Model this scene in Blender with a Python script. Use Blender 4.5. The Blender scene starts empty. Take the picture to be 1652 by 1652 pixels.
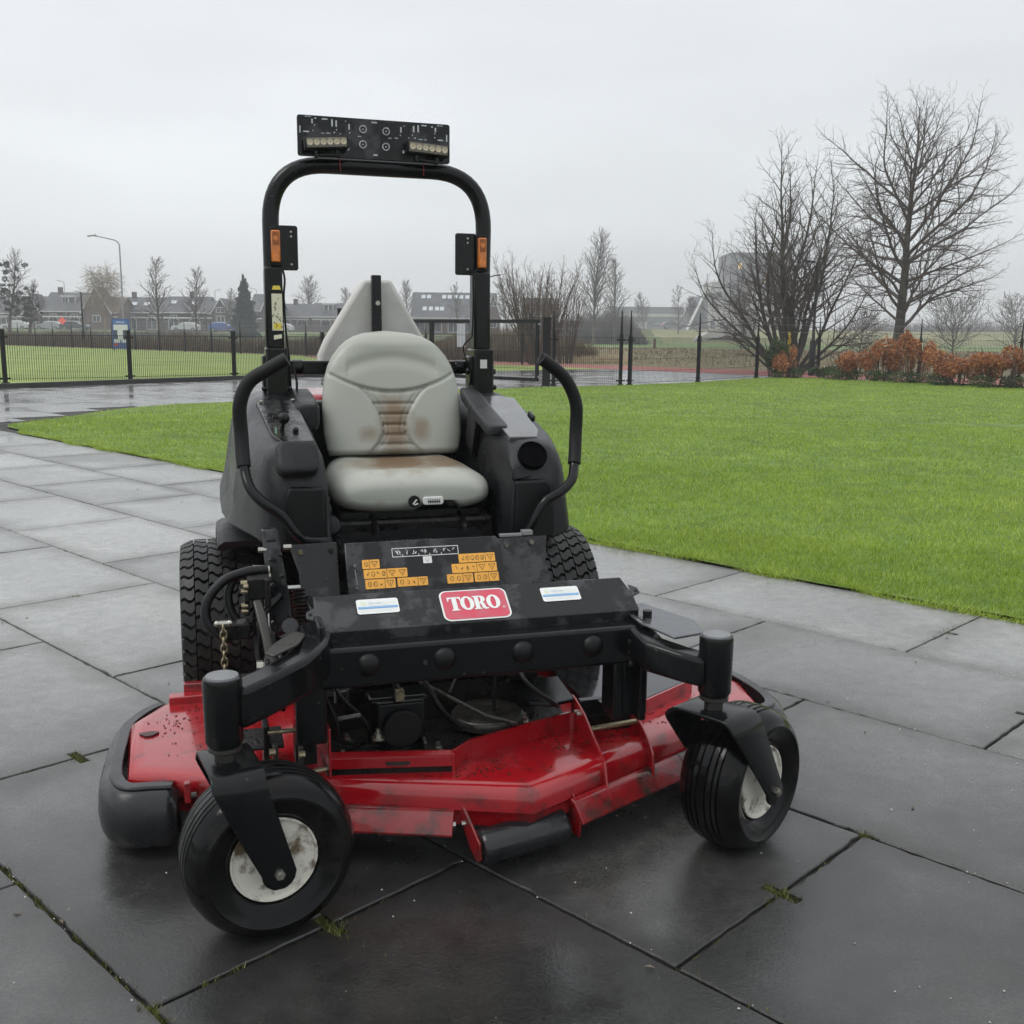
import bpy, bmesh, math, random
import numpy as np
from mathutils import Vector, Matrix, noise as mnoise
random.seed(7); np.random.seed(7)
SC = bpy.context.scene
COL = SC.collection
R = math.radians

# ------------------------------------------------------------------ camera
FPX, CX, CY, EYE = 1650.0, 826.0, 826.0, 1.25
pitch = math.atan((826 - 538) / 1650.0); roll = 0.010
fw = Vector((0, math.cos(pitch), -math.sin(pitch)))
rt0 = Vector((1, 0, 0)); up0 = rt0.cross(fw)
rt = rt0 * math.cos(roll) + up0 * math.sin(roll); up = rt.cross(fw)
cam_data = bpy.data.cameras.new("camera"); cam = bpy.data.objects.new("camera", cam_data)
COL.objects.link(cam)
cam.matrix_world = Matrix(((rt.x, up.x, -fw.x, 0), (rt.y, up.y, -fw.y, 0), (rt.z, up.z, -fw.z, EYE), (0, 0, 0, 1)))
cam_data.sensor_width = 36; cam_data.lens = 36 * FPX / 1652.0
cam_data.clip_start = 0.05; cam_data.clip_end = 3000
SC.camera = cam

# ------------------------------------------------------------------ world: overcast sky
world = bpy.data.worlds.new("World"); SC.world = world; world.use_nodes = True
nt = world.node_tree; nt.nodes.clear()
def N(t, ty, **kw):
    n = t.nodes.new(ty)
    for k, v in kw.items(): setattr(n, k, v)
    return n
sky = N(nt, 'ShaderNodeTexSky'); sky.sky_type = 'NISHITA'; sky.sun_disc = False
sky.sun_elevation = R(52); sky.sun_rotation = R(-60)
hs = N(nt, 'ShaderNodeHueSaturation'); hs.inputs['Saturation'].default_value = 0.12
nt.links.new(sky.outputs[0], hs.inputs['Color'])
bgA = N(nt, 'ShaderNodeBackground'); bgA.inputs['Strength'].default_value = 0.05
nt.links.new(hs.outputs[0], bgA.inputs['Color'])
tc = N(nt, 'ShaderNodeTexCoord'); sp = N(nt, 'ShaderNodeSeparateXYZ')
nt.links.new(tc.outputs['Generated'], sp.inputs[0])
cr = N(nt, 'ShaderNodeValToRGB'); e = cr.color_ramp
e.elements[0].position = 0.0; e.elements[0].color = (0.53, 0.56, 0.575, 1)
e.elements[1].position = 1.0; e.elements[1].color = (1.16, 1.18, 1.20, 1)
m = e.elements.new(0.12); m.color = (0.56, 0.592, 0.612, 1)
m = e.elements.new(0.34); m.color = (0.645, 0.675, 0.715, 1)
nt.links.new(sp.outputs['Z'], cr.inputs[0])
mp = N(nt, 'ShaderNodeMapping'); mp.inputs['Scale'].default_value = (1.2, 1.2, 4.5)
nt.links.new(tc.outputs['Generated'], mp.inputs[0])
ns = N(nt, 'ShaderNodeTexNoise'); ns.inputs['Scale'].default_value = 1.6; ns.inputs['Detail'].default_value = 3; ns.inputs['Roughness'].default_value = .5
nt.links.new(mp.outputs[0], ns.inputs['Vector'])
mr = N(nt, 'ShaderNodeMapRange'); mr.inputs[1].default_value = .3; mr.inputs[2].default_value = .7
mr.inputs[3].default_value = .84; mr.inputs[4].default_value = 1.09
nt.links.new(ns.outputs[0], mr.inputs[0])
bgB = N(nt, 'ShaderNodeBackground')
nt.links.new(cr.outputs[0], bgB.inputs['Color']); nt.links.new(mr.outputs[0], bgB.inputs['Strength'])
ad = N(nt, 'ShaderNodeAddShader'); wo = N(nt, 'ShaderNodeOutputWorld')
nt.links.new(bgA.outputs[0], ad.inputs[0]); nt.links.new(bgB.outputs[0], ad.inputs[1]); nt.links.new(ad.outputs[0], wo.inputs[0])

# ------------------------------------------------------------------ sun behind the cloud
sd = bpy.data.lights.new("sun", 'SUN'); sd.energy = 1.1; sd.angle = R(24); sd.color = (1, .97, .93)
sun = bpy.data.objects.new("sun", sd); COL.objects.link(sun)
sun.rotation_euler = (R(38), 0, R(-60))

SC.view_settings.view_transform = 'Standard'; SC.view_settings.look = 'None'
SC.view_settings.exposure = 0.0; SC.view_settings.gamma = 1.0; SC.view_settings.use_curve_mapping = False
SC.render.engine = 'CYCLES'
SC.cycles.max_bounces = 8; SC.cycles.diffuse_bounces = 3; SC.cycles.glossy_bounces = 3
SC.cycles.transmission_bounces = 4; SC.cycles.volume_bounces = 0; SC.cycles.transparent_max_bounces = 8
SC.cycles.volume_step_rate = 4

# ------------------------------------------------------------------ helpers
def at(px, D, h=0.0):
    """ground-truth helper: world x of a thing seen at photo column px, standing D metres away"""
    zc = D * math.cos(pitch) + (EYE - h) * math.sin(pitch)
    return (px - CX) / FPX * zc

def tag(o, label=None, cat=None, group=None, kind=None):
    if label: o['label'] = label
    if cat: o['category'] = cat
    if group: o['group'] = group
    if kind: o['kind'] = kind
    return o

def empty(name, loc=(0, 0, 0), rz=0.0):
    o = bpy.data.objects.new(name, None); COL.objects.link(o)
    o.location = loc; o.rotation_euler = (0, 0, rz); o.empty_display_size = .2
    return o

def setsmooth(me, ang):
    if ang is None: return
    me.shade_smooth()
    me.set_sharp_from_angle(angle=R(ang))

class MB:
    def __init__(s): s.v = []; s.f = []; s.mi = []
    def add(s, vs, fs, mi=0):
        b = len(s.v); s.v += [tuple(p) for p in vs]
        s.f += [tuple(b + i for i in f) for f in fs]; s.mi += [mi] * len(fs)
        return s
    def box(s, c, d, rot=None, mi=0):
        M = Matrix.Identity(3)
        if rot: 
            from mathutils import Euler
            M = Euler(rot).to_matrix()
        c = Vector(c); vs = []
        for x in (-.5, .5):
            for y in (-.5, .5):
                for z in (-.5, .5): vs.append(c + M @ Vector((x * d[0], y * d[1], z * d[2])))
        return s.add(vs, [(0, 1, 3, 2), (4, 6, 7, 5), (0, 4, 5, 1), (2, 3, 7, 6), (0, 2, 6, 4), (1, 5, 7, 3)], mi)
    def bx(s, x0, x1, y0, y1, z0, z1, mi=0):
        return s.box(((x0 + x1) / 2, (y0 + y1) / 2, (z0 + z1) / 2), (x1 - x0, y1 - y0, z1 - z0), None, mi)
    def prism(s, pts, n, mi=0):
        """closed polygon (3d points) extruded by vector n"""
        n = Vector(n); P = [Vector(p) for p in pts]; k = len(P)
        vs = P + [p + n for p in P]
        fs = [tuple(range(k))[::-1], tuple(range(k, 2 * k))] + [(i, (i + 1) % k, k + (i + 1) % k, k + i) for i in range(k)]
        return s.add(vs, fs, mi)
    def tube(s, path, r, n=8, caps=True, mi=0, closed=False, flat=1.0):
        P = [Vector(p) for p in path]; k = len(P)
        rs = r if isinstance(r, (list, tuple)) else [r] * k
        prev = None; vs = []
        for i in range(k):
            a = P[(i - 1) % k] if (i > 0 or closed) else P[i]; b = P[(i + 1) % k] if (i < k - 1 or closed) else P[i]
            t = (b - a); t = t.normalized() if t.length > 1e-9 else Vector((0, 0, 1))
            if prev is None:
                g = Vector((0, 0, 1)) if abs(t.z) < .9 else Vector((0, 1, 0))
                u = t.cross(g).normalized()
            else:
                u = (prev - t * prev.dot(t)); u = u.normalized() if u.length > 1e-6 else t.orthogonal().normalized()
            w = t.cross(u); prev = u
            for j in range(n):
                th = 2 * math.pi * j / n
                vs.append(P[i] + (u * math.cos(th) + w * math.sin(th) * flat) * rs[i])
        fs = []
        for i in range(k if closed else k - 1):
            i2 = (i + 1) % k
            for j in range(n):
                j2 = (j + 1) % n
                fs.append((i * n + j, i * n + j2, i2 * n + j2, i2 * n + j))
        if caps and not closed:
            fs.append(tuple(range(n))[::-1]); fs.append(tuple((k - 1) * n + j for j in range(n)))
        return s.add(vs, fs, mi)
    def cyl(s, a, b, r, n=20, r2=None, mi=0):
        return s.tube([a, b], [r, r if r2 is None else r2], n, True, mi)
    def lathe(s, prof, c, ax, n=32, mi=0, closed=False):
        """prof: (radius, along-axis) pairs"""
        ax = Vector(ax).normalized(); u = ax.orthogonal().normalized(); w = ax.cross(u); c = Vector(c)
        vs = []; k = len(prof)
        for (r, t) in prof:
            for j in range(n):
                th = 2 * math.pi * j / n
                vs.append(c + ax * t + (u * math.cos(th) + w * math.sin(th)) * r)
        fs = []
        for i in range(k if closed else k - 1):
            i2 = (i + 1) % k
            for j in range(n):
                j2 = (j + 1) % n
                fs.append((i * n + j, i * n + j2, i2 * n + j2, i2 * n + j))
        if not closed:
            if prof[0][0] > 1e-5: fs.append(tuple(range(n))[::-1])
            if prof[-1][0] > 1e-5: fs.append(tuple((k - 1) * n + j for j in range(n)))
        return s.add(vs, fs, mi)
    def ball(s, c, r, n=14, m=8, sc=(1, 1, 1), mi=0):
        vs = []; fs = []
        for i in range(m + 1):
            ph = math.pi * i / m
            for j in range(n):
                th = 2 * math.pi * j / n
                vs.append((c[0] + r * sc[0] * math.sin(ph) * math.cos(th), c[1] + r * sc[1] * math.sin(ph) * math.sin(th), c[2] + r * sc[2] * math.cos(ph)))
        for i in range(m):
            for j in range(n):
                j2 = (j + 1) % n
                fs.append((i * n + j, (i + 1) * n + j, (i + 1) * n + j2, i * n + j2))
        return s.add(vs, fs, mi)
    def loft(s, secs, caps=True, mi=0):
        k = len(secs); n = len(secs[0]); vs = [p for q in secs for p in q]; fs = []
        for i in range(k - 1):
            for j in range(n):
                j2 = (j + 1) % n
                fs.append((i * n + j, i * n + j2, (i + 1) * n + j2, (i + 1) * n + j))
        if caps: fs.append(tuple(range(n))[::-1]); fs.append(tuple((k - 1) * n + j for j in range(n)))
        return s.add(vs, fs, mi)
    def build(s, name, mat, parent=None, smooth=35, bevel=0, seg=2, sub=0, fixn=True):
        me = bpy.data.meshes.new(name); me.from_pydata(s.v, [], s.f)
        if fixn:
            bm = bmesh.new(); bm.from_mesh(me)
            bmesh.ops.remove_doubles(bm, verts=bm.verts, dist=1e-5)
            bmesh.ops.recalc_face_normals(bm, faces=bm.faces); bm.to_mesh(me); bm.free()
        mats = mat if isinstance(mat, (list, tuple)) else [mat]
        for q in mats: me.materials.append(q)
        if len(mats) > 1 and len(me.polygons) == len(s.mi): me.polygons.foreach_set('material_index', s.mi)
        setsmooth(me, smooth); me.update()
        return link(name, me, parent, bevel, seg, sub)

def link(name, me, parent=None, bevel=0, seg=2, sub=0):
    o = bpy.data.objects.new(name, me); COL.objects.link(o)
    if parent: o.parent = parent
    if sub: 
        q = o.modifiers.new("sub", 'SUBSURF'); q.levels = q.render_levels = sub
    if bevel:
        q = o.modifiers.new("bev", 'BEVEL'); q.width = bevel; q.segments = seg; q.limit_method = 'ANGLE'; q.angle_limit = R(40)
        q.harden_normals = False
    return o

def fill2d(loops, T, extr=0.0):
    """filled 2-D polygons with holes -> mesh data (verts through transform T(x,y,z))"""
    cu = bpy.data.curves.new("tmp", 'CURVE'); cu.dimensions = '2D'; cu.fill_mode = 'BOTH' if extr else 'FRONT'; cu.extrude = extr
    for lp in loops:
        sp_ = cu.splines.new('POLY'); sp_.points.add(len(lp) - 1)
        for i, p in enumerate(lp): sp_.points[i].co = (p[0], p[1], 0, 1)
        sp_.use_cyclic_u = True
    ob = bpy.data.objects.new("tmp", cu)
    me = bpy.data.meshes.new_from_object(ob)
    vs = [T(v.co.x, v.co.y, v.co.z) for v in me.vertices]; fs = [tuple(p.vertices) for p in me.polygons]
    bpy.data.objects.remove(ob); bpy.data.curves.remove(cu); bpy.data.meshes.remove(me)
    return vs, fs

def rrect(x0, x1, y0, y1, r, n=5):
    out = []
    for cx, cy, a in ((x1 - r, y1 - r, 0), (x0 + r, y1 - r, 90), (x0 + r, y0 + r, 180), (x1 - r, y0 + r, 270)):
        for i in range(n + 1):
            t = R(a + 90 * i / n); out.append((cx + r * math.cos(t), cy + r * math.sin(t)))
    return out

def catmull(pts, k=6, closed=False):
    P = [Vector(p) for p in pts]; n = len(P); out = []
    rng = range(n if closed else n - 1)
    for i in rng:
        p0 = P[(i - 1) % n] if (closed or i > 0) else P[i] * 2 - P[i + 1]
        p1 = P[i]; p2 = P[(i + 1) % n]
        p3 = P[(i + 2) % n] if (closed or i < n - 2) else p2 * 2 - p1
        for j in range(k):
            t = j / k
            out.append(.5 * ((2 * p1) + (p2 - p0) * t + (2 * p0 - 5 * p1 + 4 * p2 - p3) * t * t + (-p0 + 3 * p1 - 3 * p2 + p3) * t ** 3))
    if not closed: out.append(P[-1])
    return out

def rounded_path(pts, r, k=6):
    P = [Vector(p) for p in pts]; out = [P[0]]
    for i in range(1, len(P) - 1):
        a = (P[i - 1] - P[i]); b = (P[i + 1] - P[i]); rr = r[i] if isinstance(r, (list, tuple)) else r
        d = min(rr, a.length * .49, b.length * .49)
        A = P[i] + a.normalized() * d; B = P[i] + b.normalized() * d
        for j in range(k + 1):
            t = j / k
            out.append(A * (1 - t) ** 2 + P[i] * 2 * t * (1 - t) + B * t * t)
    out.append(P[-1]); return out

# ------------------------------------------------------------------ materials
MATS = {}
def mat(name, col, rough=.5, metal=0.0, nscale=0, namp=0.0, rvar=0.0, rscale=8, bump=0.0, bscale=60, coat=0, spec=.5, col2=None, c2scale=6, c2lo=.45, c2hi=.6, objrand=0.0, emit=None, trans=0, coords='Object'):
    if name in MATS: return MATS[name]
    m = bpy.data.materials.new(name); m.use_nodes = True; t = m.node_tree; b = t.nodes['Principled BSDF']
    b.inputs['Roughness'].default_value = rough; b.inputs['Metallic'].default_value = metal
    b.inputs['Specular IOR Level'].default_value = spec
    if coat: b.inputs['Coat Weight'].default_value = coat; b.inputs['Coat Roughness'].default_value = .06
    if trans: b.inputs['Transmission Weight'].default_value = trans
    b.inputs['Base Color'].default_value = (*col, 1)
    tcn = N(t, 'ShaderNodeTexCoord'); vec = tcn.outputs[coords]
    src = None
    if col2 is not None:
        n1 = N(t, 'ShaderNodeTexNoise'); n1.inputs['Scale'].default_value = c2scale; n1.inputs['Detail'].default_value = 6; n1.inputs['Roughness'].default_value = .6
        t.links.new(vec, n1.inputs['Vector'])
        m1 = N(t, 'ShaderNodeMapRange'); m1.inputs[1].default_value = c2lo; m1.inputs[2].default_value = c2hi
        t.links.new(n1.outputs[0], m1.inputs[0])
        mx = N(t, 'ShaderNodeMix', data_type='RGBA'); mx.inputs['A'].default_value = (*col, 1); mx.inputs['B'].default_value = (*col2, 1)
        t.links.new(m1.outputs[0], mx.inputs['Factor']); src = mx.outputs['Result']
    if namp or objrand:
        n2 = N(t, 'ShaderNodeTexNoise'); n2.inputs['Scale'].default_value = nscale or 20; n2.inputs['Detail'].default_value = 5
        t.links.new(vec, n2.inputs['Vector'])
        m2 = N(t, 'ShaderNodeMapRange'); m2.inputs[1].default_value = .25; m2.inputs[2].default_value = .75
        m2.inputs[3].default_value = 1 - namp; m2.inputs[4].default_value = 1 + namp
        t.links.new(n2.outputs[0], m2.inputs[0]); val = m2.outputs[0]
        if objrand:
            oi = N(t, 'ShaderNodeObjectInfo'); m3 = N(t, 'ShaderNodeMapRange'); m3.inputs[3].default_value = 1 - objrand; m3.inputs[4].default_value = 1 + objrand
            t.links.new(oi.outputs['Random'], m3.inputs[0])
            mu = N(t, 'ShaderNodeMath', operation='MULTIPLY'); t.links.new(val, mu.inputs[0]); t.links.new(m3.outputs[0], mu.inputs[1]); val = mu.outputs[0]
        vm = N(t, 'ShaderNodeVectorMath', operation='SCALE')
        if src: t.links.new(src, vm.inputs[0])
        else: vm.inputs[0].default_value = col
        t.links.new(val, vm.inputs['Scale']); src = vm.outputs[0]
    if src: t.links.new(src, b.inputs['Base Color'])
    if rvar:
        n3 = N(t, 'ShaderNodeTexNoise'); n3.inputs['Scale'].default_value = rscale; n3.inputs['Detail'].default_value = 6; n3.inputs['Roughness'].default_value = .62
        t.links.new(vec, n3.inputs['Vector'])
        m4 = N(t, 'ShaderNodeMapRange'); m4.inputs[1].default_value = .4; m4.inputs[2].default_value = .6
        m4.inputs[3].default_value = max(.03, rough - rvar); m4.inputs[4].default_value = min(1, rough + rvar)
        t.links.new(n3.outputs[0], m4.inputs[0]); t.links.new(m4.outputs[0], b.inputs['Roughness'])
    if bump:
        n5 = N(t, 'ShaderNodeTexNoise'); n5.inputs['Scale'].default_value = bscale; n5.inputs['Detail'].default_value = 4
        t.links.new(vec, n5.inputs['Vector'])
        bp = N(t, 'ShaderNodeBump'); bp.inputs['Strength'].default_value = bump; bp.inputs['Distance'].default_value = .004
        t.links.new(n5.outputs[0], bp.inputs['Height']); t.links.new(bp.outputs[0], b.inputs['Normal'])
    if emit: b.inputs['Emission Color'].default_value = (*emit[:3], 1); b.inputs['Emission Strength'].default_value = emit[3]
    MATS[name] = m; return m

BLK = mat('black_paint', (.005, .0055, .006), .17, rvar=.08, rscale=9, bump=.05, bscale=200, spec=.28, col2=(.045, .044, .042), c2scale=55, c2lo=.66, c2hi=.72)
BLKW = mat('black_paint_wet_film', (.008, .0085, .0095), .22, rvar=.13, rscale=14, bump=.07, bscale=120, spec=.34, col2=(.040, .043, .046), c2scale=11, c2lo=.5, c2hi=.58)
PLA = mat('black_moulded_plastic', (.0105, .0115, .013), .33, spec=.32, rvar=.1, rscale=5, bump=.35, bscale=420, col2=(.022, .024, .026), c2scale=5)
PLAD = mat('matt_black_plastic', (.005, .0052, .006), .38, spec=.28, bump=.2, bscale=400)
GRIP = mat('foam_grip', (.006, .006, .007), .5, spec=.28, bump=.3, bscale=500)
RUB = mat('tyre_rubber', (.0035, .0035, .0038), .17, spec=.22, rvar=.08, rscale=6, bump=.07, bscale=150, col2=(.018, .017, .015), c2scale=9, c2lo=.52, c2hi=.75)
RUBR = mat('worn_tread_rubber', (.010, .010, .0105), .40, spec=.4, rvar=.12, rscale=12, bump=.3, bscale=150, col2=(.022, .021, .019), c2scale=12)
RED = mat('red_deck_paint', (.34, .006, .011), .20, rvar=.11, rscale=9, coat=.6, col2=(.060, .008, .008), c2scale=11, c2lo=.53, c2hi=.74, bump=.05, bscale=40)
REDD = mat('dirty_red_paint', (.24, .006, .010), .28, rvar=.14, rscale=12, coat=.4, col2=(.030, .016, .012), c2scale=16, c2lo=.44, c2hi=.66, bump=.2, bscale=120)
STEEL = mat('zinc_steel', (.42, .41, .36), .32, metal=.9, rvar=.1, rscale=40)
DSTEEL = mat('oily_dark_steel', (.07, .068, .062), .35, metal=.7, rvar=.15, rscale=30)
BRASS = mat('yellow_zinc', (.30, .26, .17), .35, metal=.8, rvar=.1, rscale=40)
WHT = mat('dirty_cream_rim', (.70, .68, .60), .36, col2=(.13, .095, .055), c2scale=24, c2lo=.50, c2hi=.64, bump=.2, bscale=90, rvar=.1)
BEIGE = mat('beige_speckled_plastic', (.60, .595, .565), .5, nscale=160, namp=.06, bump=.2, bscale=260, col2=(.52, .51, .48), c2scale=4)
AMB = mat('amber_lens', (.62, .17, .012), .25, coat=.6, nscale=60, namp=.25)
AMBD = mat('amber_reflector_top', (.30, .085, .01), .3, nscale=90, namp=.4)
ORANGE = mat('orange_decal', (.82, .40, .055), .4, nscale=30, namp=.06)
INK = mat('decal_ink', (.03, .022, .012), .5)
WHD = mat('white_decal', (.72, .74, .72), .4, nscale=40, namp=.05)
BLUD = mat('blue_print', (.16, .36, .62), .4)
YGR = mat('yellow_green_print', (.60, .66, .36), .4)
LREDP = mat('badge_red', (.56, .045, .085), .3, col2=(.50, .085, .12), c2scale=30, coat=.3)
LENS = mat('led_reflector', (.16, .145, .12), .3, metal=.3, nscale=200, namp=.3)
DARKIN = mat('grimy_dark_metal', (.004, .004, .004), .40, spec=.3, rvar=.2, rscale=20, bump=.4, bscale=90, col2=(.012, .010, .008), c2scale=18)

# ================================================================== SETTING
AV = Vector((math.cos(R(-43.7)), math.sin(R(-43.7)))); BV = Vector((math.cos(R(44.9)), math.sin(R(44.9))))
def ab(a, b): p = AV * a + BV * b; return (p.x, p.y)

def sheet(name, poly, z, m, kind='structure', parent=None):
    me = bpy.data.meshes.new(name)
    me.from_pydata([(x, y, z) for x, y in poly], [], [tuple(range(len(poly)))])
    bm = bmesh.new(); bm.from_mesh(me); bmesh.ops.triangulate(bm, faces=bm.faces[:]); bmesh.ops.recalc_face_normals(bm, faces=bm.faces[:])
    if sum(f.normal.z for f in bm.faces) < 0: bmesh.ops.reverse_faces(bm, faces=bm.faces[:])
    bm.to_mesh(me); bm.free()
    me.materials.append(m); o = link(name, me, parent)
    if kind and not parent: o['kind'] = kind
    return o

# --- wet concrete slab material: dark damp patches, dry haze, painted sky sheen, grit, stains that run across the slabs in world space
def concrete(name, flat=False):
    m = bpy.data.materials.new(name); m.use_nodes = True; t = m.node_tree; b = t.nodes['Principled BSDF']; L = t.links.new
    geo = N(t, 'ShaderNodeNewGeometry'); pos = geo.outputs['Position']
    def noise(sc, det=5, rough=.55, dist=0, v=None):
        n = N(t, 'ShaderNodeTexNoise'); n.inputs['Scale'].default_value = sc; n.inputs['Detail'].default_value = det
        n.inputs['Roughness'].default_value = rough; n.inputs['Distortion'].default_value = dist
        L(v or pos, n.inputs['Vector']); return n.outputs[0]
    def rng(s, a, c, lo, hi):
        q = N(t, 'ShaderNodeMapRange'); q.inputs[1].default_value = a; q.inputs[2].default_value = c; q.inputs[3].default_value = lo; q.inputs[4].default_value = hi
        L(s, q.inputs[0]); return q.outputs[0]
    def math_(op, a, c):
        q = N(t, 'ShaderNodeMath', operation=op)
        for i, s in enumerate((a, c)):
            if isinstance(s, (int, float)): q.inputs[i].default_value = s
            else: L(s, q.inputs[i])
        return q.outputs[0]
    wet = rng(noise(.9, 5, .6, .4), .34, .56, .12, 1)          # wet film
    if not flat:      # slabs are slightly dished: the film stands in the middle and thins towards the worn edges
        tcn = N(t, 'ShaderNodeTexCoord')
        def axis(vx, vy, half):
            d = N(t, 'ShaderNodeVectorMath', operation='DOT_PRODUCT'); L(tcn.outputs['Object'], d.inputs[0]); d.inputs[1].default_value = (vx / half, vy / half, 0)
            return math_('ABSOLUTE', d.outputs['Value'], 0)
        sa = axis(BV.y / (AV.x * BV.y - AV.y * BV.x), -BV.x / (AV.x * BV.y - AV.y * BV.x), .62); sb = axis(-AV.y / (AV.x * BV.y - AV.y * BV.x), AV.x / (AV.x * BV.y - AV.y * BV.x), .40)
        ed = math_('ADD', math_('MAXIMUM', sa, sb), rng(noise(3.2, 4, .6), .25, .75, -.16, .16))
        wet = math_('MULTIPLY', wet, rng(ed, .98, .60, .12, 1))
    fine = noise(125, 4, .7); mid = noise(16, 6, .65); big = noise(.55, 3, .5)
    tone = math_('MULTIPLY', rng(fine, .25, .75, .50, 1.55), rng(mid, .3, .7, .76, 1.24))
    tone = math_('MULTIPLY', tone, rng(big, .3, .7, .76, 1.24))
    oi = N(t, 'ShaderNodeObjectInfo'); tone = math_('MULTIPLY', tone, rng(oi.outputs['Random'], 0, 1, .72, 1.3))
    tone = math_('MULTIPLY', tone, rng(wet, 0, 1, 1.12, .84))
    # sky sheen painted into the paving colour: paler away from the machine
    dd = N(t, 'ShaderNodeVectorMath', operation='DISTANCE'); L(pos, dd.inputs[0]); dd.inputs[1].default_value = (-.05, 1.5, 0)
    sheen_gain = rng(math_('ADD', dd.outputs['Value'], rng(noise(.7, 4, .6), .3, .7, -.7, .7)), .9, 3.0, 1.1, 7.6)  # colour gain of the painted sheen, rising with distance
    tone = math_('MULTIPLY', tone, sheen_gain)
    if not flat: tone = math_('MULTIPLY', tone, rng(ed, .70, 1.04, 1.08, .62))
    vm = N(t, 'ShaderNodeVectorMath', operation='SCALE'); vm.inputs[0].default_value = (.0265, .0268, .0255); L(tone, vm.inputs['Scale'])
    # white grit specks and dark specks
    vo = N(t, 'ShaderNodeTexVoronoi'); vo.inputs['Scale'].default_value = 26; vo.inputs['Randomness'].default_value = 1; L(pos, vo.inputs['Vector'])
    thr = rng(noise(3.1, 2), .45, .75, .0, .065)
    sp_ = math_('LESS_THAN', vo.outputs['Distance'], thr)
    mx = N(t, 'ShaderNodeMix', data_type='RGBA'); L(math_('MULTIPLY', sp_, .55), mx.inputs['Factor']); L(vm.outputs[0], mx.inputs['A']); mx.inputs['B'].default_value = (.30, .29, .26, 1)
    vo2 = N(t, 'ShaderNodeTexVoronoi'); vo2.inputs['Scale'].default_value = 9; L(pos, vo2.inputs['Vector'])
    sp2 = math_('LESS_THAN', vo2.outputs['Distance'], rng(noise(1.7, 2), .5, .8, 0, .09))
    mx2 = N(t, 'ShaderNodeMix', data_type='RGBA'); L(math_('MULTIPLY', sp2, .6), mx2.inputs['Factor']); L(mx.outputs['Result'], mx2.inputs['A']); mx2.inputs['B'].default_value = (.012, .011, .01, 1)
    # moss / dirt tint near the lawn and in patches
    ms = rng(noise(1.3, 4, .6), .56, .78, 0, .4)
    mx3 = N(t, 'ShaderNodeMix', data_type='RGBA'); L(ms, mx3.inputs['Factor']); L(mx2.outputs['Result'], mx3.inputs['A']); mx3.inputs['B'].default_value = (.030, .034, .022, 1)
    L(mx3.outputs['Result'], b.inputs['Base Color'])
    rough = math_('ADD', rng(wet, 0, 1, .40, .11), rng(mid, .3, .7, -.03, .05))
    L(rough, b.inputs['Roughness'])
    b.inputs['Specular IOR Level'].default_value = .72
    bp = N(t, 'ShaderNodeBump'); bp.inputs['Distance'].default_value = .0025
    L(rng(wet, 0, 1, .60 if not flat else .05, .14 if not flat else .015), bp.inputs['Strength'])
    L(math_('ADD', math_('MULTIPLY', fine, .7), math_('MULTIPLY', noise(48, 4, .6), .6)), bp.inputs['Height'])
    bp2 = N(t, 'ShaderNodeBump'); bp2.inputs['Distance'].default_value = .012; bp2.inputs['Strength'].default_value = .10 if not flat else .004
    L(noise(2.2, 3), bp2.inputs['Height']); L(bp.outputs[0], bp2.inputs['Normal']); L(bp2.outputs[0], b.inputs['Normal'])
    return m
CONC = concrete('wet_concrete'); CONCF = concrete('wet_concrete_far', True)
SOIL = mat('dark_joint_soil', (.012, .012, .010), .8, bump=.6, bscale=80, col2=(.060, .058, .045), c2scale=5, c2lo=.46, c2hi=.66, coords='Object')
GRASSB = mat('lawn_soil_green', (.10, .17, .022), .9, nscale=1.2, namp=.25, col2=(.15, .22, .03), c2scale=3)
FARG = mat('far_grass', (.19, .27, .05), .9, nscale=.35, namp=.22, col2=(.25, .31, .08), c2scale=.5, c2lo=.35, c2hi=.65, bump=.5, bscale=14)
FIELD = mat('stubble_field', (.205, .165, .095), .95, nscale=.8, namp=.3, col2=(.125, .125, .055), c2scale=.7, c2lo=.4, c2hi=.62, bump=.6, bscale=5)
FGREEN = mat('far_pasture', (.135, .205, .055), .95, nscale=.05, namp=.2)
ASPH = mat('wet_asphalt', (.085, .088, .09), .16, rvar=.05, rscale=.7, nscale=40, namp=.12, spec=.8, bump=.01, bscale=60)
PINK = mat('red_cycle_asphalt', (.33, .14, .125), .85, spec=.15, nscale=6, namp=.15, rvar=.1, rscale=2)
KERB = mat('wet_dark_kerb', (.022, .022, .020), .45, rvar=.1, rscale=5, bump=.3)

ground = sheet('ground', [(-900, -30), (900, -30), (900, 1500), (-900, 1500)], -.045, FGREEN)
sheet('joint_soil', [(-16, -3), (6, -3), (12, 4), (3, 30), (-9, 30), (-16, 24)], -.011, SOIL)

# lawn outline (near edge follows the slab row, far edge curves round to the gate)
near = []
a_ = 4.0
while a_ > -12.8:
    j = .05 * mnoise.noise(Vector((a_ * .9, 3, 0))) + .035 * mnoise.noise(Vector((a_ * 6, 0, 1)))
    near.append(ab(a_, 4.775 + j)); a_ -= .12
far = catmull([Vector((x, y, 0)) for x, y in [(-6.1, 12.65), (-6.55, 13.3), (-6.42, 14.51), (-6.21, 16.3), (-5.65, 17.5), (-4.98, 18.1), (-3.72, 20.0), (-1.8, 22.2), (0.03, 23.7), (1.4, 24.7), (2.7, 25.5)]], 6)
far = [(p.x, p.y) for p in far]
LAWN = near + [(-6.05, 12.45)] + far + [(4.97, 27.6), (7.3, 30.8), (9.2, 31.2), (13, 26.2), (16, 23.2), (14, 6), (9, 1.0)]
lawn = sheet('lawn', LAWN, .012, GRASSB)

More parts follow.
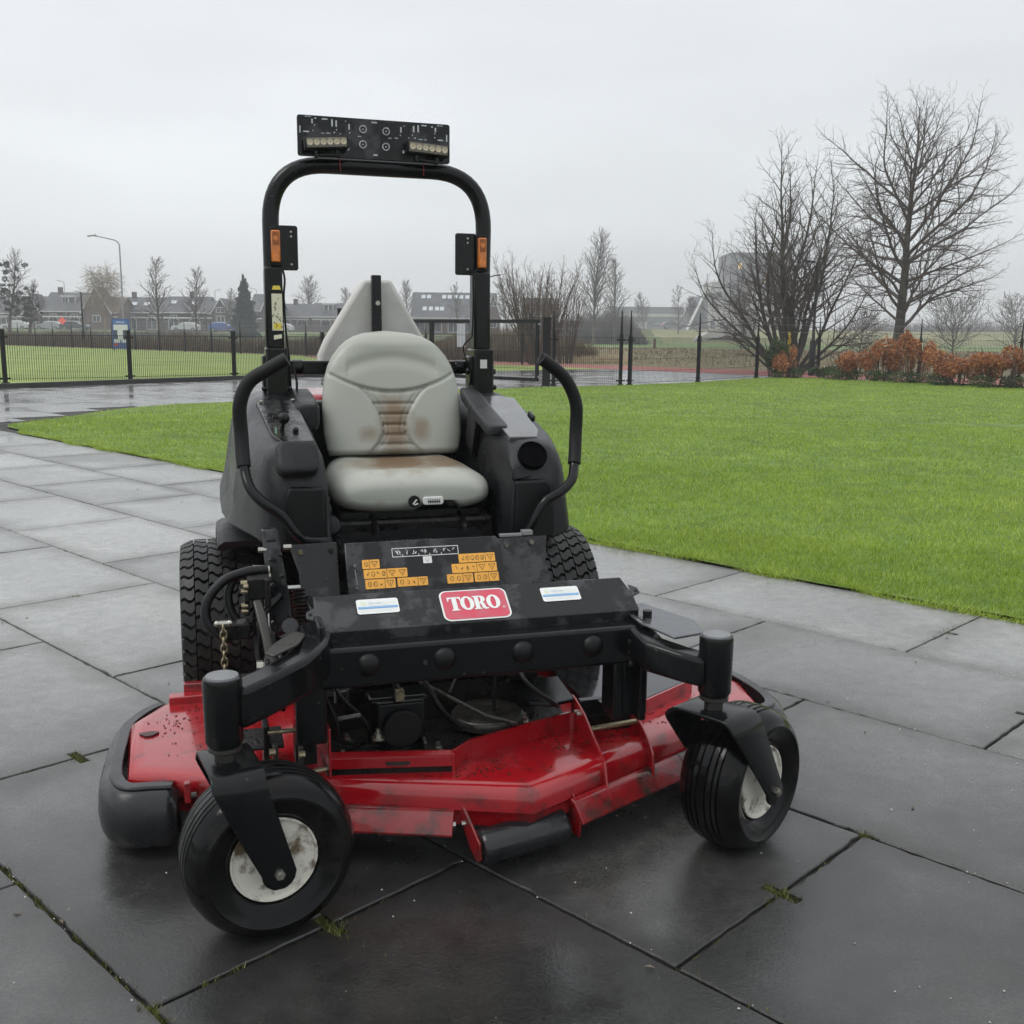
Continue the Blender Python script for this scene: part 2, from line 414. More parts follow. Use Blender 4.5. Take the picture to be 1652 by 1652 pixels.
# slabs -----------------------------------------------------------------
paving = tag(empty('paving', (0, 0, 0)), kind='structure')
def slab_mesh(var, notch=True):
    la, lb, g = 1.238, .798, .0042; nd, nw = .042, .0145
    x0, x1, y0, y1 = -la / 2 + g, la / 2 - g, -lb / 2 + g, lb / 2 - g
    rnd = random.Random(var)
    c = .004
    out = [(x0 + c, y0), (x1 - c, y0), (x1, y0 + c)] + ([(x1, -nw), (x1 - nd, -nw), (x1 - nd, nw), (x1, nw)] if notch else []) + [(x1, y1 - c), (x1 - c, y1), (x0 + c, y1), (x0, y1 - c)] + ([(x0, nw), (x0 + nd, nw), (x0 + nd, -nw), (x0, -nw)] if notch else []) + [(x0, y0 + c)]
    # slightly worn edge
    pts = []
    for i, p in enumerate(out):
        q = out[(i + 1) % len(out)]; d = math.hypot(q[0] - p[0], q[1] - p[1]); k = max(1, int(d / .03))
        for j in range(k):
            u = j / k; x = p[0] + (q[0] - p[0]) * u; y = p[1] + (q[1] - p[1]) * u
            if k > 2 and j: 
                s = abs(rnd.gauss(0, .0014)) + (rnd.uniform(.002, .007) if rnd.random() < .06 else 0)
                x -= math.copysign(s, x) if abs(x) > abs(x0) - .01 else 0; y -= math.copysign(s, y) if abs(y) > abs(y0) - .01 else 0
            pts.append((x, y))
    def ring(ins, z):
        r = []
        for x, y in pts:
            r.append((x - math.copysign(ins, x) * (1 if abs(x) > abs(x0) - .07 else 0), y - math.copysign(ins, y) * (1 if abs(y) > abs(y0) - .02 else 0), z))
        return r
    mb = MB(); r0 = ring(0, -.03); r1 = ring(0, -.0035); r2 = ring(.0022, 0); k = len(pts)
    P3 = [AV * x + BV * y for x, y, z in r0]; 
    vs = [((AV * x + BV * y).x, (AV * x + BV * y).y, z) for x, y, z in r0 + r1 + r2]
    fs = [(i, (i + 1) % k, k + (i + 1) % k, k + i) for i in range(k)] + [(k + i, k + (i + 1) % k, 2 * k + (i + 1) % k, 2 * k + i) for i in range(k)]
    fs.append(tuple(range(2 * k, 3 * k)))
    mb.add(vs, fs); return mb
def slab_plain():
    la, lb, g = 1.238, .798, .006
    q = [(-la / 2 + g, -lb / 2 + g), (la / 2 - g, -lb / 2 + g), (la / 2 - g, lb / 2 - g), (-la / 2 + g, lb / 2 - g)]
    return [(AV * x + BV * y) for x, y in q]
variants = []
for v in range(4):
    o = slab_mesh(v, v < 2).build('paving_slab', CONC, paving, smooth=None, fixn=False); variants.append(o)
def in_poly(x, y, poly):
    c = False; j = len(poly) - 1
    for i in range(len(poly)):
        xi, yi = poly[i]; xj, yj = poly[j]
        if (yi > y) != (yj > y) and x < (xj - xi) * (y - yi) / (yj - yi) + xi: c = not c
        j = i
    return c
cells = []
for row in range(-4, 44):
    bc = .785 + .797 * row + .3985
    off = -1.689 if row % 2 == 0 else -1.083
    for n in range(-26, 10):
        ac = off + 1.238 * n + .619
        if row >= 5 and ac > -13.9: continue
        x, y = ab(ac, bc)
        if y < -.6 or y > 33 or abs(x) > .72 * y + 3.2: continue
        if in_poly(x, y, LAWN): continue
        # behind the kerb line: no slabs
        if (x + 11.3) * 5.2 - (y - 21.3) * 3.9 < 0 and y > 12: continue
        cells.append((math.hypot(x, y), x, y))
cells.sort(); used = 0; rnd = random.Random(5); farmb = MB(); base = slab_plain(); extra = MB()
for d, x, y in cells:
    if d < 15.2 and used < 296:
        v = rnd.randrange(2) if (d < 4.2 or rnd.random() < .12) else 2 + rnd.randrange(2)
        if used < 4: o = variants[(0, 1, 2, 3)[used]]
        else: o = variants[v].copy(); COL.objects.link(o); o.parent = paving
        o.location = (x, y, rnd.uniform(-.0012, .0012)); o.rotation_euler = (rnd.uniform(-.0012, .0012), rnd.uniform(-.0012, .0012), 0)
        used += 1
    else:
        z = rnd.uniform(-.004, 0); tx, ty = rnd.uniform(-.003, .003), rnd.uniform(-.003, .003)
        top = [(x + p.x, y + p.y, z + p.x * tx + p.y * ty) for p in base]; bot = [(q[0], q[1], -.03) for q in top]
        farmb.add(top + bot, [(0, 1, 2, 3), (0, 4, 5, 1), (1, 5, 6, 2), (2, 6, 7, 3), (3, 7, 4, 0)])
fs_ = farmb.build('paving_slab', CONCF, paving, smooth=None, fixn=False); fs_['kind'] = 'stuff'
print('slabs', used, len(cells))

# driveway beyond the gate, cycle path, verges, fields --------------------
sheet('driveway', [(-4.5, 26), (.6, 24.6), (3, 25.9), (5, 27.9), (7.4, 31.2), (9.4, 33.6), (8.6, 36.0), (4.4, 38.2), (0.5, 40.8), (-1, 33.2), (-6.6, 36.2), (-7, 29.5)], -.004, ASPH)
sheet('cycle_path', [(-14, 55), (-3, 47.5), (2.0, 44.2), (9.2, 38.2), (16, 31), (22, 22), (18.6, 20.4), (13.0, 28.2), (7.6, 33.7), (1.2, 40.2), (-4, 44.6), (-14.5, 52)], .0, PINK)
sheet('verge_grass', [(-18, 53), (-5.5, 38.7), (-.5, 35), (2.2, 37.2), (3.8, 38.2), (1.5, 41), (-4.1, 44.4), (-16, 53)], -.002, FARG)
sheet('left_lawn', [(-11.6, 22.7), (-4.7, 31.0), (-4.6, 35.5), (-11, 53.5), (-15.4, 57.7), (-41, 80), (-55, 92), (-80, 70), (-30, 8), (-19, 12)], .004, FARG)
sheet('field', [(-120, 145), (-60, 97), (-41, 80.2), (-15.4, 58), (-3, 47.6), (2.0, 44.3), (9.2, 38.3), (16, 31.1), (40, 8), (120, 40), (80, 98), (20, 100), (-20, 120)], -.010, FIELD)
kb = MB()
for (p, q) in [((-17.2, 13.2), (-10.75, 21.75)), ((-10.75, 21.75), (-6.9, 27.0)), ((-6.9, 27.0), (-4.9, 29.6))]:
    d = Vector((q[0] - p[0], q[1] - p[1], 0)); n = Vector((-d.y, d.x, 0)).normalized() * .13
    nseg = max(1, int(d.length)); 
    for i in range(nseg):
        a0 = Vector((p[0], p[1], -.03)) + d * (i / nseg) + d.normalized() * .006; a1 = Vector((p[0], p[1], -.03)) + d * ((i + 1) / nseg)
        kb.prism([a0, a1, a1 + n, a0 + n], (0, 0, .13))
tag(kb.build('kerb', KERB, None, smooth=None), kind='structure')
# dark planting strip behind the kerb
sheet('kerb_strip', [(-17.2, 13.2), (-10.75, 21.75), (-6.9, 27.0), (-4.9, 29.6), (-5.2, 30.2), (-7.4, 27.9), (-11.6, 22.9), (-18, 14)], .03, mat('muddy_grass_strip', (.05, .06, .03), .8, nscale=3, namp=.4))

# --- grass blades --------------------------------------------------------
def grass_material(name, a, b_, c):
    m = bpy.data.materials.new(name); m.use_nodes = True; t = m.node_tree; p = t.nodes['Principled BSDF']; L = t.links.new
    at_ = N(t, 'ShaderNodeAttribute'); at_.attribute_name = 'tone'
    cr_ = N(t, 'ShaderNodeValToRGB'); cr_.color_ramp.elements[0].color = (*a, 1); cr_.color_ramp.elements[1].color = (*c, 1)
    q = cr_.color_ramp.elements.new(.55); q.color = (*b_, 1)
    L(at_.outputs['Fac'], cr_.inputs[0]); L(cr_.outputs[0], p.inputs['Base Color'])
    p.inputs['Roughness'].default_value = .38; p.inputs['Specular IOR Level'].default_value = .4
    L(cr_.outputs[0], p.inputs['Base Color'])
    tr = N(t, 'ShaderNodeBsdfTranslucent'); L(cr_.outputs[0], tr.inputs['Color'])
    ms = N(t, 'ShaderNodeMixShader'); ms.inputs[0].default_value = .3
    L(p.outputs[0], ms.inputs[1]); L(tr.outputs[0], ms.inputs[2]); L(ms.outputs[0], t.nodes['Material Output'].inputs['Surface'])
    return m
GRM = grass_material('lawn_blades', (.135, .205, .014), (.30, .435, .036), (.54, .62, .15))
rs = np.random.RandomState(3)
def tri_blades(name, P, h, w, lean, tone, m, parent=None):
    n = len(P); th = rs.uniform(0, 2 * np.pi, n); dx = np.cos(th) * w / 2; dy = np.sin(th) * w / 2
    ph = rs.uniform(0, 2 * np.pi, n); ln = rs.uniform(0, 1, n) * lean * h
    V = np.empty((n, 3, 3), np.float32)
    V[:, 0, 0] = P[:, 0] - dx; V[:, 0, 1] = P[:, 1] - dy; V[:, 0, 2] = P[:, 2]
    V[:, 1, 0] = P[:, 0] + dx; V[:, 1, 1] = P[:, 1] + dy; V[:, 1, 2] = P[:, 2]
    V[:, 2, 0] = P[:, 0] + np.cos(ph) * ln; V[:, 2, 1] = P[:, 1] + np.sin(ph) * ln; V[:, 2, 2] = P[:, 2] + h
    me = bpy.data.meshes.new(name); me.vertices.add(3 * n); me.vertices.foreach_set('co', V.ravel())
    me.loops.add(3 * n); me.loops.foreach_set('vertex_index', np.arange(3 * n, dtype=np.int32))
    me.polygons.add(n); me.polygons.foreach_set('loop_start', np.arange(0, 3 * n, 3, dtype=np.int32))
    a = me.attributes.new('tone', 'FLOAT', 'POINT'); a.data.foreach_set('value', np.repeat(tone.astype(np.float32), 3))
    me.update(calc_edges=True); me.materials.append(m)
    o = link(name, me, parent); o['kind'] = 'stuff'; return o
def np_in_poly(x, y, poly):
    c = np.zeros(len(x), bool); j = len(poly) - 1
    for i in range(len(poly)):
        xi, yi = poly[i]; xj, yj = poly[j]
        if yi != yj:
            k = ((yi > y) != (yj > y)) & (x < (xj - xi) * (y - yi) / (yj - yi) + xi); c ^= k
        j = i
    return c
bands = [(3.0, 6.5, 9000), (6.5, 10, 3600), (10, 16, 1300), (16, 33, 420)]
PX = []; HH = []; WW = []
for d0, d1, dens in bands:
    xm = .62 * d1 + 2.2; n = int(2 * xm * (d1 - d0 + 1) * dens)
    x = rs.uniform(-xm, xm, n); y = rs.uniform(d0 - 1, d1, n); d = np.hypot(x, y)
    k = (d >= d0) & (d < d1) & (np.abs(x) < .60 * y + 2.0)
    # hidden straight behind the machine
    x, y = x[k], y[k]; k = np_in_poly(x, y, LAWN); x, y = x[k], y[k]
    PX.append(np.stack([x, y, np.full(len(x), .008)], 1)); sc_ = {3.0: 1, 6.5: 1.35, 10: 2.1, 16: 3.6}[d0]
    HH.append(rs.uniform(.016, .042, len(x))); WW.append(np.full(len(x), .0038 * sc_) * rs.uniform(.7, 1.3, len(x)))
P = np.concatenate(PX); H = np.concatenate(HH); Wd = np.concatenate(WW)
cl = np.sin(P[:, 0] * 1.7 + 2.3 * np.sin(P[:, 1] * .9)) * np.sin(P[:, 1] * 2.1 + 1.3 * np.sin(P[:, 0] * 1.3))
cl2 = np.sin(P[:, 0] * 9 + 3 * np.sin(P[:, 1] * 5)) * np.sin(P[:, 1] * 11 + 2 * np.sin(P[:, 0] * 7))
H *= 1 + .16 * cl + .30 * cl2
cl3 = np.sin(P[:, 0] * .55 + 1.7 * np.sin(P[:, 1] * .4 + 1)) * np.sin(P[:, 1] * .8 + 2 * np.sin(P[:, 0] * .37))
tone = np.clip(rs.beta(2.0, 2.4, len(P)) + .10 * cl + .10 * cl2 + .10 * cl3, 0, 1)
print('blades', len(P))
tri_blades('lawn_grass', P, H, Wd, 1.1, tone, GRM)
tag(bpy.data.objects['lawn_grass'], 'short bright green grass of the lawn behind the mower', 'grass')
# ragged fringe along the paving edge
n = 20000; aa = rs.uniform(-12.9, 2.0, n); bb = 4.752 + .03 * np.sin(aa * 5 + 2 * np.sin(aa * 2.3)) + np.abs(rs.normal(0, .04, n)); xy = np.array([[AV.x * p + BV.x * q, AV.y * p + BV.y * q] for p, q in zip(aa, bb)])
tri_blades('lawn_fringe', np.column_stack([xy, np.full(n, 0.0)]), rs.uniform(.012, .042, n) * (1 + .4 * np.sin(aa * 13)), np.full(n, .004), 1.8, rs.beta(2.6, 1.8, n), GRM)
tag(bpy.data.objects['lawn_fringe'], 'longer ragged grass hanging over the edge of the paving', 'grass')
# moss and grass in the joints and lifting slots
MOSS = grass_material('moss_blades', (.05, .055, .012), (.13, .15, .03), (.30, .30, .12))
pts = []
def tuft(a, b, n, sa, sb): pts.append(np.array([[*ab(a + rs.normal(0, sa * .6), b + rs.normal(0, sb * .62)), -.010] for _ in range(n)]))
for a, b, n in ((-1.085, 1.99, 170), (-2.93, 1.185, 140), (-1.685, 1.18, 260), (-4.16, 1.185, 60), (-4.79, 1.98, 90), (-1.70, 4.35, 60)): tuft(a, b, n, .045, .016)
tuft(-1.68, .785, 90, .03, .01); tuft(-1.08, 2.385, 120, .02, .012); tuft(-1.64, 1.2, 60, .07, .03)
for k in range(60): tuft(-1.689 - rs.uniform(-.3, 1.3), .787, 7, .02, .003)
for k in range(26): tuft(-1.70, rs.uniform(4.0, 4.7), 6, .008, .03)
for k in range(120):
    if k % 2: tuft(rs.uniform(-3.5, 0), (.785, 1.59, 2.39, 3.185)[rs.randint(0, 4)], rs.randint(2, 9), .03, .005)
    else: tuft((-1.689, -1.083, -2.93)[rs.randint(0, 3)] + 0, (.8, 1.6, .8)[rs.randint(0, 3)] + rs.uniform(0, .78), rs.randint(2, 8), .004, .03)
for k in range(16): tuft(rs.uniform(-6, .6), 1.59 + .797 * rs.randint(0, 4), 5, .02, .003)
Pm = np.concatenate(pts)
tri_blades('joint_moss', Pm, rs.uniform(.008, .022, len(Pm)), np.full(len(Pm), .0032), 1.2, rs.beta(2, 2, len(Pm)), MOSS)
tag(bpy.data.objects['joint_moss'], 'moss and grass growing in the paving joints', 'moss')
# grit: tiny stones and leaf scraps lying on the slabs
gm = MB(); grit = mat('pale_grit', (.45, .43, .38), .6, nscale=5, namp=.4)
for k in range(520):
    y = 1.0 + 5.5 * rs.rand() ** 1.6; x = rs.uniform(-.56, .56) * y
    if rs.rand() < .45:
        q = rs.uniform(-6, 1); r_ = .785 + .797 * rs.randint(0, 4); x, y = ab(q, r_ + rs.normal(0, .008))
    s = rs.uniform(.0008, .0024) * (1 + .12 * y)
    gm.add([(x - s, y, .001), (x + s * .3, y + s, .001), (x + s, y - s * .6, .001), (x, y - s, .001), (x, y, .001 + s)], [(0, 1, 4), (1, 2, 4), (2, 3, 4), (3, 0, 4)])
tag(gm.build('grit', grit, None, smooth=None, fixn=False), 'tiny pale stones scattered over the paving', 'grit', kind='stuff')
lm = MB()
for k in range(46):
    y = 1.2 + 9 * rs.rand() ** 1.4; x = rs.uniform(-.56, .56) * y; th = rs.uniform(0, 6.28); s = rs.uniform(.006, .013)
    if in_poly(x, y, LAWN): continue
    c, sn = math.cos(th) * s, math.sin(th) * s
    lm.add([(x - c, y - sn, .003), (x + sn * .35, y - c * .35, .006), (x + c, y + sn, .003), (x - sn * .35, y + c * .35, .0055)], [(0, 1, 2, 3)])
tag(lm.build('leaf_litter', mat('leaf_scrap', (.10, .075, .05), .6, objrand=.2, nscale=3, namp=.6), None, smooth=None, fixn=False), 'small dead leaf scraps lying on the wet paving', 'leaves', kind='stuff')

# ================================================================== THE MOWER
M = empty('ride_on_mower', (-.43, 3.40, 0), R(17))
tag(M, 'large zero-turn mower with red deck, black roll bar and grey seat parked on the paving', 'lawn mower')
V3 = Vector

# ---- rear wheels --------------------------------------------------------
def rear_wheel(cx, sgn):
    w = tag(empty('rear_wheel', (cx, 0.03, .288)), None); w.parent = M
    r, hw = .276, .128
    prof = [(.150, -.085), (.165, -.112), (.20, -hw), (.238, -hw - .002), (.262, -hw + .014), (r, -hw + .035), (r + .002, 0), (r, hw - .035), (.262, hw - .014), (.238, hw + .002), (.20, hw), (.165, .112), (.150, .085)]
    mb = MB(); mb.lathe(prof, (0, 0, 0), (1, 0, 0), 56); t = mb.build('tyre', RUB, w, smooth=50)
    tr = MB(); cols = 6; Nn = 44; cw = 2 * hw / cols
    def surf(u, ang, lift):
        # u across the tread (-hw..hw)
        k = min(1, abs(u) / hw); rr = r + .001 - .020 * max(0, (k - .62) / .38) ** 1.6 + lift
        return (u, rr * math.cos(ang), rr * math.sin(ang))
    for c in range(cols):
        u0 = -hw + c * cw + .0016; u1 = -hw + (c + 1) * cw - .0016
        for i in range(Nn):
            a0 = 2 * math.pi * (i + (.5 if c % 2 else 0)) / Nn; da = 2 * math.pi / Nn
            K = 6; outer = []
            for k in range(K + 1):
                s = k / K; u = u0 + (u1 - u0) * s; wv = .17 * math.sin(2 * math.pi * s) * da * sgn + .16 * (1 - abs(2 * s - 1)) * da
                outer.append((u, a0 + wv, a0 + wv + da * (.84 - .05 * math.sin(math.pi * s))))
            base = len(tr.v); vs = []
            for (u, p, q) in outer:
                vs += [surf(u, p - .01, -.002), surf(u, p + .006, .0125), surf(u, q - .006, .0125), surf(u, q + .01, -.002)]
            fs = []
            for k in range(K):
                b0 = 4 * k; b1 = 4 * (k + 1)
                for j in range(3): fs.append((b0 + j, b0 + j + 1, b1 + j + 1, b1 + j))
            fs += [(0, 1, 2, 3), (4 * K + 3, 4 * K + 2, 4 * K + 1, 4 * K)]
            tr.add(vs, fs)
    o = tr.build('tread', RUBR, t, smooth=28); o['kind'] = 'stuff'
    rm = MB(); rm.lathe([(.152, -.08), (.155, -.10), (.148, -.102), (.13, -.06), (.05, -.045), (.0, -.045)], (0, 0, 0), (sgn, 0, 0), 36)
    rm.lathe([(.152, -.09), (.12, -.05), (.12, .05), (.152, .09)], (0, 0, 0), (1, 0, 0), 36)
    rm.build('rim', WHT, w, smooth=40)
rear_wheel(-.535, -1); rear_wheel(.575, 1)

# ---- chassis, engine bay -----------------------------------------------
f = MB(); f.bx(-.25, .29, -.78, .42, .33, .52); f.bx(-.22, .27, -.40, .35, .50, .70); f.bx(-.38, .42, -.16, .2, .20, .36)
f.bx(-.40, .44, .30, .80, .34, .62); f.build('chassis', DARKIN, M, bevel=.012, smooth=None)
f = MB(); f.bx(-.25, .30, .30, .42, .55, 1.005); f.build('seat_back_panel', PLAD, M, bevel=.01)
e_ = MB(); e_.bx(-.25, .31, .43, .95, .55, 1.022); e_.build('engine_hood', RED, M, bevel=.04, seg=4)
bmp = MB(); bmp.tube([(-.42, .3, .5), (-.42, .98, .5), (.46, .98, .5), (.46, .3, .5)], .025, 8); bmp.build('rear_bumper', BLK, M)

# ---- rear hood fin and hood strap --------------------------------------
h = MB()
oz = [(-.004, 1.437), (.098, 1.439), (.215, 1.235), (.262, 1.19), (.262, 1.12), (-.16, 1.10), (-.165, 1.165), (-.14, 1.222)]
h.prism([(x, .37, z) for x, z in oz], (0, .09, 0)); h.build('filter_cowl', BEIGE, M, bevel=.014, seg=3, smooth=40)
h = MB(); h.box((.038, .345, 1.34), (.034, .03, .22), (R(-1), 0, R(0))); hb = h.build('cowl_strap', BLK, M, bevel=.003)
h = MB(); h.cyl((.0405, .331, 1.352), (.0405, .322, 1.352), .0085, 14); h.build('bolt', STEEL, hb)

# ---- roll bar -----------------------------------------------------------
yb = .20
rb = MB()
path = rounded_path([(-.334, yb, 1.0), (-.334, yb, 1.795), (.398, yb, 1.795), (.385, yb, 1.0)], .19, 12)
rb.tube(path, .0275, 16); rollbar = rb.build('roll_bar', BLK, M, smooth=40)
for sx, x0, x1 in ((-1, -.362, -.303), (1, .353, .412)):
    q = MB(); q.bx(x0, x1, yb - .042, yb + .03, 1.19, 1.46); q.build('upright_sleeve', BLK, rollbar, bevel=.008)
    q = MB(); q.bx(x0 - .004, x1 + .008, yb - .06, yb + .05, .62, 1.195); q.bx(x0 - .014, x1 + .016, yb - .035, yb + .035, 1.03, 1.17)
    q.cyl(((x0 + x1) / 2 - .055, yb - .02, 1.115), ((x0 + x1) / 2 + .055, yb - .02, 1.115), .011, 12)
    q.cyl(((x0 + x1) / 2 - .05, yb - .05, 1.06), ((x0 + x1) / 2 + .05, yb - .05, 1.06), .009, 12)
    q.build('upright_base', BLK, M, bevel=.006)
    # hinge window plate
    q = MB(); q.bx((x0 + x1) / 2 - .013, (x0 + x1) / 2 + .011, yb - .064, yb - .060, 1.128, 1.158); q.build('latch_plate', BEIGE, M)
q = MB(); q.bx(-.30, .36, .235, .275, 1.105, 1.15); q.cyl((-.275, .25, 1.128), (-.235, .25, 1.128), .026, 12); q.cyl((.30, .25, 1.128), (.335, .25, 1.128), .026, 12)
q.build('cross_tube', BLK, M, bevel=.005)
# decal on left upright
q = MB(); q.bx(-.341, -.307, yb - .0455, yb - .0425, 1.252, 1.372); d_ = q.build('safety_decal', mat('cream_decal', (.68, .67, .50), .4, nscale=60, namp=.1), rollbar)
q = MB(); 
for i in range(16):
    x = random.uniform(-.336, -.313); z = 1.262 + .1 * random.random(); q.tube([(x, yb - .0462, z), (x + random.uniform(-.008, .008), yb - .0462, z + random.uniform(-.012, .012))], .0012, 4)
q.build('decal_figures', INK, d_)
q = MB(); q.bx(-.337, -.312, yb - .0465, yb - .0458, 1.256, 1.276); q.build('decal_figures', mat('decal_yellow', (.75, .6, .08), .4), d_)
q = MB(); q.prism([(-.337, yb - .0455, 1.236), (-.311, yb - .0455, 1.240), (-.311, yb - .0455, 1.227), (-.337, yb - .0455, 1.222)], (0, .003, 0)); q.build('safety_decal', d_.data.materials[0], rollbar)
q = MB(); q.prism([(-.339, yb - .0455, 1.385), (-.31, yb - .0455, 1.385), (-.314, yb - .0455, 1.398), (-.335, yb - .0455, 1.398)], (0, .003, 0)); q.build('safety_decal', mat('decal_yellow', (.75, .6, .08), .4), rollbar)
# side plates with amber lamps
for sx, x0, x1, ax0, ax1, z1 in ((-1, -.312, -.248, -.337, -.308, 1.595), (1, .292, .366, .366, .395, 1.592)):
    q = MB(); pts_ = rrect(x0, x1, 1.450, z1, .008, 3); q.prism([(x, yb - .012, z) for x, z in pts_], (0, .010, 0)); sp_o = q.build('side_plate', BLK, rollbar, bevel=.0015)
    q = MB()
    for z in (1.47, 1.56, 1.575): q.cyl(((x0 + x1) / 2 + (.01 if sx < 0 else .006), yb - .012, z), ((x0 + x1) / 2 + (.01 if sx < 0 else .006), yb - .0155, z), .0035, 8)
    q.build('screw', STEEL, sp_o)
    lp = MB(); lp.bx(ax0, ax1, yb - .048, yb - .028, 1.474, 1.576); L_ = lp.build('side_marker_lamp', AMB, rollbar, bevel=.004)
    q = MB(); q.bx(ax0 + .003, ax1 - .003, yb - .0505, yb - .048, 1.530, 1.572); q.build('reflector', AMBD, L_, bevel=.001)
    q = MB(); q.cyl(((ax0 + ax1) / 2, yb - .052, 1.55), ((ax0 + ax1) / 2, yb - .0505, 1.55), .0085, 14); q.build('lens_ring', AMB, L_)
    q = MB(); q.bx(ax0 - .003, ax1 + .003, yb - .030, yb - .02, 1.462, 1.588); q.build('lamp_base', PLAD, L_, bevel=.003)
# wiring hanging along the uprights
q = MB(); q.tube(catmull([(-.305, yb - .02, 1.47), (-.296, yb - .035, 1.42), (-.30, yb - .03, 1.36), (-.296, yb - .03, 1.25), (-.288, yb - .035, 1.15), (-.285, yb - .03, 1.05), (-.28, yb, .95)], 5), .0035, 6)
q.tube(catmull([(.362, yb - .05, 1.47), (.345, yb - .055, 1.445), (.348, yb - .045, 1.36), (.346, yb - .04, 1.25), (.338, yb - .05, 1.235), (.312, yb - .05, 1.205), (.318, yb - .05, 1.165), (.34, yb - .04, 1.11), (.33, yb - .04, 1.03), (.34, yb - .02, .95)], 5), .003, 6)
q.tube(catmull([(-.28, yb - .06, 1.14), (-.268, yb - .07, 1.08), (-.274, yb - .07, 1.0), (-.262, yb - .05, .93)], 5), .004, 6)
q.build('wiring', PLAD, M)
q = MB(); q.tube([(-.108, yb - .015, 1.832), (-.106, yb - .0285, 1.81), (-.104, yb - .0285, 1.775)], .0012, 5); q.tube([(.178, yb - .015, 1.832), (.177, yb - .0285, 1.81), (.1765, yb - .0285, 1.775)], .0012, 5)
q.build('red_wire', mat('red_wire', (.35, .03, .03), .5), rollbar)

# ---- light board on top -------------------------------------------------
yl = .165
q = MB(); q.prism([(x, yl, z) for x, z in rrect(-.243, .266, 1.816, 1.944, .008, 3)], (0, .012, 0)); lb = q.build('light_board', BLKW, M, bevel=.0015)
q = MB()
for cx_, cz_ in ((-.029, 1.910), (.048, 1.908), (-.030, 1.862), (.047, 1.859)):
    q.lathe([(.0128, .0), (.0128, .005), (.0092, .005), (.0092, .0)], (cx_, yl, cz_), (0, -1, 0), 24, closed=True); q.cyl((cx_, yl, cz_), (cx_, yl - .004, cz_), .0028, 10)
q.build('socket_ring', mat('scuffed_ring', (.36, .37, .37), .3, metal=.5, nscale=90, namp=.5), lb)
q = MB()
def slot(x, z, w, h_): q.bx(x - w / 2, x + w / 2, yl - .0012, yl + .001, z - h_ / 2, z + h_ / 2)
rnd = random.Random(11)
for s in (-1, 1):
    c = .0115
    X = lambda d: c + s * d
    for d, z, w, h_ in ((.206, 1.925, .005, .014), (.144, 1.924, .005, .022), (.128, 1.922, .005, .02), (.084, 1.915, .0045, .018), (.196, 1.934, .006, .004), (.163, 1.935, .018, .004), (.217, 1.938, .02, .002),
                     (.205, 1.898, .003, .004), (.201, 1.912, .003, .004), (.128, 1.903, .003, .004), (.082, 1.898, .003, .004), (.246, 1.90, .004, .022), (.224, 1.893, .019, .004),
                     (.152, 1.891, .014, .0026), (.134, 1.893, .004, .004), (.115, 1.891, .005, .0025), (.173, 1.889, .008, .0022), (.052, 1.888, .012, .0025), (.1, 1.93, .003, .003), (.092, 1.845, .006, .010), (.118, 1.846, .006, .006)):
        slot(X(d) + rnd.uniform(-.003, .003), z + rnd.uniform(-.002, .002), w, h_)
slot(.009, 1.934, .018, .004); slot(.012, 1.831, .014, .005); slot(.083, 1.889, .012, .0025)
q.build('slot', mat('slot_pale', (.50, .53, .55), .5, nscale=200, namp=.3), lb)
def ledbar(cx_, cz_, tilt):
    root = None
    T = Matrix.Rotation(tilt, 3, 'Y')
    def tf(x, y, z): p = T @ V3((x, 0, z)); return (cx_ + p.x, yl - .035 + y, cz_ + p.z)
    b = MB(); b.box((cx_, yl - .035, cz_), (.142, .036, .040), (0, tilt, 0)); 
    body = b.build('light_bar', PLAD, M, bevel=.003)
    b = MB(); b.box((cx_, yl - .055, cz_), (.130, .004, .030), (0, tilt, 0)); b.build('reflector_strip', LENS, body, bevel=.001)
    for i in range(6):
        x = -.054 + i * .0216; b = MB(); p = tf(x, 0, .001)
        b.lathe([(.0098, .0), (.0098, .003), (.0085, .003), (.004, -.004), (.0, -.004)], (p[0], yl - .0572, p[2]), (0, -1, 0), 16); b.build('led_cup', mat('led_cup', (.62, .56, .43), .25, metal=.35), body)
        b = MB(); b.ball((p[0], yl - .057, p[2]), .0026, 8, 6); b.build('led', mat('led_chip', (.35, .24, .08), .3), body)
    b = MB()
    for s in (-1, 1): b.box(tf(s * .035, .01, -.028), (.012, .025, .03), (0, tilt, 0))
    b.box(tf(0, .0, -.038), (.05, .03, .008), (0, tilt, 0)); b.build('bracket', BLK, body, bevel=.002)
ledbar(-.155, 1.853, R(-4.5)); ledbar(.181, 1.853, R(3.5))

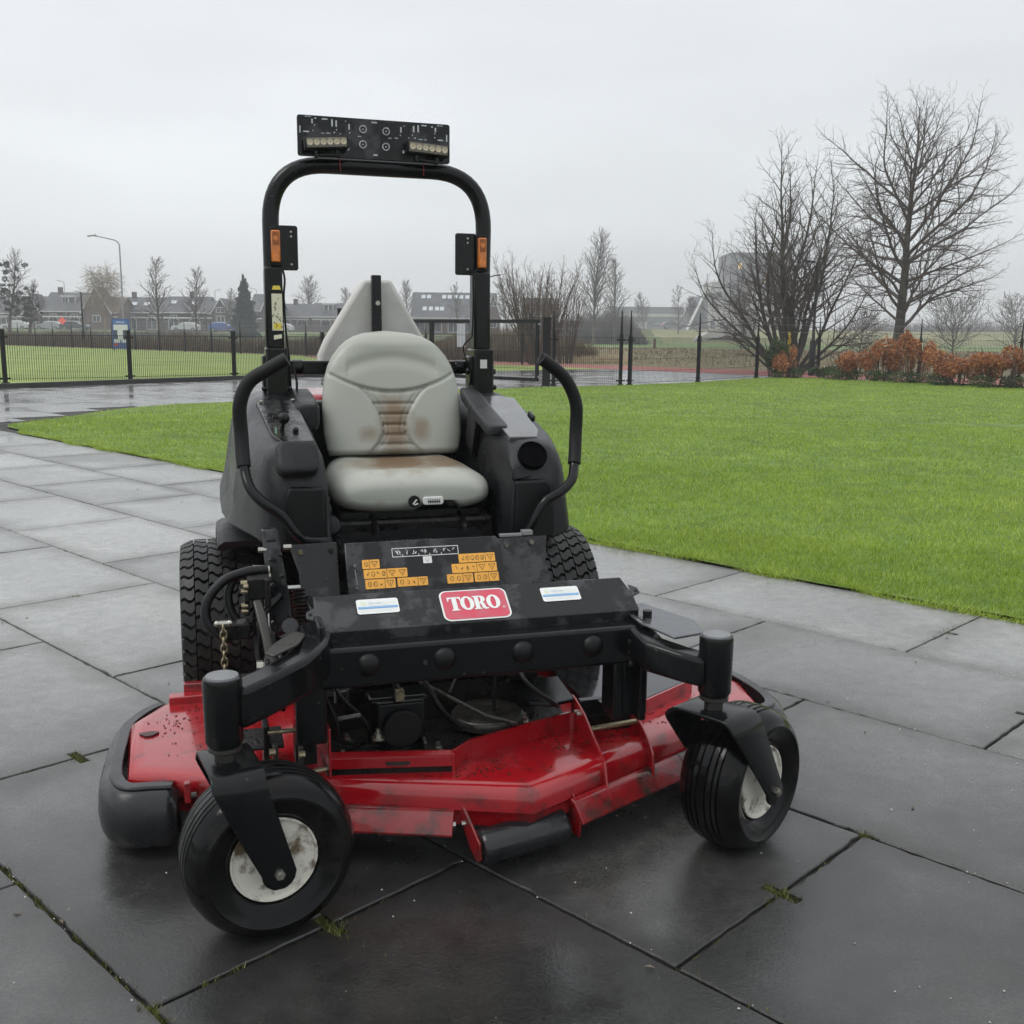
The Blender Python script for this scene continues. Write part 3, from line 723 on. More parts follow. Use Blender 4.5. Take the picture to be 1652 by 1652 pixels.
# ---- seat ---------------------------------------------------------------
def vinyl(name, stains, base=(.355, .372, .335)):
    m = bpy.data.materials.new(name); m.use_nodes = True; t = m.node_tree; b = t.nodes['Principled BSDF']; L = t.links.new
    tcn = N(t, 'ShaderNodeTexCoord'); pos = tcn.outputs['Object']
    ns_ = N(t, 'ShaderNodeTexNoise'); ns_.inputs['Scale'].default_value = 16; ns_.inputs['Detail'].default_value = 7; ns_.inputs['Roughness'].default_value = .65; L(pos, ns_.inputs['Vector'])
    acc = None
    for (cx_, cy_, cz_, rx, ry, rz_, st) in stains:
        sub = N(t, 'ShaderNodeVectorMath', operation='SUBTRACT'); L(pos, sub.inputs[0]); sub.inputs[1].default_value = (cx_, cy_, cz_)
        mu = N(t, 'ShaderNodeVectorMath', operation='MULTIPLY'); L(sub.outputs[0], mu.inputs[0]); mu.inputs[1].default_value = (1 / rx, 1 / ry, 1 / rz_)
        ln = N(t, 'ShaderNodeVectorMath', operation='LENGTH'); L(mu.outputs[0], ln.inputs[0])
        a1 = N(t, 'ShaderNodeMath', operation='MULTIPLY_ADD'); L(ns_.outputs[0], a1.inputs[0]); a1.inputs[1].default_value = 1.3; L(ln.outputs['Value'], a1.inputs[2])
        rg = N(t, 'ShaderNodeMapRange'); rg.inputs[1].default_value = 1.75; rg.inputs[2].default_value = 1.0; rg.inputs[3].default_value = 0; rg.inputs[4].default_value = st
        L(a1.outputs[0], rg.inputs[0])
        if acc is None: acc = rg.outputs[0]
        else:
            mm = N(t, 'ShaderNodeMath', operation='MAXIMUM'); L(acc, mm.inputs[0]); L(rg.outputs[0], mm.inputs[1]); acc = mm.outputs[0]
    ns2 = N(t, 'ShaderNodeTexNoise'); ns2.inputs['Scale'].default_value = 3; ns2.inputs['Detail'].default_value = 5; L(pos, ns2.inputs['Vector'])
    mx0 = N(t, 'ShaderNodeMix', data_type='RGBA'); mx0.inputs['A'].default_value = (*base, 1); mx0.inputs['B'].default_value = (base[0] * .86, base[1] * .86, base[2] * .82, 1); L(ns2.outputs[0], mx0.inputs['Factor'])
    mx = N(t, 'ShaderNodeMix', data_type='RGBA'); L(acc, mx.inputs['Factor']); L(mx0.outputs['Result'], mx.inputs['A']); mx.inputs['B'].default_value = (.195, .132, .078, 1)
    L(mx.outputs['Result'], b.inputs['Base Color']); b.inputs['Roughness'].default_value = .40
    n3 = N(t, 'ShaderNodeTexNoise'); n3.inputs['Scale'].default_value = 260; L(pos, n3.inputs['Vector'])
    bp = N(t, 'ShaderNodeBump'); bp.inputs['Strength'].default_value = .12; bp.inputs['Distance'].default_value = .002; L(n3.outputs[0], bp.inputs['Height']); L(bp.outputs[0], b.inputs['Normal'])
    return m
SX = .031                                                          # seat centre line
def lerp_tab(tab, z):
    for (a, b) in zip(tab, tab[1:]):
        if a[0] <= z <= b[0]: u = (z - a[0]) / (b[0] - a[0]); u = u * u * (3 - 2 * u) if False else u; return a[1] + (b[1] - a[1]) * u
    return tab[-1][1] if z > tab[-1][0] else tab[0][1]
bw = [(.845, .212), (.87, .222), (.92, .231), (1.0, .232), (1.05, .229), (1.10, .221), (1.14, .208), (1.17, .192), (1.20, .168), (1.22, .145), (1.235, .118), (1.247, .080), (1.255, .0)]
def back_y(z): return .035 + (z - .86) * .20
def smile(x): return 1.057 + .060 * min(1, (abs(x) / .215)) ** 2 * 1.05
def waist(z):    # half width of the ribbed column
    k = (z - .935) / .125
    if z < .935: k = (.935 - z) / .085
    return .036 + .062 * min(1.6, k) ** 1.8
def groove(x, z):
    g = 0.0
    dz = z - smile(x)
    g += .009 * math.exp(-(dz / .0055) ** 2) * (1 if abs(x) < .225 else 0)
    if dz < .004:
        dw = abs(x) - waist(z)
        if z < smile(x) - .002 and z > .85: g += .008 * math.exp(-(dw / .0058) ** 2); g += .005 * math.exp(-((dw + .016) / .004) ** 2)
        if dw < 0:
            g += .004
            for zz in (1.018, .984, .950, .916, .886): g += .0065 * math.exp(-((z - zz) / .0042) ** 2)
    # soft arc of the head pad
    if dz > 0: g += .007 * math.exp(-((z - (1.165 - 1.5 * x * x)) / .022) ** 2) * (1 if abs(x) < .15 else .3)
    return g
nu, nv = 110, 120
mb = MB(); vs = []; fs = []
for j in range(nv + 1):
    z = .842 + (1.2549 - .842) * (1 - (1 - j / nv) ** 1.35)
    hwid = lerp_tab(bw, z)
    for i in range(nu + 1):
        s = -1 + 2 * i / nu; s = math.copysign(1 - (1 - abs(s)) ** 1.25, s); x = s * hwid
        edge = (1 - abs(s) ** 5) ; topf = min(1, (1.2549 - z) / .05); topf = math.sqrt(max(0, 1 - (1 - topf) ** 2)); botf = min(1, (z - .842) / .03); botf = math.sqrt(max(0, 1 - (1 - botf) ** 2))
        bulge = (.035 + .052 * max(0, edge) ** .55) * min(topf, botf)
        wing = .022 * (abs(x) / .23) ** 2
        y = back_y(z) - bulge - wing * min(topf, botf) + groove(x, z) * min(1, max(0, edge) * 3)
        vs.append((SX + x, y, z))
for j in range(nv):
    for i in range(nu):
        a = j * (nu + 1) + i; fs.append((a, a + 1, a + nu + 2, a + nu + 1))
# back shell
b0 = len(vs)
for j in range(nv + 1):
    for i in (0, nu):
        x, y, z = vs[j * (nu + 1) + i]
        vs.append((SX + (x - SX) * .9, back_y(z) + .05, z))
for j in range(nv):
    a = b0 + 2 * j; fs.append((a, a + 2, a + 3, a + 1)); l0 = j * (nu + 1); l1 = (j + 1) * (nu + 1)
    fs.append((l0, l1, a + 2, a)); fs.append((l0 + nu, a + 1, a + 3, l1 + nu))
fs.append(tuple([i for i in range(nu + 1)] + [b0 + 1, b0]))
mb.add(vs, fs)
VB = vinyl('grey_seat_vinyl', [(SX - .085, 0, .925, .046, .5, .032, .62), (SX + .088, 0, .935, .042, .5, .046, .7), (SX, 0, .985, .075, .5, .075, .9), (SX, 0, .93, .06, .5, .11, .9)], (.40, .415, .375))
seat = tag(empty('seat', (0, 0, 0))); seat.parent = M
mb.build('backrest', VB, seat, smooth=70)
# cushion: rounded pillow built from a grid of super-ellipse sections
cw_ = .238; secs = []
NS = 34; NR = 56
mb = MB(); vs = []; fs = []
X0, X1, Y0, Y1 = SX - .012 - .235, SX - .012 + .240, -.43, .03
for j in range(NS + 1):
    t = j / NS; y = Y0 + (Y1 - Y0) * (1 - math.cos(math.pi * t)) / 2
    ff = min(1, (y - Y0) / .085); ff = math.sqrt(max(0, 1 - (1 - ff) ** 2)); fb = min(1, (Y1 - y) / .03); fb = math.sqrt(max(0, 1 - (1 - fb) ** 2)); k = min(ff, fb)
    ztop = .846 + (y - Y0) * .04; zbot = .716; zc = .775; hw_ = (.240 - .03 * max(0, (y + .15) / .2)) * (.80 + .20 * k)
    for i in range(NR):
        th = 2 * math.pi * i / NR; c, s_ = math.cos(th), math.sin(th); n_ = 3.4
        x = math.copysign(abs(c) ** (2 / n_), c) * hw_; zz = math.copysign(abs(s_) ** (2 / 2.6), s_)
        z = zc + (ztop - zc) * zz * (.25 + .75 * k) if zz > 0 else zc + (zc - zbot) * zz * (.3 + .7 * k)
        if zz > .55:   # dished top with side bolsters and seams
            w = (zz - .55) / .45; yy = (y + .36) / .3
            z -= w * k * (.020 * math.exp(-(x / .15) ** 4) * min(1, max(0, (y - Y0 - .07) / .08)))
            dl = abs(abs(x) - (.075 + .10 * max(0, (-.18 - y)))); z -= .006 * w * k * math.exp(-(dl / .006) ** 2) * (1 if y > Y0 + .10 else 0)
            if abs(x) < .08: z -= .006 * w * k * math.exp(-((y - (Y0 + .11)) / .006) ** 2)
        # notch for the adjuster
        if zz < 0 and y < Y0 + .16 and .0 < x + .0 < .125: z = max(z, .757 - .0 * 1)
        vs.append((SX - .010 + x, y, z))
for j in range(NS):
    for i in range(NR):
        i2 = (i + 1) % NR; fs.append((j * NR + i, j * NR + i2, (j + 1) * NR + i2, (j + 1) * NR + i))
fs.append(tuple(range(NR))); fs.append(tuple(NS * NR + i for i in range(NR))[::-1])
mb.add(vs, fs)
VC = vinyl('grey_cushion_vinyl', [(SX - .01, -.16, .86, .17, .27, .14, 1.0), (SX + .13, -.17, .86, .10, .19, .12, .95), (SX - .13, -.2, .86, .08, .14, .12, .6), (SX - .12, -.43, .755, .02, .04, .012, .3)], (.44, .455, .415))
mb.build('cushion', VC, seat, smooth=70)
k_ = MB(); k_.lathe([(.0, .0), (.016, .0), (.0175, .006), (.0185, .02), (.017, .026), (0, .027)], (.014, -.415, .757), (0, -1, 0), 10); kn = k_.build('adjuster_knob', PLAD, seat, smooth=40)
k_ = MB(); k_.box((.014, -.4425, .757), (.004, .002, .018), (0, R(40), 0)); k_.box((.018, -.4425, .750), (.012, .002, .004), (0, R(-15), 0)); k_.build('knob_mark', WHD, kn)
k_ = MB(); k_.prism([(x, -.435, z) for x, z in rrect(.040, .103, .745, .769, .008)], (0, .02, 0)); wl = k_.build('weight_scale', WHD, seat, bevel=.002)
k_ = MB(); k_.bx(.055, .092, -.437, -.435, .754, .756); 
for i in range(7): k_.bx(.056 + i * .0055, .0575 + i * .0055, -.437, -.435, .750, .762)
k_.build('scale_marks', INK, wl)
q = MB(); q.bx(-.20, .24, -.36, .05, .60, .725); q.box((-.10, -.36, .66), (.02, .15, .10), (R(20), 0, 0)); q.box((.17, -.36, .66), (.02, .15, .10), (R(20), 0, 0)); q.build('seat_suspension', PLAD, seat, bevel=.01)
q = MB(); q.lathe([(.0, 0), (.024, 0), (.028, .01), (.024, .03), (.0, .034)], (-.235, -.45, .70), (0, -1, .15), 20); q.lathe([(.0, 0), (.022, 0), (.022, .05), (0, .05)], (-.252, -.40, .74), (0, -1, .15), 16); q.build('round_knob', PLA, M, smooth=40)

# armrests
def armrest(name, pts_y, x, w, th):
    secs = []
    for (y, z, k) in pts_y:
        secs.append([(x + w * k * cx_, y, z + th * cz_ * (.6 + .4 * k)) for cx_, cz_ in [(-.5, -.3), (-.42, -.5), (.42, -.5), (.5, -.3), (.5, .3), (.40, .5), (-.40, .5), (-.5, .3)]])
    m_ = MB(); m_.loft(secs); return m_
a = armrest('', [(-.335, .952, .62), (-.33, .952, .86), (-.30, .958, 1), (-.15, .993, 1), (.0, 1.035, .95), (.06, 1.050, .7), (.07, 1.05, .5)], .302, .075, .034)
a.build('armrest', PLA, seat, smooth=50, bevel=.004)
a = armrest('', [(-.12, .985, .6), (-.11, .985, .9), (-.08, .99, 1), (.05, 1.005, 1), (.14, 1.02, .9), (.15, 1.02, .7)], -.258, .078, .085)
a.build('armrest', PLA, seat, smooth=50, bevel=.006)
q = MB(); q.box((.275, -.12, .93), (.02, .10, .14), (R(25), 0, 0)); q.box((-.25, .02, .9), (.03, .06, .2)); q.build('armrest_bracket', BLK, seat, bevel=.004)

# ---- consoles / fenders -------------------------------------------------
def console(s):
    def X(u): return .018 + s * u
    yz = [(-.535, .800, .645, .66), (-.530, .835, .640, .69), (-.505, .888, .638, .73), (-.475, .925, .637, .77), (-.44, .936, .636, .81), (-.38, .945, .635, .88), (-.25, .972, .63, .98), (-.10, 1.008, .63, 1), (.08, 1.040, .64, 1), (.25, 1.048, .66, 1), (.40, 1.02, .70, .98), (.50, .95, .74, .93), (.54, .86, .78, .86)]
    secs = []
    for (y, zt, zb, k) in yz:
        H_ = zt - zb; fl = math.exp(-((y - .05) / .30) ** 4)
        prof = [(.262, 0), (.264, .45), (.270, .80), (.276, .90), (.292, .955), (.330, .985), (.400, 1.0), (.445, .965), (.478, .88), (.500, .74), (.512, .55), (.522 , .34), (.528, .24), (.530 + .012 * fl, .19), (.532 + .018 * fl, .16), (.522 + .012 * fl, .13), (.46, .03), (.36, 0)]
        secs.append([(X(.262 + (u - .262) * k), y, zb + H_ * v) for u, v in prof])
    mb = MB(); mb.loft(secs); c = mb.build('console', PLA, M, smooth=42, bevel=.006)
    # big rear flare over the tyre
    mb = MB(); arc = []
    for i in range(15):
        t = math.pi * (.34 + .54 * i / 14) ; arc.append((-.345 * math.cos(t) + .03, .30 + .345 * math.sin(t)))
    secs = []
    for (y, z) in arc:
        y_ = (y - .03) / .345; z_ = (z - .30) / .345
        secs.append([(X(.44), y, z + .0), (X(.545), y, z), (X(.563), y - y_ * .0, z - .012), (X(.566), y - y_ * .02, z - .028), (X(.558), y - y_ * .02, z - .028), (X(.44), y - y_ * .012, z - .016)])
    mb.loft(secs); mb.build('fender_lip', PLA, c, smooth=50)
    # lower front side shield that tapers down to the platform
    mb = MB()
    mb.prism([(X(.275), -.545, .825), (X(.375), -.545, .828), (X(.39), -.548, .80), (X(.40), -.548, .655), (X(.275), -.548, .63)], (0, .05, 0))
    mb.build('storage_bin', PLAD, c, bevel=.010, seg=3)
    # sunk top panel
    mb = MB(); P_ = [(X(.290), -.425, .936), (X(.380), -.425, .935), (X(.405), -.36, .950), (X(.43), -.02, 1.028), (X(.38), .02, 1.034), (X(.305), .00, 1.030)]
    mb.prism([(a_, b_, c_ + .006) for a_, b_, c_ in P_], (0, 0, -.03)); pn = mb.build('console_panel', mat('wet_panel_painted_sheen', (.028, .030, .032), .12, rvar=.08, rscale=22, bump=.25, bscale=60, coat=.6, spec=.5, col2=(.06, .062, .065), c2scale=18) if s > 0 else mat('damp_gloss_panel', (.008, .0085, .009), .2, rvar=.14, rscale=26, bump=.25, bscale=60, spec=.4), c, bevel=.003)  # right panel's colour lightened to paint in the sky sheen; left stays dark
    mb = MB()
    if s < 0:
        for p in ((X(.315), -.38, .930), (X(.40), -.36, .938), (X(.415), -.05, 1.027), (X(.315), -.03, 1.03)): mb.cyl(p, (p[0], p[1] - .002, p[2] + .006), .0055, 10)
        mb.build('screw', STEEL, pn)
        mb = MB(); mb.tube([(X(.375), -.315, .945), (X(.372), -.325, .975), (X(.368), -.33, .99)], [.007, .006, .006], 8); mb.ball((X(.368), -.335, 1.0), .017, 14, 10); mb.tube([(X(.38), -.33, 1.0), (X(.40), -.335, 1.005)], .005, 6); mb.build('throttle_lever', PLAD, c, smooth=50)
        mb = MB(); mb.tube([(X(.335), -.33, .94), (X(.335), -.34, .965)], .006, 8); mb.ball((X(.335), -.34, .966), .009, 10, 6); mb.build('choke_knob', PLAD, c, smooth=50)
        mb = MB(); mb.bx(X(.395), X(.390), -.352, -.348, .942, .975); mb.bx(X(.400), X(.385), -.352, -.350, .955, .957); mb.build('panel_print', mat('green_print', (.25, .45, .33), .5), pn)
        mb = MB()
        secs = []
        for (dz, k) in ((.0, .55), (.006, .86), (.02, 1), (.045, 1), (.052, .92), (.055, .7)):
            secs.append([(X(.350) + x * k, -.498 - dz * .80 + y * .5 * k, .888 + dz * .50 + y * .86 * k) for x, y in rrect(-.058, .058, -.050, .048, .024, 4)])
        mb.loft(secs); mb.build('lidded_cup', PLA, c, smooth=50)
    else:
        mb.lathe([(.044, -.006), (.044, .010), (.041, .012), (.038, .010), (.037, .006), (.0, .006)], (X(.338), -.506, .893), (0, -.80, .56), 36)
        mb.build('cup_holder_shade_disc', mat('well_shade_black', (.0015, .0015, .002), .8, spec=.05), c, smooth=40)  # flat black disc; the shade of a deep well is put into its colour
        mb = MB(); mb.prism([(X(.268), -.535, .865), (X(.285), -.532, .868), (X(.300), -.535, .850), (X(.33), -.540, .838), (X(.30), -.540, .828), (X(.268), -.540, .825)], (0, .02, 0)); mb.build('cup_lip', PLA, c, bevel=.005)
        mb = MB(); mb.box((X(.43), -.21, .985), (.014, .05, .022), (R(16), 0, 0)); mb.build('panel_latch', PLA, c, bevel=.006)
    return c
console(-1); console(1)

# ---- steering levers ----------------------------------------------------
def lever(pts_, grip_to):
    c = catmull(pts_, 7); m_ = MB(); m_.tube(c, .0145, 12); o = m_.build('steering_lever', BLK, M, smooth=60)
    g = c[:grip_to]; m_ = MB(); m_.tube(g, .0192, 14); m_.build('grip', GRIP, o, smooth=60)
lever([(-.352, -.52, 1.176), (-.40, -.51, 1.148), (-.452, -.50, 1.113), (-.478, -.495, 1.052), (-.477, -.49, .97), (-.474, -.52, .885), (-.462, -.56, .832), (-.430, -.585, .795), (-.382, -.59, .758), (-.345, -.59, .705), (-.318, -.58, .683), (-.25, -.57, .675)], 36)
lever([(.374, -.52, 1.180), (.42, -.51, 1.150), (.463, -.50, 1.112), (.495, -.495, 1.045), (.498, -.49, .96), (.484, -.52, .868), (.462, -.56, .825), (.420, -.585, .795), (.372, -.59, .770), (.346, -.59, .728), (.330, -.585, .695), (.318, -.58, .67)], 36)

# ---- platform and panels ------------------------------------------------
q = MB(); q.bx(-.232, .200, -.70, -.44, .655, .675); q.bx(-.20, .17, -.715, -.66, .674, .682); q.build('foot_platform', BLK, M, bevel=.004)
q = MB(); 
for i in range(12): q.bx(-.10 + i * .011, -.094 + i * .011, -.62, -.60, .6745, .678)
q.build('tread_grip_marks', DSTEEL, M)
PT, PB_ = V3((0, -.715, .700)), V3((0, -.80, .545))                # slanted decal panel: top and bottom edge lines
def onp(u, v, off=.0):                                             # u = x, v metres down from the top edge
    d = (PB_ - PT).normalized(); n = V3((0, -1, 0)) - d * V3((0, -1, 0)).dot(d); n.normalize()
    p = PT + d * v + n * off; return (u, p.y, p.z)
q = MB(); nn = V3(onp(0, 0, 0)) - V3(onp(0, 0, .006))
q.prism([onp(-.232, 0), onp(.186, 0), onp(.197, .03), onp(.197, .176), onp(-.232, .176)], nn); panel = q.build('decal_panel', BLKW, M, bevel=.003)
def flatpiece(name, poly, off, m, par, hole=None):
    vs, fs = fill2d([poly] + (hole or []), lambda x, y, z: onp(x, y, off)); o = MB(); o.add(vs, fs); return o.build(name, m, par, smooth=None, fixn=False)
def strokes(name, segs, off, m, par, w=.0011, plane=onp):
    o = MB()
    for a_, b_ in segs:
        d = V3((b_[0] - a_[0], b_[1] - a_[1])); L_ = d.length or 1; n = V3((-d.y, d.x)) / L_ * w / 2
        o.add([plane(a_[0] + n.x, a_[1] + n.y, off), plane(a_[0] - n.x, a_[1] - n.y, off), plane(b_[0] - n.x, b_[1] - n.y, off), plane(b_[0] + n.x, b_[1] + n.y, off)], [(0, 1, 2, 3)])
    return o.build(name, m, par, smooth=None, fixn=False)
def tri(cx_, cy_, s, o):   # warning triangle, apex down as seen from the front (decals read from the seat)
    p = [(cx_ - s, cy_ - s * .8), (cx_ + s, cy_ - s * .8), (cx_, cy_ + s * .9)]
    o += [(p[0], p[1]), (p[1], p[2]), (p[2], p[0]), ((cx_, cy_ - s * .45), (cx_, cy_ + s * .2))]
def decal(x0, x1, v0, v1, ntri, hz, seed):
    v0 = .050 + (v0 - .056) * .80; v1 = .050 + (v1 - .056) * .80
    d = flatpiece('warning_decal', rrect(x0, x1, v0, v1, .002, 2), .0012, ORANGE, panel); r_ = random.Random(seed); sg = []
    cyy = (v0 + v1) / 2; h_ = (v1 - v0)
    tw = h_ * 1.1
    for i in range(ntri): tri(x1 - tw * (i + .5), cyy, h_ * .36, sg)
    xs = x1 - tw * ntri; sg.append(((xs, v0), (xs, v1)))
    n = max(1, int((xs - x0 - .004) / .014)); 
    for i in range(n):
        cx_ = x0 + .004 + (i + .5) * (xs - x0 - .006) / n; k = r_.random()
        if k < .4:
            for j in range(8):
                a0 = j * math.pi / 4; rr = h_ * .26; sg.append(((cx_ + rr * .7 * math.cos(a0), cyy + rr * math.sin(a0)), (cx_ + rr * .7 * math.cos(a0 + .785), cyy + rr * math.sin(a0 + .785))))
        for j in range(3 if k > .4 else 1):
            sg.append(((cx_ + r_.uniform(-.004, .004), cyy + r_.uniform(-.3, .3) * h_), (cx_ + r_.uniform(-.004, .004), cyy + r_.uniform(-.3, .3) * h_)))
    strokes('pictogram', sg, .0018, INK, d)
S_ = .0
decal(-.190, -.144, .056, .087, 1, 0, 1); decal(-.188, -.072, .090, .121, 2, 0, 2); decal(-.186, -.106, .124, .156, 1, 0, 3); decal(-.101, -.019, .124, .154, 1, 0, 4)
decal(.072, .174, .053, .084, 1, 0, 5); decal(.050, .176, .087, .119, 2, 0, 6); decal(.034, .106, .122, .154, 1, 0, 7); decal(.110, .178, .122, .154, 1, 0, 8)
# white outlined control strip
fr = flatpiece('control_strip', rrect(-.108, .074, .022, .047, .001, 1), .001, WHD, panel, [rrect(-.1063, .0723, .0238, .0452, .0006, 1)])
r_ = random.Random(2); sg = []
for cx_ in (-.095, -.088, -.068, -.052, -.045, -.028, -.018, .008, .016, .036, .048, .060):
    for j in range(3): sg.append(((cx_ + r_.uniform(-.004, .004), .034 + r_.uniform(-.007, .007)), (cx_ + r_.uniform(-.005, .005), .034 + r_.uniform(-.007, .007))))
for cx_ in (-.08, -.036, -.006, .026): sg.append(((cx_, .040), (cx_, .0452)))
strokes('strip_symbols', sg, .0012, WHD, fr, .0016)
sg = [((-.210, .075), (-.207, .118)), ((-.2125, .066), (-.2065, .0665)), ((-.2125, .062), (-.2065, .0625)), ((-.212, .125), (-.206, .125))]
strokes('strip_symbols', sg, .0012, mat('faint_print', (.20, .2, .2), .5), panel, .0022)
tg = flatpiece('lamp_tag', rrect(-.026, -.002, .049, .068, .001, 1), .0012, WHD, panel)
strokes('tag_symbol', [((-.018, .053), (-.018, .060)), ((-.018, .060), (-.014, .064)), ((-.014, .064), (-.010, .060)), ((-.010, .060), (-.010, .053))], .0018, INK, tg, .0008)
# side panels
q = MB(); q.prism([(-.372, -.66, .690), (-.245, -.66, .692), (-.245, -.735, .545), (-.345, -.735, .545), (-.350, -.70, .62)], (0, .008, 0)); pl = q.build('side_panel', BLKW, M, bevel=.002)
q = MB(); q.prism([(.206, -.66, .680), (.352, -.66, .682), (.340, -.69, .62), (.348, -.74, .548), (.206, -.74, .548)], (0, .008, 0)); pr = q.build('side_panel', BLKW, M, bevel=.002)
for (x, y, z, par, mm) in ((-.342, -.672, .672, pl, BRASS), (-.262, -.672, .675, pl, DSTEEL), (.228, -.672, .663, pr, STEEL), (.302, -.672, .668, pr, STEEL)):
    q = MB(); q.cyl((x, y + .004, z), (x, y - .006, z), .0065, 10); q.build('bolt', mm, par)
q = MB(); q.bx(.215, .28, -.655, -.64, .682, .690); q.bx(.282, .312, -.655, -.63, .684, .697); q.build('id_plate', mat('scuffed_alu', (.32, .33, .33), .35, metal=.4), pr, bevel=.001)
# thin upright rod with dark boot
q = MB(); q.tube([(-.262, -.62, .805), (-.262, -.64, .70), (-.262, -.665, .66)], .0052, 8); q.tube([(-.262, -.665, .665), (-.263, -.70, .56)], [.0095, .011], 10); q.tube([(-.262, -.62, .80), (-.262, -.618, .812)], .007, 8); q.build('parking_brake_rod', BLK, M, smooth=50)
# tall lift pedal at the left
q = MB(); q.prism([(-.446, -.78, .757), (-.408, -.78, .757), (-.388, -.86, .60), (-.378, -.86, .52), (-.386, -.86, .508), (-.428, -.86, .508), (-.436, -.86, .52)], (0, .030, 0)); pd = q.build('lift_pedal', BLKW, M, bevel=.004)
q = MB()
for (x, y, z) in ((-.405, -.815, .70), (-.403, -.835, .65), (-.430, -.82, .69), (-.400, -.862, .55), (-.430, -.862, .54), (-.428, -.84, .63)): q.cyl((x, y, z), (x, y - .010, z - .002), .005, 8)
q.build('bolt', DSTEEL, pd)
q = MB(); q.bx(-.438, -.41, -.79, -.782, .705, .735); q.build('pedal_pad', BLK, pd, bevel=.005)
for x, y, z in ((-.385, -.79, .712), (-.447, -.79, .708)):
    q = MB(); q.cyl((x - .01, y, z), (x + .01, y, z), .007, 8); q.build('bolt', STEEL, pd)

# ---- front cover plate with badge --------------------------------------
P0, P1 = V3((0, -1.00, .634)), V3((0, -1.095, .572))
def onq(u, v, off=.0):
    d = (P1 - P0).normalized(); n = V3((0, -d.z * -1, 0)); n = V3((0, d.z, -d.y)); 
    if n.y > 0: n = -n
    p = P0 + d * v + n * off; return (u, p.y, p.z)
LQ = (P1 - P0).length
q = MB(); n_in = V3(onq(0, 0, 0)) - V3(onq(0, 0, .006))
q.prism([onq(-.346, 0), onq(.437, 0), onq(.452, LQ * .55), onq(.452, LQ), onq(-.340, LQ), onq(-.340, LQ * .75), onq(-.352, LQ * .7), onq(-.352, LQ * .5), onq(-.346, LQ * .45)], n_in)
q.prism([onq(.450, LQ * .22), onq(.472, LQ * .34), onq(.474, LQ * .5), onq(.450, LQ * .6)], n_in); q.prism([onq(-.345, LQ * .3), onq(-.366, LQ * .42), onq(-.368, LQ * .6), onq(-.345, LQ * .72)], n_in)
q.bx(-.338, .450, -1.096, -1.090, .540, .573); cover = q.build('front_cover', BLKW, M, bevel=.003)
q = MB(); q.lathe([(.004, .0), (.004, .002), (0, .002)], onq(.463, LQ * .45, .0), (0, -.5, .85), 8); q.lathe([(.004, 0), (.004, .002), (0, .002)], onq(-.357, LQ * .5, 0), (0, -.5, .85), 8); q.build('lug_hole', PLAD, cover)
def badge(x0, x1, v0, v1, r_, off, m, par, name, holes=None, mb_=None):
    vs, fs = fill2d([rrect(x0, x1, v0, v1, r_, 5)] + (holes or []), lambda x, y, z: onq(x, y, off)); o = MB(); o.add(vs, fs); return o.build(name, m, par, smooth=None, fixn=False)
B = badge(-.047, .122, .012, .109, .018, .0015, WHD, cover, 'brand_badge')
badge(-.0425, .1175, .0158, .1050, .0145, .0024, LREDP, B, 'badge_field')
def glyph(ch):
    if ch == 'T': return [[(0, .70), (0, 1), (.98, 1), (.98, .70), (.91, .70), (.86, .86), (.66, .92), (.66, .10), (.78, .06), (.78, 0), (.20, 0), (.20, .06), (.32, .10), (.32, .92), (.12, .86), (.07, .70)]]
    if ch == 'O':
        n = 28; return [[(.5 + .5 * math.cos(2 * math.pi * i / n), .5 + .52 * math.sin(2 * math.pi * i / n)) for i in range(n)], [(.5 + .19 * math.cos(2 * math.pi * i / n), .5 + .40 * math.sin(2 * math.pi * i / n)) for i in range(n)]]
    if ch == 'R':
        o = [(0, 0), (0, .06), (.12, .10), (.12, .90), (0, .94), (0, 1), (.56, 1), (.72, .97), (.84, .87), (.87, .74), (.84, .62), (.72, .53), (.66, .50), (.76, .42), (.82, .16), (.88, .09), (1.0, .09), (1.0, .02), (.86, -.02), (.70, 0), (.58, .08), (.52, .36), (.42, .46), (.42, .10), (.54, .06), (.54, 0)]
        i_ = [(.42, .54), (.42, .92), (.50, .91), (.55, .84), (.56, .73), (.54, .62), (.48, .55)]
        return [o, i_]
xx = -.030; Hh = .043
for ch, w in (('T', .034), ('O', .0345), ('R', .036), ('O', .0345)):
    loops = [[(xx + px * w, .078 - py * Hh) for px, py in lp] for lp in glyph(ch)]
    vs, fs = fill2d(loops, lambda x, y, z: onq(x, y, .0032)); o = MB(); o.add(vs, fs); o.build('letter', WHD, B, smooth=None, fixn=False)
    xx += w * (.93 if ch != 'T' else .90)
n = 16; ring = [[(.1065 + .0036 * math.cos(2 * math.pi * i / n), .0755 + .0036 * math.sin(2 * math.pi * i / n)) for i in range(n)], [(.1065 + .0028 * math.cos(2 * math.pi * i / n), .0755 + .0028 * math.sin(2 * math.pi * i / n)) for i in range(n)]]
vs, fs = fill2d(ring, lambda x, y, z: onq(x, y, .0032)); o = MB(); o.add(vs, fs); o.build('registered_mark', WHD, B, smooth=None, fixn=False)
strokes('registered_mark', [((.1055, .0735), (.1055, .0775)), ((.1055, .0735), (.1075, .0745)), ((.1075, .0745), (.1055, .0755)), ((.106, .0755), (.1078, .0775))], .0032, WHD, B, .0006, onq)
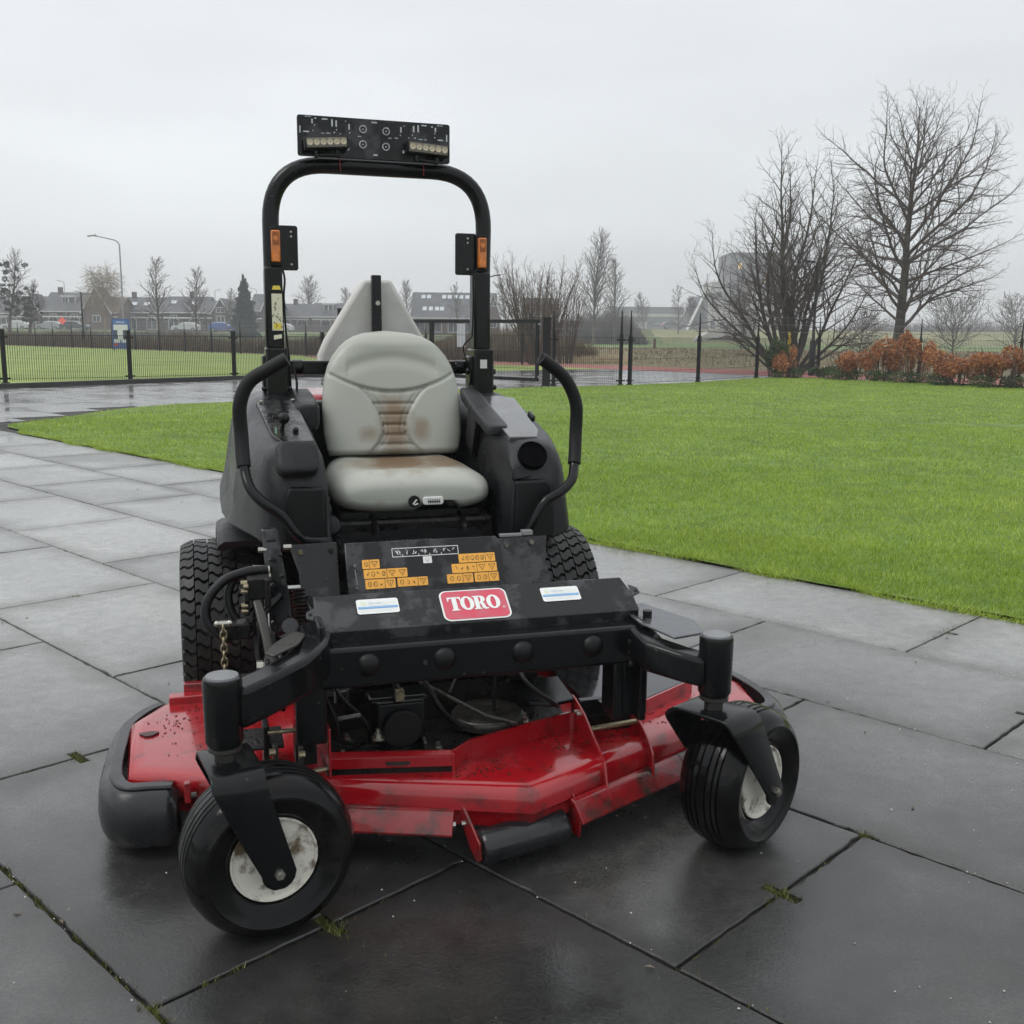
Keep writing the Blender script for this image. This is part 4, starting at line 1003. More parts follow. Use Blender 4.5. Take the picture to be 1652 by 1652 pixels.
def label(x0):
    w_ = .100; l = badge(x0, x0 + w_, .022, .068, .006, .0016, WHD, cover, 'dealer_label')
    badge(x0 + .003, x0 + w_ - .003, .0455, .0525, .0005, .0022, BLUD, l, 'blue_bar')
    n = 16; rg = [[(x0 + .016 + rr * math.cos(2 * math.pi * i / n), .036 + rr * .9 * math.sin(2 * math.pi * i / n)) for i in range(n)] for rr in (.006, .0042)]
    vs, fs = fill2d(rg, lambda x, y, z: onq(x, y, .0023)); o = MB(); o.add(vs, fs); o.build('label_ring', YGR, l, smooth=None, fixn=False)
    # word fragment TECHN + worn remainder
    S = {'T': [((0, 1), (1, 1)), ((.5, 1), (.5, 0))], 'E': [((0, 0), (0, 1)), ((0, 1), (1, 1)), ((0, .5), (.8, .5)), ((0, 0), (1, 0))], 'C': [((1, 1), (0, .8)), ((0, .8), (0, .2)), ((0, .2), (1, 0))], 'H': [((0, 0), (0, 1)), ((1, 0), (1, 1)), ((0, .5), (1, .5))], 'N': [((0, 0), (0, 1)), ((0, 1), (1, 0)), ((1, 0), (1, 1))]}
    sg = []; cx_ = x0 + .026
    for ch in 'TECHN':
        for a_, b_ in S[ch]: sg.append(((cx_ + a_[0] * .0048, .0385 - a_[1] * .0052), (cx_ + b_[0] * .0048, .0385 - b_[1] * .0052)))
        cx_ += .0066
    strokes('label_print', sg, .0022, mat('faded_blue_print', (.40, .50, .60), .5), l, .0009, onq)
    r_ = random.Random(4); sg = []
    for i in range(9): sg.append(((cx_ + i * .0042, .0335 + r_.random() * .005), (cx_ + i * .0042 + .003, .0335 + r_.random() * .005)))
    strokes('label_print', sg, .0022, mat('faded_green_print', (.58, .66, .50), .5), l, .0010, onq)
    sg = [((x0 + .03 + i * .006, .0425), (x0 + .0335 + i * .006, .0425)) for i in range(9)] + [((x0 + .008 + i * .0075, .058 + (i % 2) * .0003), (x0 + .013 + i * .0075, .058)) for i in range(11)] + [((x0 + .008 + i * .0085, .0625), (x0 + .013 + i * .0085, .0625)) for i in range(9)]
    strokes('label_print', sg, .0022, mat('pale_grey_print', (.52, .56, .58), .5), l, .0008, onq)
    sg = [((x0 + .008 + i * .0065, .049), (x0 + .012 + i * .0065, .049)) for i in range(13)]
    strokes('label_print', sg, .0026, mat('pale_bar_print', (.50, .64, .78), .5), l, .0013, onq)
label(-.248); label(.211)

# ---- front beam ---------------------------------------------------------
q = MB(); q.bx(-.352, .432, -1.152, -1.06, .452, .547); beam = q.build('front_beam', BLK, M, bevel=.009, seg=3)
for x in (-.239, -.062, .128, .306):
    q = MB(); q.lathe([(.0275, 0), (.0255, .006), (.019, .012), (.010, .0155), (0, .0165)], (x, -1.151, .505), (0, -1, 0), 24); q.build('dome_plug', PLAD, beam, smooth=60)
q = MB(); q.cyl((.365, -1.151, .497), (.365, -1.153, .497), .005, 10); q.cyl((-.30, -1.151, .50), (-.30, -1.153, .50), .004, 10); q.build('plug_hole', DARKIN, beam)
# end plates and hangers
q = MB(); q.bx(-.352, -.333, -1.14, -.85, .32, .60); q.bx(-.405, -.340, -1.15, -1.09, .325, .47); q.bx(.372, .400, -1.13, -1.05, .30, .46); q.bx(.432, .452, -1.155, -1.0, .30, .56); q.bx(.400, .470, -1.12, -1.02, .305, .45)
q.prism([(.38, -1.05, .305), (.47, -1.05, .305), (.44, -1.05, .275), (.40, -1.05, .285)], (0, .06, 0)); q.build('deck_hanger', BLK, M, bevel=.006)

# ---- caster arms --------------------------------------------------------
def boxbar(name, pts_, w, h_, m_=BLK, bev=.012, par=M):
    secs = []
    P_ = [V3(p) for p in pts_]
    for i, p in enumerate(P_):
        d = (P_[min(i + 1, len(P_) - 1)] - P_[max(i - 1, 0)]); d.z = 0; d.normalize(); n = V3((-d.y, d.x, 0))
        hh = h_[i] if isinstance(h_, (list, tuple)) else h_
        secs.append([tuple(p + n * w / 2 + V3((0, 0, hh / 2))), tuple(p - n * w / 2 + V3((0, 0, hh / 2))), tuple(p - n * w / 2 - V3((0, 0, hh / 2))), tuple(p + n * w / 2 - V3((0, 0, hh / 2)))])
    b = MB(); b.loft(secs); return b.build(name, m_, par, bevel=bev, seg=3, smooth=45)
PLx, PRx, PY = -.562, .545, -1.325
armL = boxbar('caster_arm', [(PLx + .02, PY, .498), (-.48, -1.285, .508), (-.41, -1.235, .522), (-.365, -1.17, .532), (-.345, -1.09, .53), (-.345, -1.0, .53)], .068, [.085, .085, .085, .088, .088, .088])
armR = boxbar('caster_arm', [(PRx - .02, PY, .480), (.48, -1.285, .488), (.43, -1.23, .498), (.432, -1.14, .505), (.44, -1.05, .51)], .066, [.07, .072, .075, .08, .08])
# weld plates on top of the arms
q = MB(); q.prism([(.43, -1.02, .556), (.50, -1.0, .556), (.575, -1.15, .545), (.56, -1.24, .540), (.47, -1.26, .540), (.425, -1.16, .552)], (0, 0, .006)); q.build('gusset', mat('wet_bare_steel', (.10, .105, .11), .14, rvar=.06, rscale=25, metal=.4, bump=.2, bscale=60), armR, bevel=.002)
q = MB(); q.cyl((.462, -1.12, .555), (.462, -1.12, .575), .012, 8); q.build('bolt', PLAD, armR)
q = MB()
for i in range(6): q.ball((.446 + .006 * math.sin(i * 2), -1.20 - .004 * i, .455 + i * .016), .009, 8, 6)
for i in range(6): q.ball((.405 + .004 * math.sin(i * 3), -1.158, .455 + i * .014), .008, 8, 6)
q.build('weld_bead', DARKIN, armR, smooth=60)
q = MB(); q.prism([(-.455, -1.24, .567), (-.40, -1.20, .577), (-.375, -1.13, .578), (-.40, -1.10, .578), (-.45, -1.17, .572), (-.47, -1.22, .568)], (0, 0, .006)); q.build('gusset', DSTEEL, armL, bevel=.002)

# ---- casters ------------------------------------------------------------
def caster(px, ang, trail, name_label):
    a = R(ang); d = V3((math.cos(a), math.sin(a), 0)); n = V3((math.sin(a), -math.cos(a), 0)); up_ = V3((0, 0, 1))
    C0 = V3((px, PY, 0)); r = .180
    root = empty('caster', (px, PY, 0)); root.parent = M
    loc = lambda t, w, z: tuple(d * t + n * w + up_ * z)
    # pivot housing
    q = MB(); q.lathe([(0, .422), (.034, .422), (.0385, .430), (.0395, .54), (.0395, .556), (.0375, .563), (.034, .564), (.034, .561), (0, .561)], (0, 0, 0), (0, 0, 1), 32); hs_ = q.build('pivot_housing', BLK, root, smooth=35)
    q = MB(); q.lathe([(0, .560), (.031, .560), (.0335, .564), (.032, .568), (0, .5685)], (0, 0, 0), (0, 0, 1), 32); q.build('dust_cap', mat('grey_dust_cap', (.15, .155, .16), .3, rvar=.1, rscale=20), hs_, smooth=35)
    q = MB(); q.lathe([(0, .37), (.022, .37), (.022, .425), (0, .425)], (0, 0, 0), (0, 0, 1), 20); q.lathe([(.03, .408), (.034, .411), (.034, .418), (.03, .421)], (0, 0, 0), (0, 0, 1), 24); q.build('stem', DSTEEL, root, smooth=40)
    # fork
    hw_ = .094
    pathn = [(-hw_, .130), (-hw_, .133), (-hw_, .140), (-hw_, .150), (-hw_, .165), (-hw_, .23), (-hw_, .30), (-hw_, .348)] + [(-hw_ + .036 - .036 * math.cos(t), .348 + .036 * math.sin(t)) for t in (R(22), R(45), R(68))] + [(-hw_ + .036, .384), (0, .384), (hw_ - .036, .384)] + [(hw_ - .036 + .036 * math.sin(t), .348 + .036 * math.cos(t)) for t in (R(22), R(45), R(68))] + [(hw_, .348), (hw_, .30), (hw_, .23), (hw_, .165), (hw_, .150), (hw_, .140), (hw_, .133), (hw_, .130)]
    def dr(z, w_):
        k = max(0, min(1, (.36 - z) / (.36 - .165)))
        c = k * trail
        half = .062 - .026 * k
        if z < .165: half = math.sqrt(max(1e-5, .036 ** 2 - (.165 - z) ** 2))
        return c - half * (1 if px > 0 else (.72 + .28 * k)), c + half
    vs = []; fs = []
    for (w_, z) in pathn:
        lo, hi = dr(z, w_)
        k = max(0, min(1, (.36 - z) / .195)); m1 = lo; m2 = hi
        for t_ in (m1, m1 * .5 + m2 * .5, m2): vs.append(loc(t_, w_, z + (.004 * (t_ - (m1 + m2) / 2) if 0 else 0)))
    for i in range(len(pathn) - 1):
        for j in range(2): a0 = i * 3 + j; fs.append((a0, a0 + 1, a0 + 4, a0 + 3))
    q = MB(); q.add(vs, fs); fk = q.build('fork', BLK, root, smooth=50)
    so = fk.modifiers.new('sol', 'SOLIDIFY'); so.thickness = .009; so.offset = 0; bv = fk.modifiers.new('bev', 'BEVEL'); bv.width = .0025; bv.segments = 2; bv.limit_method = 'ANGLE'; bv.angle_limit = R(50)
    # axle bolts
    q = MB()
    for s in (-1, 1):
        c0 = V3(loc(trail, s * (hw_ + .003), .165)); c1 = V3(loc(trail, s * (hw_ + .013), .165)); q.cyl(c0, c1, .0105, 6); q.cyl(V3(loc(trail, s * hw_, .165)), c0, .015, 18); q.cyl(c1, V3(loc(trail, s * (hw_ + .017), .165)), .006, 12)
    q.build('axle_bolt', STEEL, root, smooth=30)
    # wheel
    w = empty('wheel', loc(trail, 0, r + .001)); w.parent = root
    hw2 = .072; KR = .180 / .163
    prof = [(.078, -.040), (.083, -.052), (.095, -.061), (.110, -.0685), (.124, -hw2), (.1265, -.0745), (.129, -.0748), (.1315, -.0735), (.133, -.0712), (.140, -.0685), (.1475, -.062), (.1535, -.053), (.157, -.045)]
    g_ = [(.159, -.040), (.1555, -.0385), (.1555, -.0365), (.160, -.035), (.1612, -.028), (.1575, -.0265), (.1575, -.0245), (.162, -.023), (.1626, -.013), (.1588, -.0115), (.1588, -.0095), (.163, -.008)]
    full = prof + g_ + [(.163, .0)] + [(rr, -t) for rr, t in g_[::-1]] + [(rr, -t) for rr, t in prof[::-1]]
    full = [(a_ * KR, b_ * 1.10) for a_, b_ in full]
    q = MB(); q.lathe(full, (0, 0, 0), n, 72); ty = q.build('tyre', RUB, w, smooth=38)
    # flatten the contact patch slightly
    for v in ty.data.vertices:
        if v.co.z < -.1760: v.co.z = -.1760 + (v.co.z + .1760) * .25
    w.location.z = r - .003
    # moulded ring on the sidewall, valve and scuffs
    q = MB(); q.lathe([(.0895, .0560), (.0915, .0595), (.0900, .0625), (.0870, .0620), (.0845, .0560), (.0815, .0500), (.0750, .0470), (.0715, .0430), (.0690, .0330), (.0670, .004), (.0610, -.006), (.034, -.008), (.031, .026), (.020, .034), (0, .034)], (0, 0, 0), n, 48)
    q.lathe([(.0895, .0560), (.0915, .0595), (.0900, .0625), (.0870, .0620), (.0845, .0560), (.0815, .0500), (.0750, .0470), (.0715, .0430), (.0690, .0330), (.0670, .004), (.0610, -.006), (.034, -.008), (.031, .026), (.020, .034), (0, .034)], (0, 0, 0), -n, 48)
    rim = q.build('rim', WHT, w, smooth=35)
    q = MB(); p0 = n * .02 + d * .045 + up_ * .012; q.cyl(p0, p0 + n * .022, .0042, 8); q.cyl(p0 + n * .02, p0 + n * .026, .0052, 8)
    for k in range(4):
        t_ = R(45 + 90 * k); pc = n * .009 + (d * math.cos(t_) + up_ * math.sin(t_)) * .046; q.cyl(pc, pc + n * .007, .0065, 6)
    q.build('valve_and_nuts', DARKIN, w)
    return root
caster(PLx, 10, .080, ''); caster(PRx, 29, .138, '')

# ---- hydraulics, links and chain at the left ----------------------------
q = MB()
q.tube(catmull([(-.44, -.86, .672), (-.49, -.87, .672), (-.545, -.88, .655), (-.583, -.89, .612), (-.588, -.90, .565), (-.56, -.91, .53), (-.53, -.91, .515)], 6), .0115, 10)
q.tube(catmull([(-.44, -.84, .668), (-.475, -.85, .672), (-.515, -.86, .658), (-.535, -.87, .62), (-.528, -.88, .575), (-.505, -.89, .545), (-.48, -.89, .53)], 6), .0105, 10)
q.build('hydraulic_hose', PLAD, M, smooth=60)
q = MB(); q.cyl((-.475, -.85, .670), (-.435, -.85, .667), .014, 12); q.cyl((-.465, -.86, .650), (-.435, -.85, .655), .012, 12); q.build('hose_fitting', STEEL, M)
q = MB(); q.bx(-.492, -.445, -.93, -.88, .615, .668); q.bx(-.50, -.488, -.94, -.87, .58, .66); q.bx(-.452, -.438, -.94, -.87, .595, .668); q.bx(-.56, -.49, -.95, -.90, .525, .565); cy = q.build('lift_bracket', DARKIN, M, bevel=.004)
q = MB()
for z in (.66, .64, .605, .592): q.cyl((-.507, -.935, z), (-.492, -.935, z), .0065, 8)
q.cyl((-.50, -.945, .655), (-.49, -.95, .655), .005, 8); q.build('bolt', BRASS, cy)
q = MB(); q.tube([(-.47, -.93, .615), (-.452, -.98, .53), (-.442, -1.01, .48)], [.013, .013, .017], 8, flat=.55); lk = q.build('lift_link', DSTEEL, M, bevel=.002)
q = MB(); q.bx(-.462, -.450, -1.04, -.98, .37, .495); q.bx(-.430, -.418, -1.04, -.98, .37, .495); q.build('clevis', BLKW, lk, bevel=.004)
q = MB(); q.cyl((-.478, -1.012, .478), (-.404, -1.012, .478), .009, 8); q.cyl((-.480, -1.012, .478), (-.466, -1.012, .478), .014, 6); q.cyl((-.416, -1.012, .478), (-.400, -1.012, .478), .014, 6); q.build('pin', STEEL, lk)
q = MB(); q.tube([(-.395, -.95, .545), (-.375, -1.02, .50), (-.362, -1.07, .47)], .015, 10); q.tube([(-.405, -.80, .50), (-.398, -.98, .56)], .02, 10); q.build('damper', mat('wet_damper', (.05, .05, .052), .15, metal=.6), M, smooth=50)
q = MB()
for i in range(14): q.lathe([(.016, -.002), (.019, 0), (.016, .002)], (-.362, -.80 - i * .004, .60 - i * .009), (0, -.4, -.9), 14)
q.build('spring', DSTEEL, M)
q = MB(); z = .572
for k in range(7):
    c = V3((-.551, -1.0, z)); hor = V3((1, 0, 0)) if k % 2 else V3((.25, 1, 0)).normalized()
    pts_ = [c + hor * .0068 * math.sin(t) + V3((0, 0, 1)) * .0115 * math.cos(t) * (1.0) for t in [2 * math.pi * i / 12 for i in range(12)]]
    q.tube(pts_, .0027, 6, closed=True); z -= .0165
q.build('chain', BRASS, M, smooth=60)
q = MB(); q.cyl((-.563, -1.0, .583), (-.539, -1.0, .583), .0055, 8); q.ball((-.565, -1.0, .583), .0075, 8, 6); q.ball((-.537, -1.0, .583), .0075, 8, 6); q.cyl((-.57, -1.0, .462), (-.532, -1.0, .462), .006, 8); q.build('shackle_pin', STEEL, M)
q = MB(); q.bx(-.575, -.40, -1.08, -.96, .40, .447); q.build('lift_arm', DARKIN, M, bevel=.006)

# ---- the deck -----------------------------------------------------------
dk = empty('mowing_deck', (0, 0, 0)); dk.parent = M
OUT = [(-.785, -.885), (-.30, -1.072), (.127, -1.246), (.63, -1.005), (.945, -.86), (.985, -.70), (.975, -.62), (.90, -.50), (.80, -.44), (.45, -.42), (.1, -.40), (-.45, -.36), (-.62, -.36), (-.72, -.41), (-.80, -.55)]
def offset_poly(P_, d):
    out = []; n = len(P_)
    for i in range(n):
        a_, b_, c_ = V3(P_[i - 1]), V3(P_[i]), V3(P_[(i + 1) % n]); e1 = (b_ - a_).normalized(); e2 = (c_ - b_).normalized()
        n1 = V3((e1.y, -e1.x)); n2 = V3((e2.y, -e2.x)); m_ = (n1 + n2); m_.normalize(); k = max(.5, m_.dot(n1)); out.append(b_ + m_ * d / k)
    return [(p.x, p.y) for p in out]
def deckrings(rings):
    q = MB(); n = len(OUT); vs = []
    for (o, z) in rings: vs += [(x, y, z) for x, y in offset_poly(OUT, o)]
    fs = []
    for i in range(len(rings) - 1):
        for j in range(n): j2 = (j + 1) % n; fs.append((i * n + j, i * n + j2, (i + 1) * n + j2, (i + 1) * n + j))
    fs.append(tuple(range(n))); q.add(vs, fs); return q
sgn_ = 1 if offset_poly(OUT, .1)[2][1] < OUT[2][1] else -1
rings = [(-.040, .200), (-.020, .198), (-.006, .190), (.001, .176), (.003, .165), (.004, .140), (-.004, .134), (-.006, .10)]
shell = deckrings([(o * sgn_, z) for o, z in rings]).build('deck_shell', RED, dk, smooth=50)
# lower flange strips
q = MB()
def flange(a_, b_, z0=.140, z1=.092, lift0=0, lift1=0):
    a_, b_ = V3((*a_, 0)), V3((*b_, 0)); d = (b_ - a_).normalized(); n = V3((d.y, -d.x, 0)); 
    if n.y > 0: n = -n
    sec = [(0.0, z0 + .004), (.012, z0 + .002), (.018, z0 - .003), (.046, z1 + .006), (.046, z1), (.041, z1 - .001), (.012, z0 - .008), (0, z0 - .004)]
    q.loft([[tuple(p + n * o + V3((0, 0, z + l))) for o, z in sec] for p, l in ((a_, lift0), (b_, lift1))])
flange((-.62, -.955), (-.045, -1.178)); flange((.235, -1.205), (.60, -1.03)); flange((.60, -1.03), (.93, -.875))
q.build('lower_flange', REDD, dk, smooth=35, bevel=.002)
# raised belt housing wall
def wall(pts2, z0, z1, th=.006, m_=RED, name='housing_wall', bev=.0015, lean=0):
    q = MB()
    P_ = [V3((x, y, 0)) for x, y in pts2]
    for a_, b_ in zip(P_, P_[1:]):
        d = (b_ - a_).normalized(); n = V3((-d.y, d.x, 0)) * th
        q.prism([a_ + V3((0, 0, z0)), b_ + V3((0, 0, z0)), b_ + V3((0, 0, z1)), a_ + V3((0, 0, z1))], n)
    return q.build(name, m_, dk, bevel=bev, smooth=None)
wall([(-.322, -1.045), (-.028, -1.105)], .216, .243); wall([(-.028, -1.108), (-.026, -1.09), (.035, -1.035), (.335, -.925), (.348, -.93)], .192, .250)
wall([(-.335, -.60), (-.322, -1.050)], .195, .32); wall([(-.29, -.44), (.35, -.50), (.46, -.50)], .19, .235, m_=REDD); wall([(.50, -.905), (.592, -.862), (.79, -.742), (.80, -.70)], .192, .238)
q = MB(); q.prism([(.42, -.88, .222), (.585, -.845, .222), (.785, -.725, .222), (.86, -.56, .222), (.42, -.50, .222)], (0, 0, .010)); q.build('belt_cover', mat('wet_black_cover', (.006, .0065, .007), .07, rvar=.03, rscale=12, spec=.7, bump=.03), dk, bevel=.003)
q = MB(); q.prism([(-.318, -1.040, .190), (-.032, -1.099, .190), (-.032, -1.099, .218), (-.318, -1.040, .218)], (0, .004, 0)); q.build('slot_shadow_plate', DARKIN, dk)  # dark plate added to stand for the shadow inside the slot
# front lip over the slot
q = MB(); q.prism([(-.322, -1.045, .243), (-.028, -1.105, .243), (-.030, -1.085, .247), (-.315, -1.02, .247)], (0, 0, .003)); q.build('housing_lip', RED, dk)
# gusset plates
def gus(x, prof): 
    q = MB(); q.prism([(x, y, z) for y, z in prof], (.006, 0, 0)); return q.build('gusset_plate', RED, dk, bevel=.0015)
gus(.345, [(-.905, .19), (-.905, .292), (-.93, .290), (-1.00, .272), (-1.10, .222), (-1.150, .196), (-1.168, .140), (-1.150, .118), (-1.118, .118), (-1.118, .18)])
gus(.500, [(-.90, .19), (-.90, .262), (-.955, .256), (-1.0, .243), (-1.07, .206), (-1.098, .180), (-1.106, .122), (-1.075, .112), (-1.05, .112), (-1.05, .18)])
for y, z in ((-.955, .262), (-.975, .262)):
    q = MB(); q.cyl((.345, y, z), (.336, y, z), .005, 8); q.build('bolt', STEEL, dk)
gus(-.385, [(-.80, .19), (-.80, .29), (-.86, .30), (-.90, .26), (-1.0, .22), (-1.0, .19)])
# roller at the nose with its bracket
q = MB(); ra, rb_ = V3((-.004, -1.250, .073)), V3((.222, -1.200, .076)); LR = (rb_ - ra).length; q.lathe([(0, 0), (.036, 0), (.041, .005), (.0425, .012), (.0425, LR - .012), (.041, LR - .005), (.036, LR), (0, LR)], ra, rb_ - ra, 56); q.build('anti_scalp_roller', mat('wet_black_roller', (.011, .0115, .013), .22, rvar=.08, rscale=18, bump=.15, bscale=50), dk, smooth=40)
q = MB()
q.prism([(-.032, -1.175, .150), (-.028, -1.19, .148), (-.015, -1.225, .112), (-.009, -1.270, .092), (-.008, -1.275, .055), (-.011, -1.258, .040), (-.018, -1.222, .060), (-.029, -1.188, .105)], (.006, .002, 0))
q.prism([(.232, -1.165, .165), (.245, -1.20, .15), (.256, -1.225, .085), (.256, -1.215, .045), (.243, -1.19, .05), (.236, -1.165, .1)], (.005, .002, 0)); rbk = q.build('roller_bracket', REDD, dk, bevel=.001)
q = MB(); q.cyl((-.060, -1.195, .112), (-.048, -1.195, .112), .0085, 6); q.cyl((-.034, -1.200, .114), (-.022, -1.200, .114), .006, 8); q.build('bolt', STEEL, rbk)
# corner bumpers
def bumper(pts2, z0, z1, w):
    secs = []; P_ = catmull([V3((x, y, 0)) for x, y in pts2], 5); n = len(P_)
    for i, p in enumerate(P_):
        d = (P_[min(i + 1, n - 1)] - P_[max(i - 1, 0)]).normalized(); nn_ = V3((d.y, -d.x, 0)); k = .72 if i in (0, n - 1) else (.93 if i in (1, n - 2) else 1)
        sec = []
        for (o, z) in [(-.010, 1), (.012, 1.0), (.030, .93), (.046, .72), (.050, .45), (.046, .2), (.034, .04), (.012, 0), (-.012, .02), (-.012, .5)]:
            zz = z0 + (z1 - z0) * (.5 + (z - .5) * k); sec.append(tuple(p + nn_ * (o * w / .05) * (k if o > 0 else 1) + V3((0, 0, zz))))
        secs.append(sec)
    q = MB(); q.loft(secs); b = q.build('corner_bumper', mat('wet_rubber_bumper', (.014, .0145, .016), .22, rvar=.12, rscale=7, bump=.15, bscale=160), dk, smooth=50, bevel=.003)
    secs = []
    for i, p in enumerate(P_[1:-1]):
        d = (P_[min(i + 2, n - 1)] - P_[max(i, 0)]).normalized(); nn_ = V3((d.y, -d.x, 0)); secs.append([tuple(p + nn_ * o + V3((0, 0, z1 + z))) for o, z in ((-.016, .0), (-.016, .007), (.012, .007), (.016, .0))])
    q = MB(); q.loft(secs); q.build('bumper_lip', mat('wet_rubber_bumper', (0, 0, 0)), b, smooth=50, bevel=.002)
bumper([(-.715, -.36), (-.765, -.42), (-.808, -.52), (-.816, -.64), (-.819, -.78), (-.812, -.87), (-.785, -.925), (-.73, -.935), (-.668, -.945)], .030, .175, .045)
bumper([(.70, -.93), (.80, -.925), (.90, -.915), (.965, -.89), (.995, -.82), (1.0, -.70), (.985, -.60), (.92, -.49), (.84, -.43)], .035, .195, .055)
q = MB(); q.bx(-.655, -.640, -.975, -.955, .14, .19); q.bx(.93, .945, -.9, -.88, .14, .19); tb = q.build('bumper_tab', RED, dk, bevel=.002)
q = MB(); q.cyl((-.640, -.972, .158), (-.628, -.972, .158), .008, 8); q.cyl((-.66, -.99, .085), (-.63, -.99, .085), .017, 12); q.build('bolt', DSTEEL, tb)
# belt cover, pulleys, gearbox in the well
q = MB(); q.prism([(-.33, -.55, .197), (-.325, -1.04, .197), (-.03, -1.08, .197), (.05, -1.02, .197), (.34, -.91, .197), (.40, -.50, .197)], (0, 0, .012)); q.prism([(-.31, -.5, .21), (-.31, -.80, .21), (.30, -.75, .21), (.3, -.5, .21)], (0, 0, .10)); q.build('belt_well', DARKIN, dk)
q = MB(); q.lathe([(0, 0), (.035, 0), (.040, .006), (.060, .012), (.092, .010), (.097, .0), (.097, -.018), (0, -.02)], (.125, -.855, .240), (0, 0, 1), 44); q.build('spindle_pulley', mat('dusty_pulley', (.030, .026, .021), .5, rvar=.1, rscale=20, col2=(.012, .011, .01), c2scale=30), dk, smooth=35)
q = MB(); q.lathe([(.034, .006), (.040, .010), (.043, .010), (.044, .006)], (.125, -.855, .240), (0, 0, 1), 32); q.lathe([(.094, .008), (.0975, .003), (.0985, -.006)], (.125, -.855, .240), (0, 0, 1), 44); q.build('worn_edge', DSTEEL, dk, smooth=60)
q = MB(); q.bx(-.200, -.080, -1.02, -.92, .225, .360); q.bx(-.215, -.07, -1.0, -.93, .345, .365); gb = q.build('gearbox', BLK, dk, bevel=.008)
q = MB(); q.cyl((-.140, -1.02, .293), (-.140, -1.036, .293), .0475, 32); q.build('gearbox_cover', PLAD, gb, bevel=.003)
q = MB(); q.bx(-.155, -.135, -1.03, -1.01, .365, .392); q.cyl((-.145, -1.03, .385), (-.145, -1.045, .385), .009, 8); q.build('fitting', BRASS, gb)
q = MB(); q.lathe([(0, 0), (.03, 0), (.07, .005), (.085, .012), (.085, .02), (0, .022)], (-.145, -1.0, .212), (0, 0, 1), 36); q.lathe([(.02, .02), (.032, .024), (.032, .03), (0, .03)], (-.145, -1.0, .214), (0, 0, 1), 30); q.build('input_pulley', DSTEEL, dk, smooth=35)
q = MB(); q.tube([(-.086, -1.02, .262), (-.086, -1.045, .255), (-.086, -1.045, .226), (-.03, -1.045, .222)], .005, 6); q.tube([(-.20, -1.02, .24), (-.21, -1.04, .225), (-.31, -1.03, .222)], .005, 6); q.build('gearbox_strap', DSTEEL, dk)
for x, y, z in ((-.285, -1.02, .226), (-.262, -.92, .226), (-.052, -1.035, .226), (-.20, -1.03, .275), (-.25, -.80, .33), (.215, -.90, .226)):
    q = MB(); q.cyl((x, y, z), (x, y, z + .004), .0165, 16); q.cyl((x, y, z + .004), (x, y, z + .014), .0105, 6); q.cyl((x, y, z + .014), (x, y, z + .026), .0055, 10); q.build('stud_nut', STEEL, dk)
q = MB(); 
for i in range(5): q.lathe([(.015, -.003), (.020, 0), (.015, .003)], (-.27, -.90, .33 + i * .008), (0, 0, 1), 16)
q.cyl((-.27, -.90, .29), (-.27, -.90, .39), .006, 8); q.tube([(-.29, -.98, .315), (-.235, -.985, .322)], .007, 8); q.build('belt_tensioner', DSTEEL, dk)
q = MB(); q.tube([(-.05, -.80, .33), (.10, -.92, .262), (.165, -1.0, .262)], .0055, 8); q.tube([(.02, -.85, .31), (.09, -.74, .36)], .004, 6); q.build('idler_rod', DSTEEL, dk)
q = MB(); q.prism([(.20, -.80, .30), (.345, -.80, .30), (.345, -.93, .28), (.27, -.955, .28), (.22, -.93, .28)], (0, 0, .010)); q.cyl((.17, -.80, .305), (.17, -.80, .32), .03, 20); q.build('idler_bracket', BLK, dk, bevel=.003)
q = MB(); q.bx(.352, .50, -.955, -.93, .19, .29); q.build('baffle_plate', BLK, dk, bevel=.003)
q = MB(); q.cyl((.352, -.99, .222), (.50, -.99, .232), .0075, 10); q.cyl((.31, -.76, .325), (.45, -.76, .335), .008, 10); q.cyl((-.46, -1.02, .315), (-.34, -1.02, .315), .006, 8); q.cyl((-.45, -1.06, .215), (-.30, -1.03, .215), .006, 8); q.build('link_rod', BRASS, dk)
# cables and hoses threading through the well
for pts_, rr_ in (([(-.30, -.75, .42), (-.28, -.92, .36), (-.22, -.98, .30), (-.21, -.97, .24)], .006), ([(-.05, -.80, .44), (-.07, -.93, .40), (-.04, -.99, .33), (.02, -.96, .25)], .007), ([(.22, -.80, .42), (.20, -.93, .36), (.27, -.97, .30), (.31, -.90, .26)], .006), ([(-.33, -1.0, .40), (-.30, -1.03, .33), (-.29, -1.0, .27), (-.24, -.97, .24)], .005), ([(-.12, -.9, .43), (-.15, -.98, .41), (-.145, -1.02, .38)], .008)):
    q = MB(); q.tube(catmull(pts_, 6), rr_, 8); q.build('control_cable', PLAD, M, smooth=60)
for pts_, rr_ in (([(-.41, -.84, .60), (-.46, -.90, .56), (-.47, -.95, .47), (-.43, -.98, .38)], .009), ([(-.37, -.86, .52), (-.40, -.94, .47), (-.46, -.99, .40), (-.49, -.98, .33)], .007)):
    q = MB(); q.tube(catmull(pts_, 6), rr_, 8); q.build('hydraulic_hose', PLAD, M, smooth=60)
q = MB(); q.prism([(.13, -.80, .365), (.30, -.80, .365), (.30, -.90, .36), (.13, -.90, .36)], (0, 0, .006)); q.bx(.13, .136, -.90, -.88, .26, .36); q.build('idler_guard', DARKIN, dk, bevel=.002)
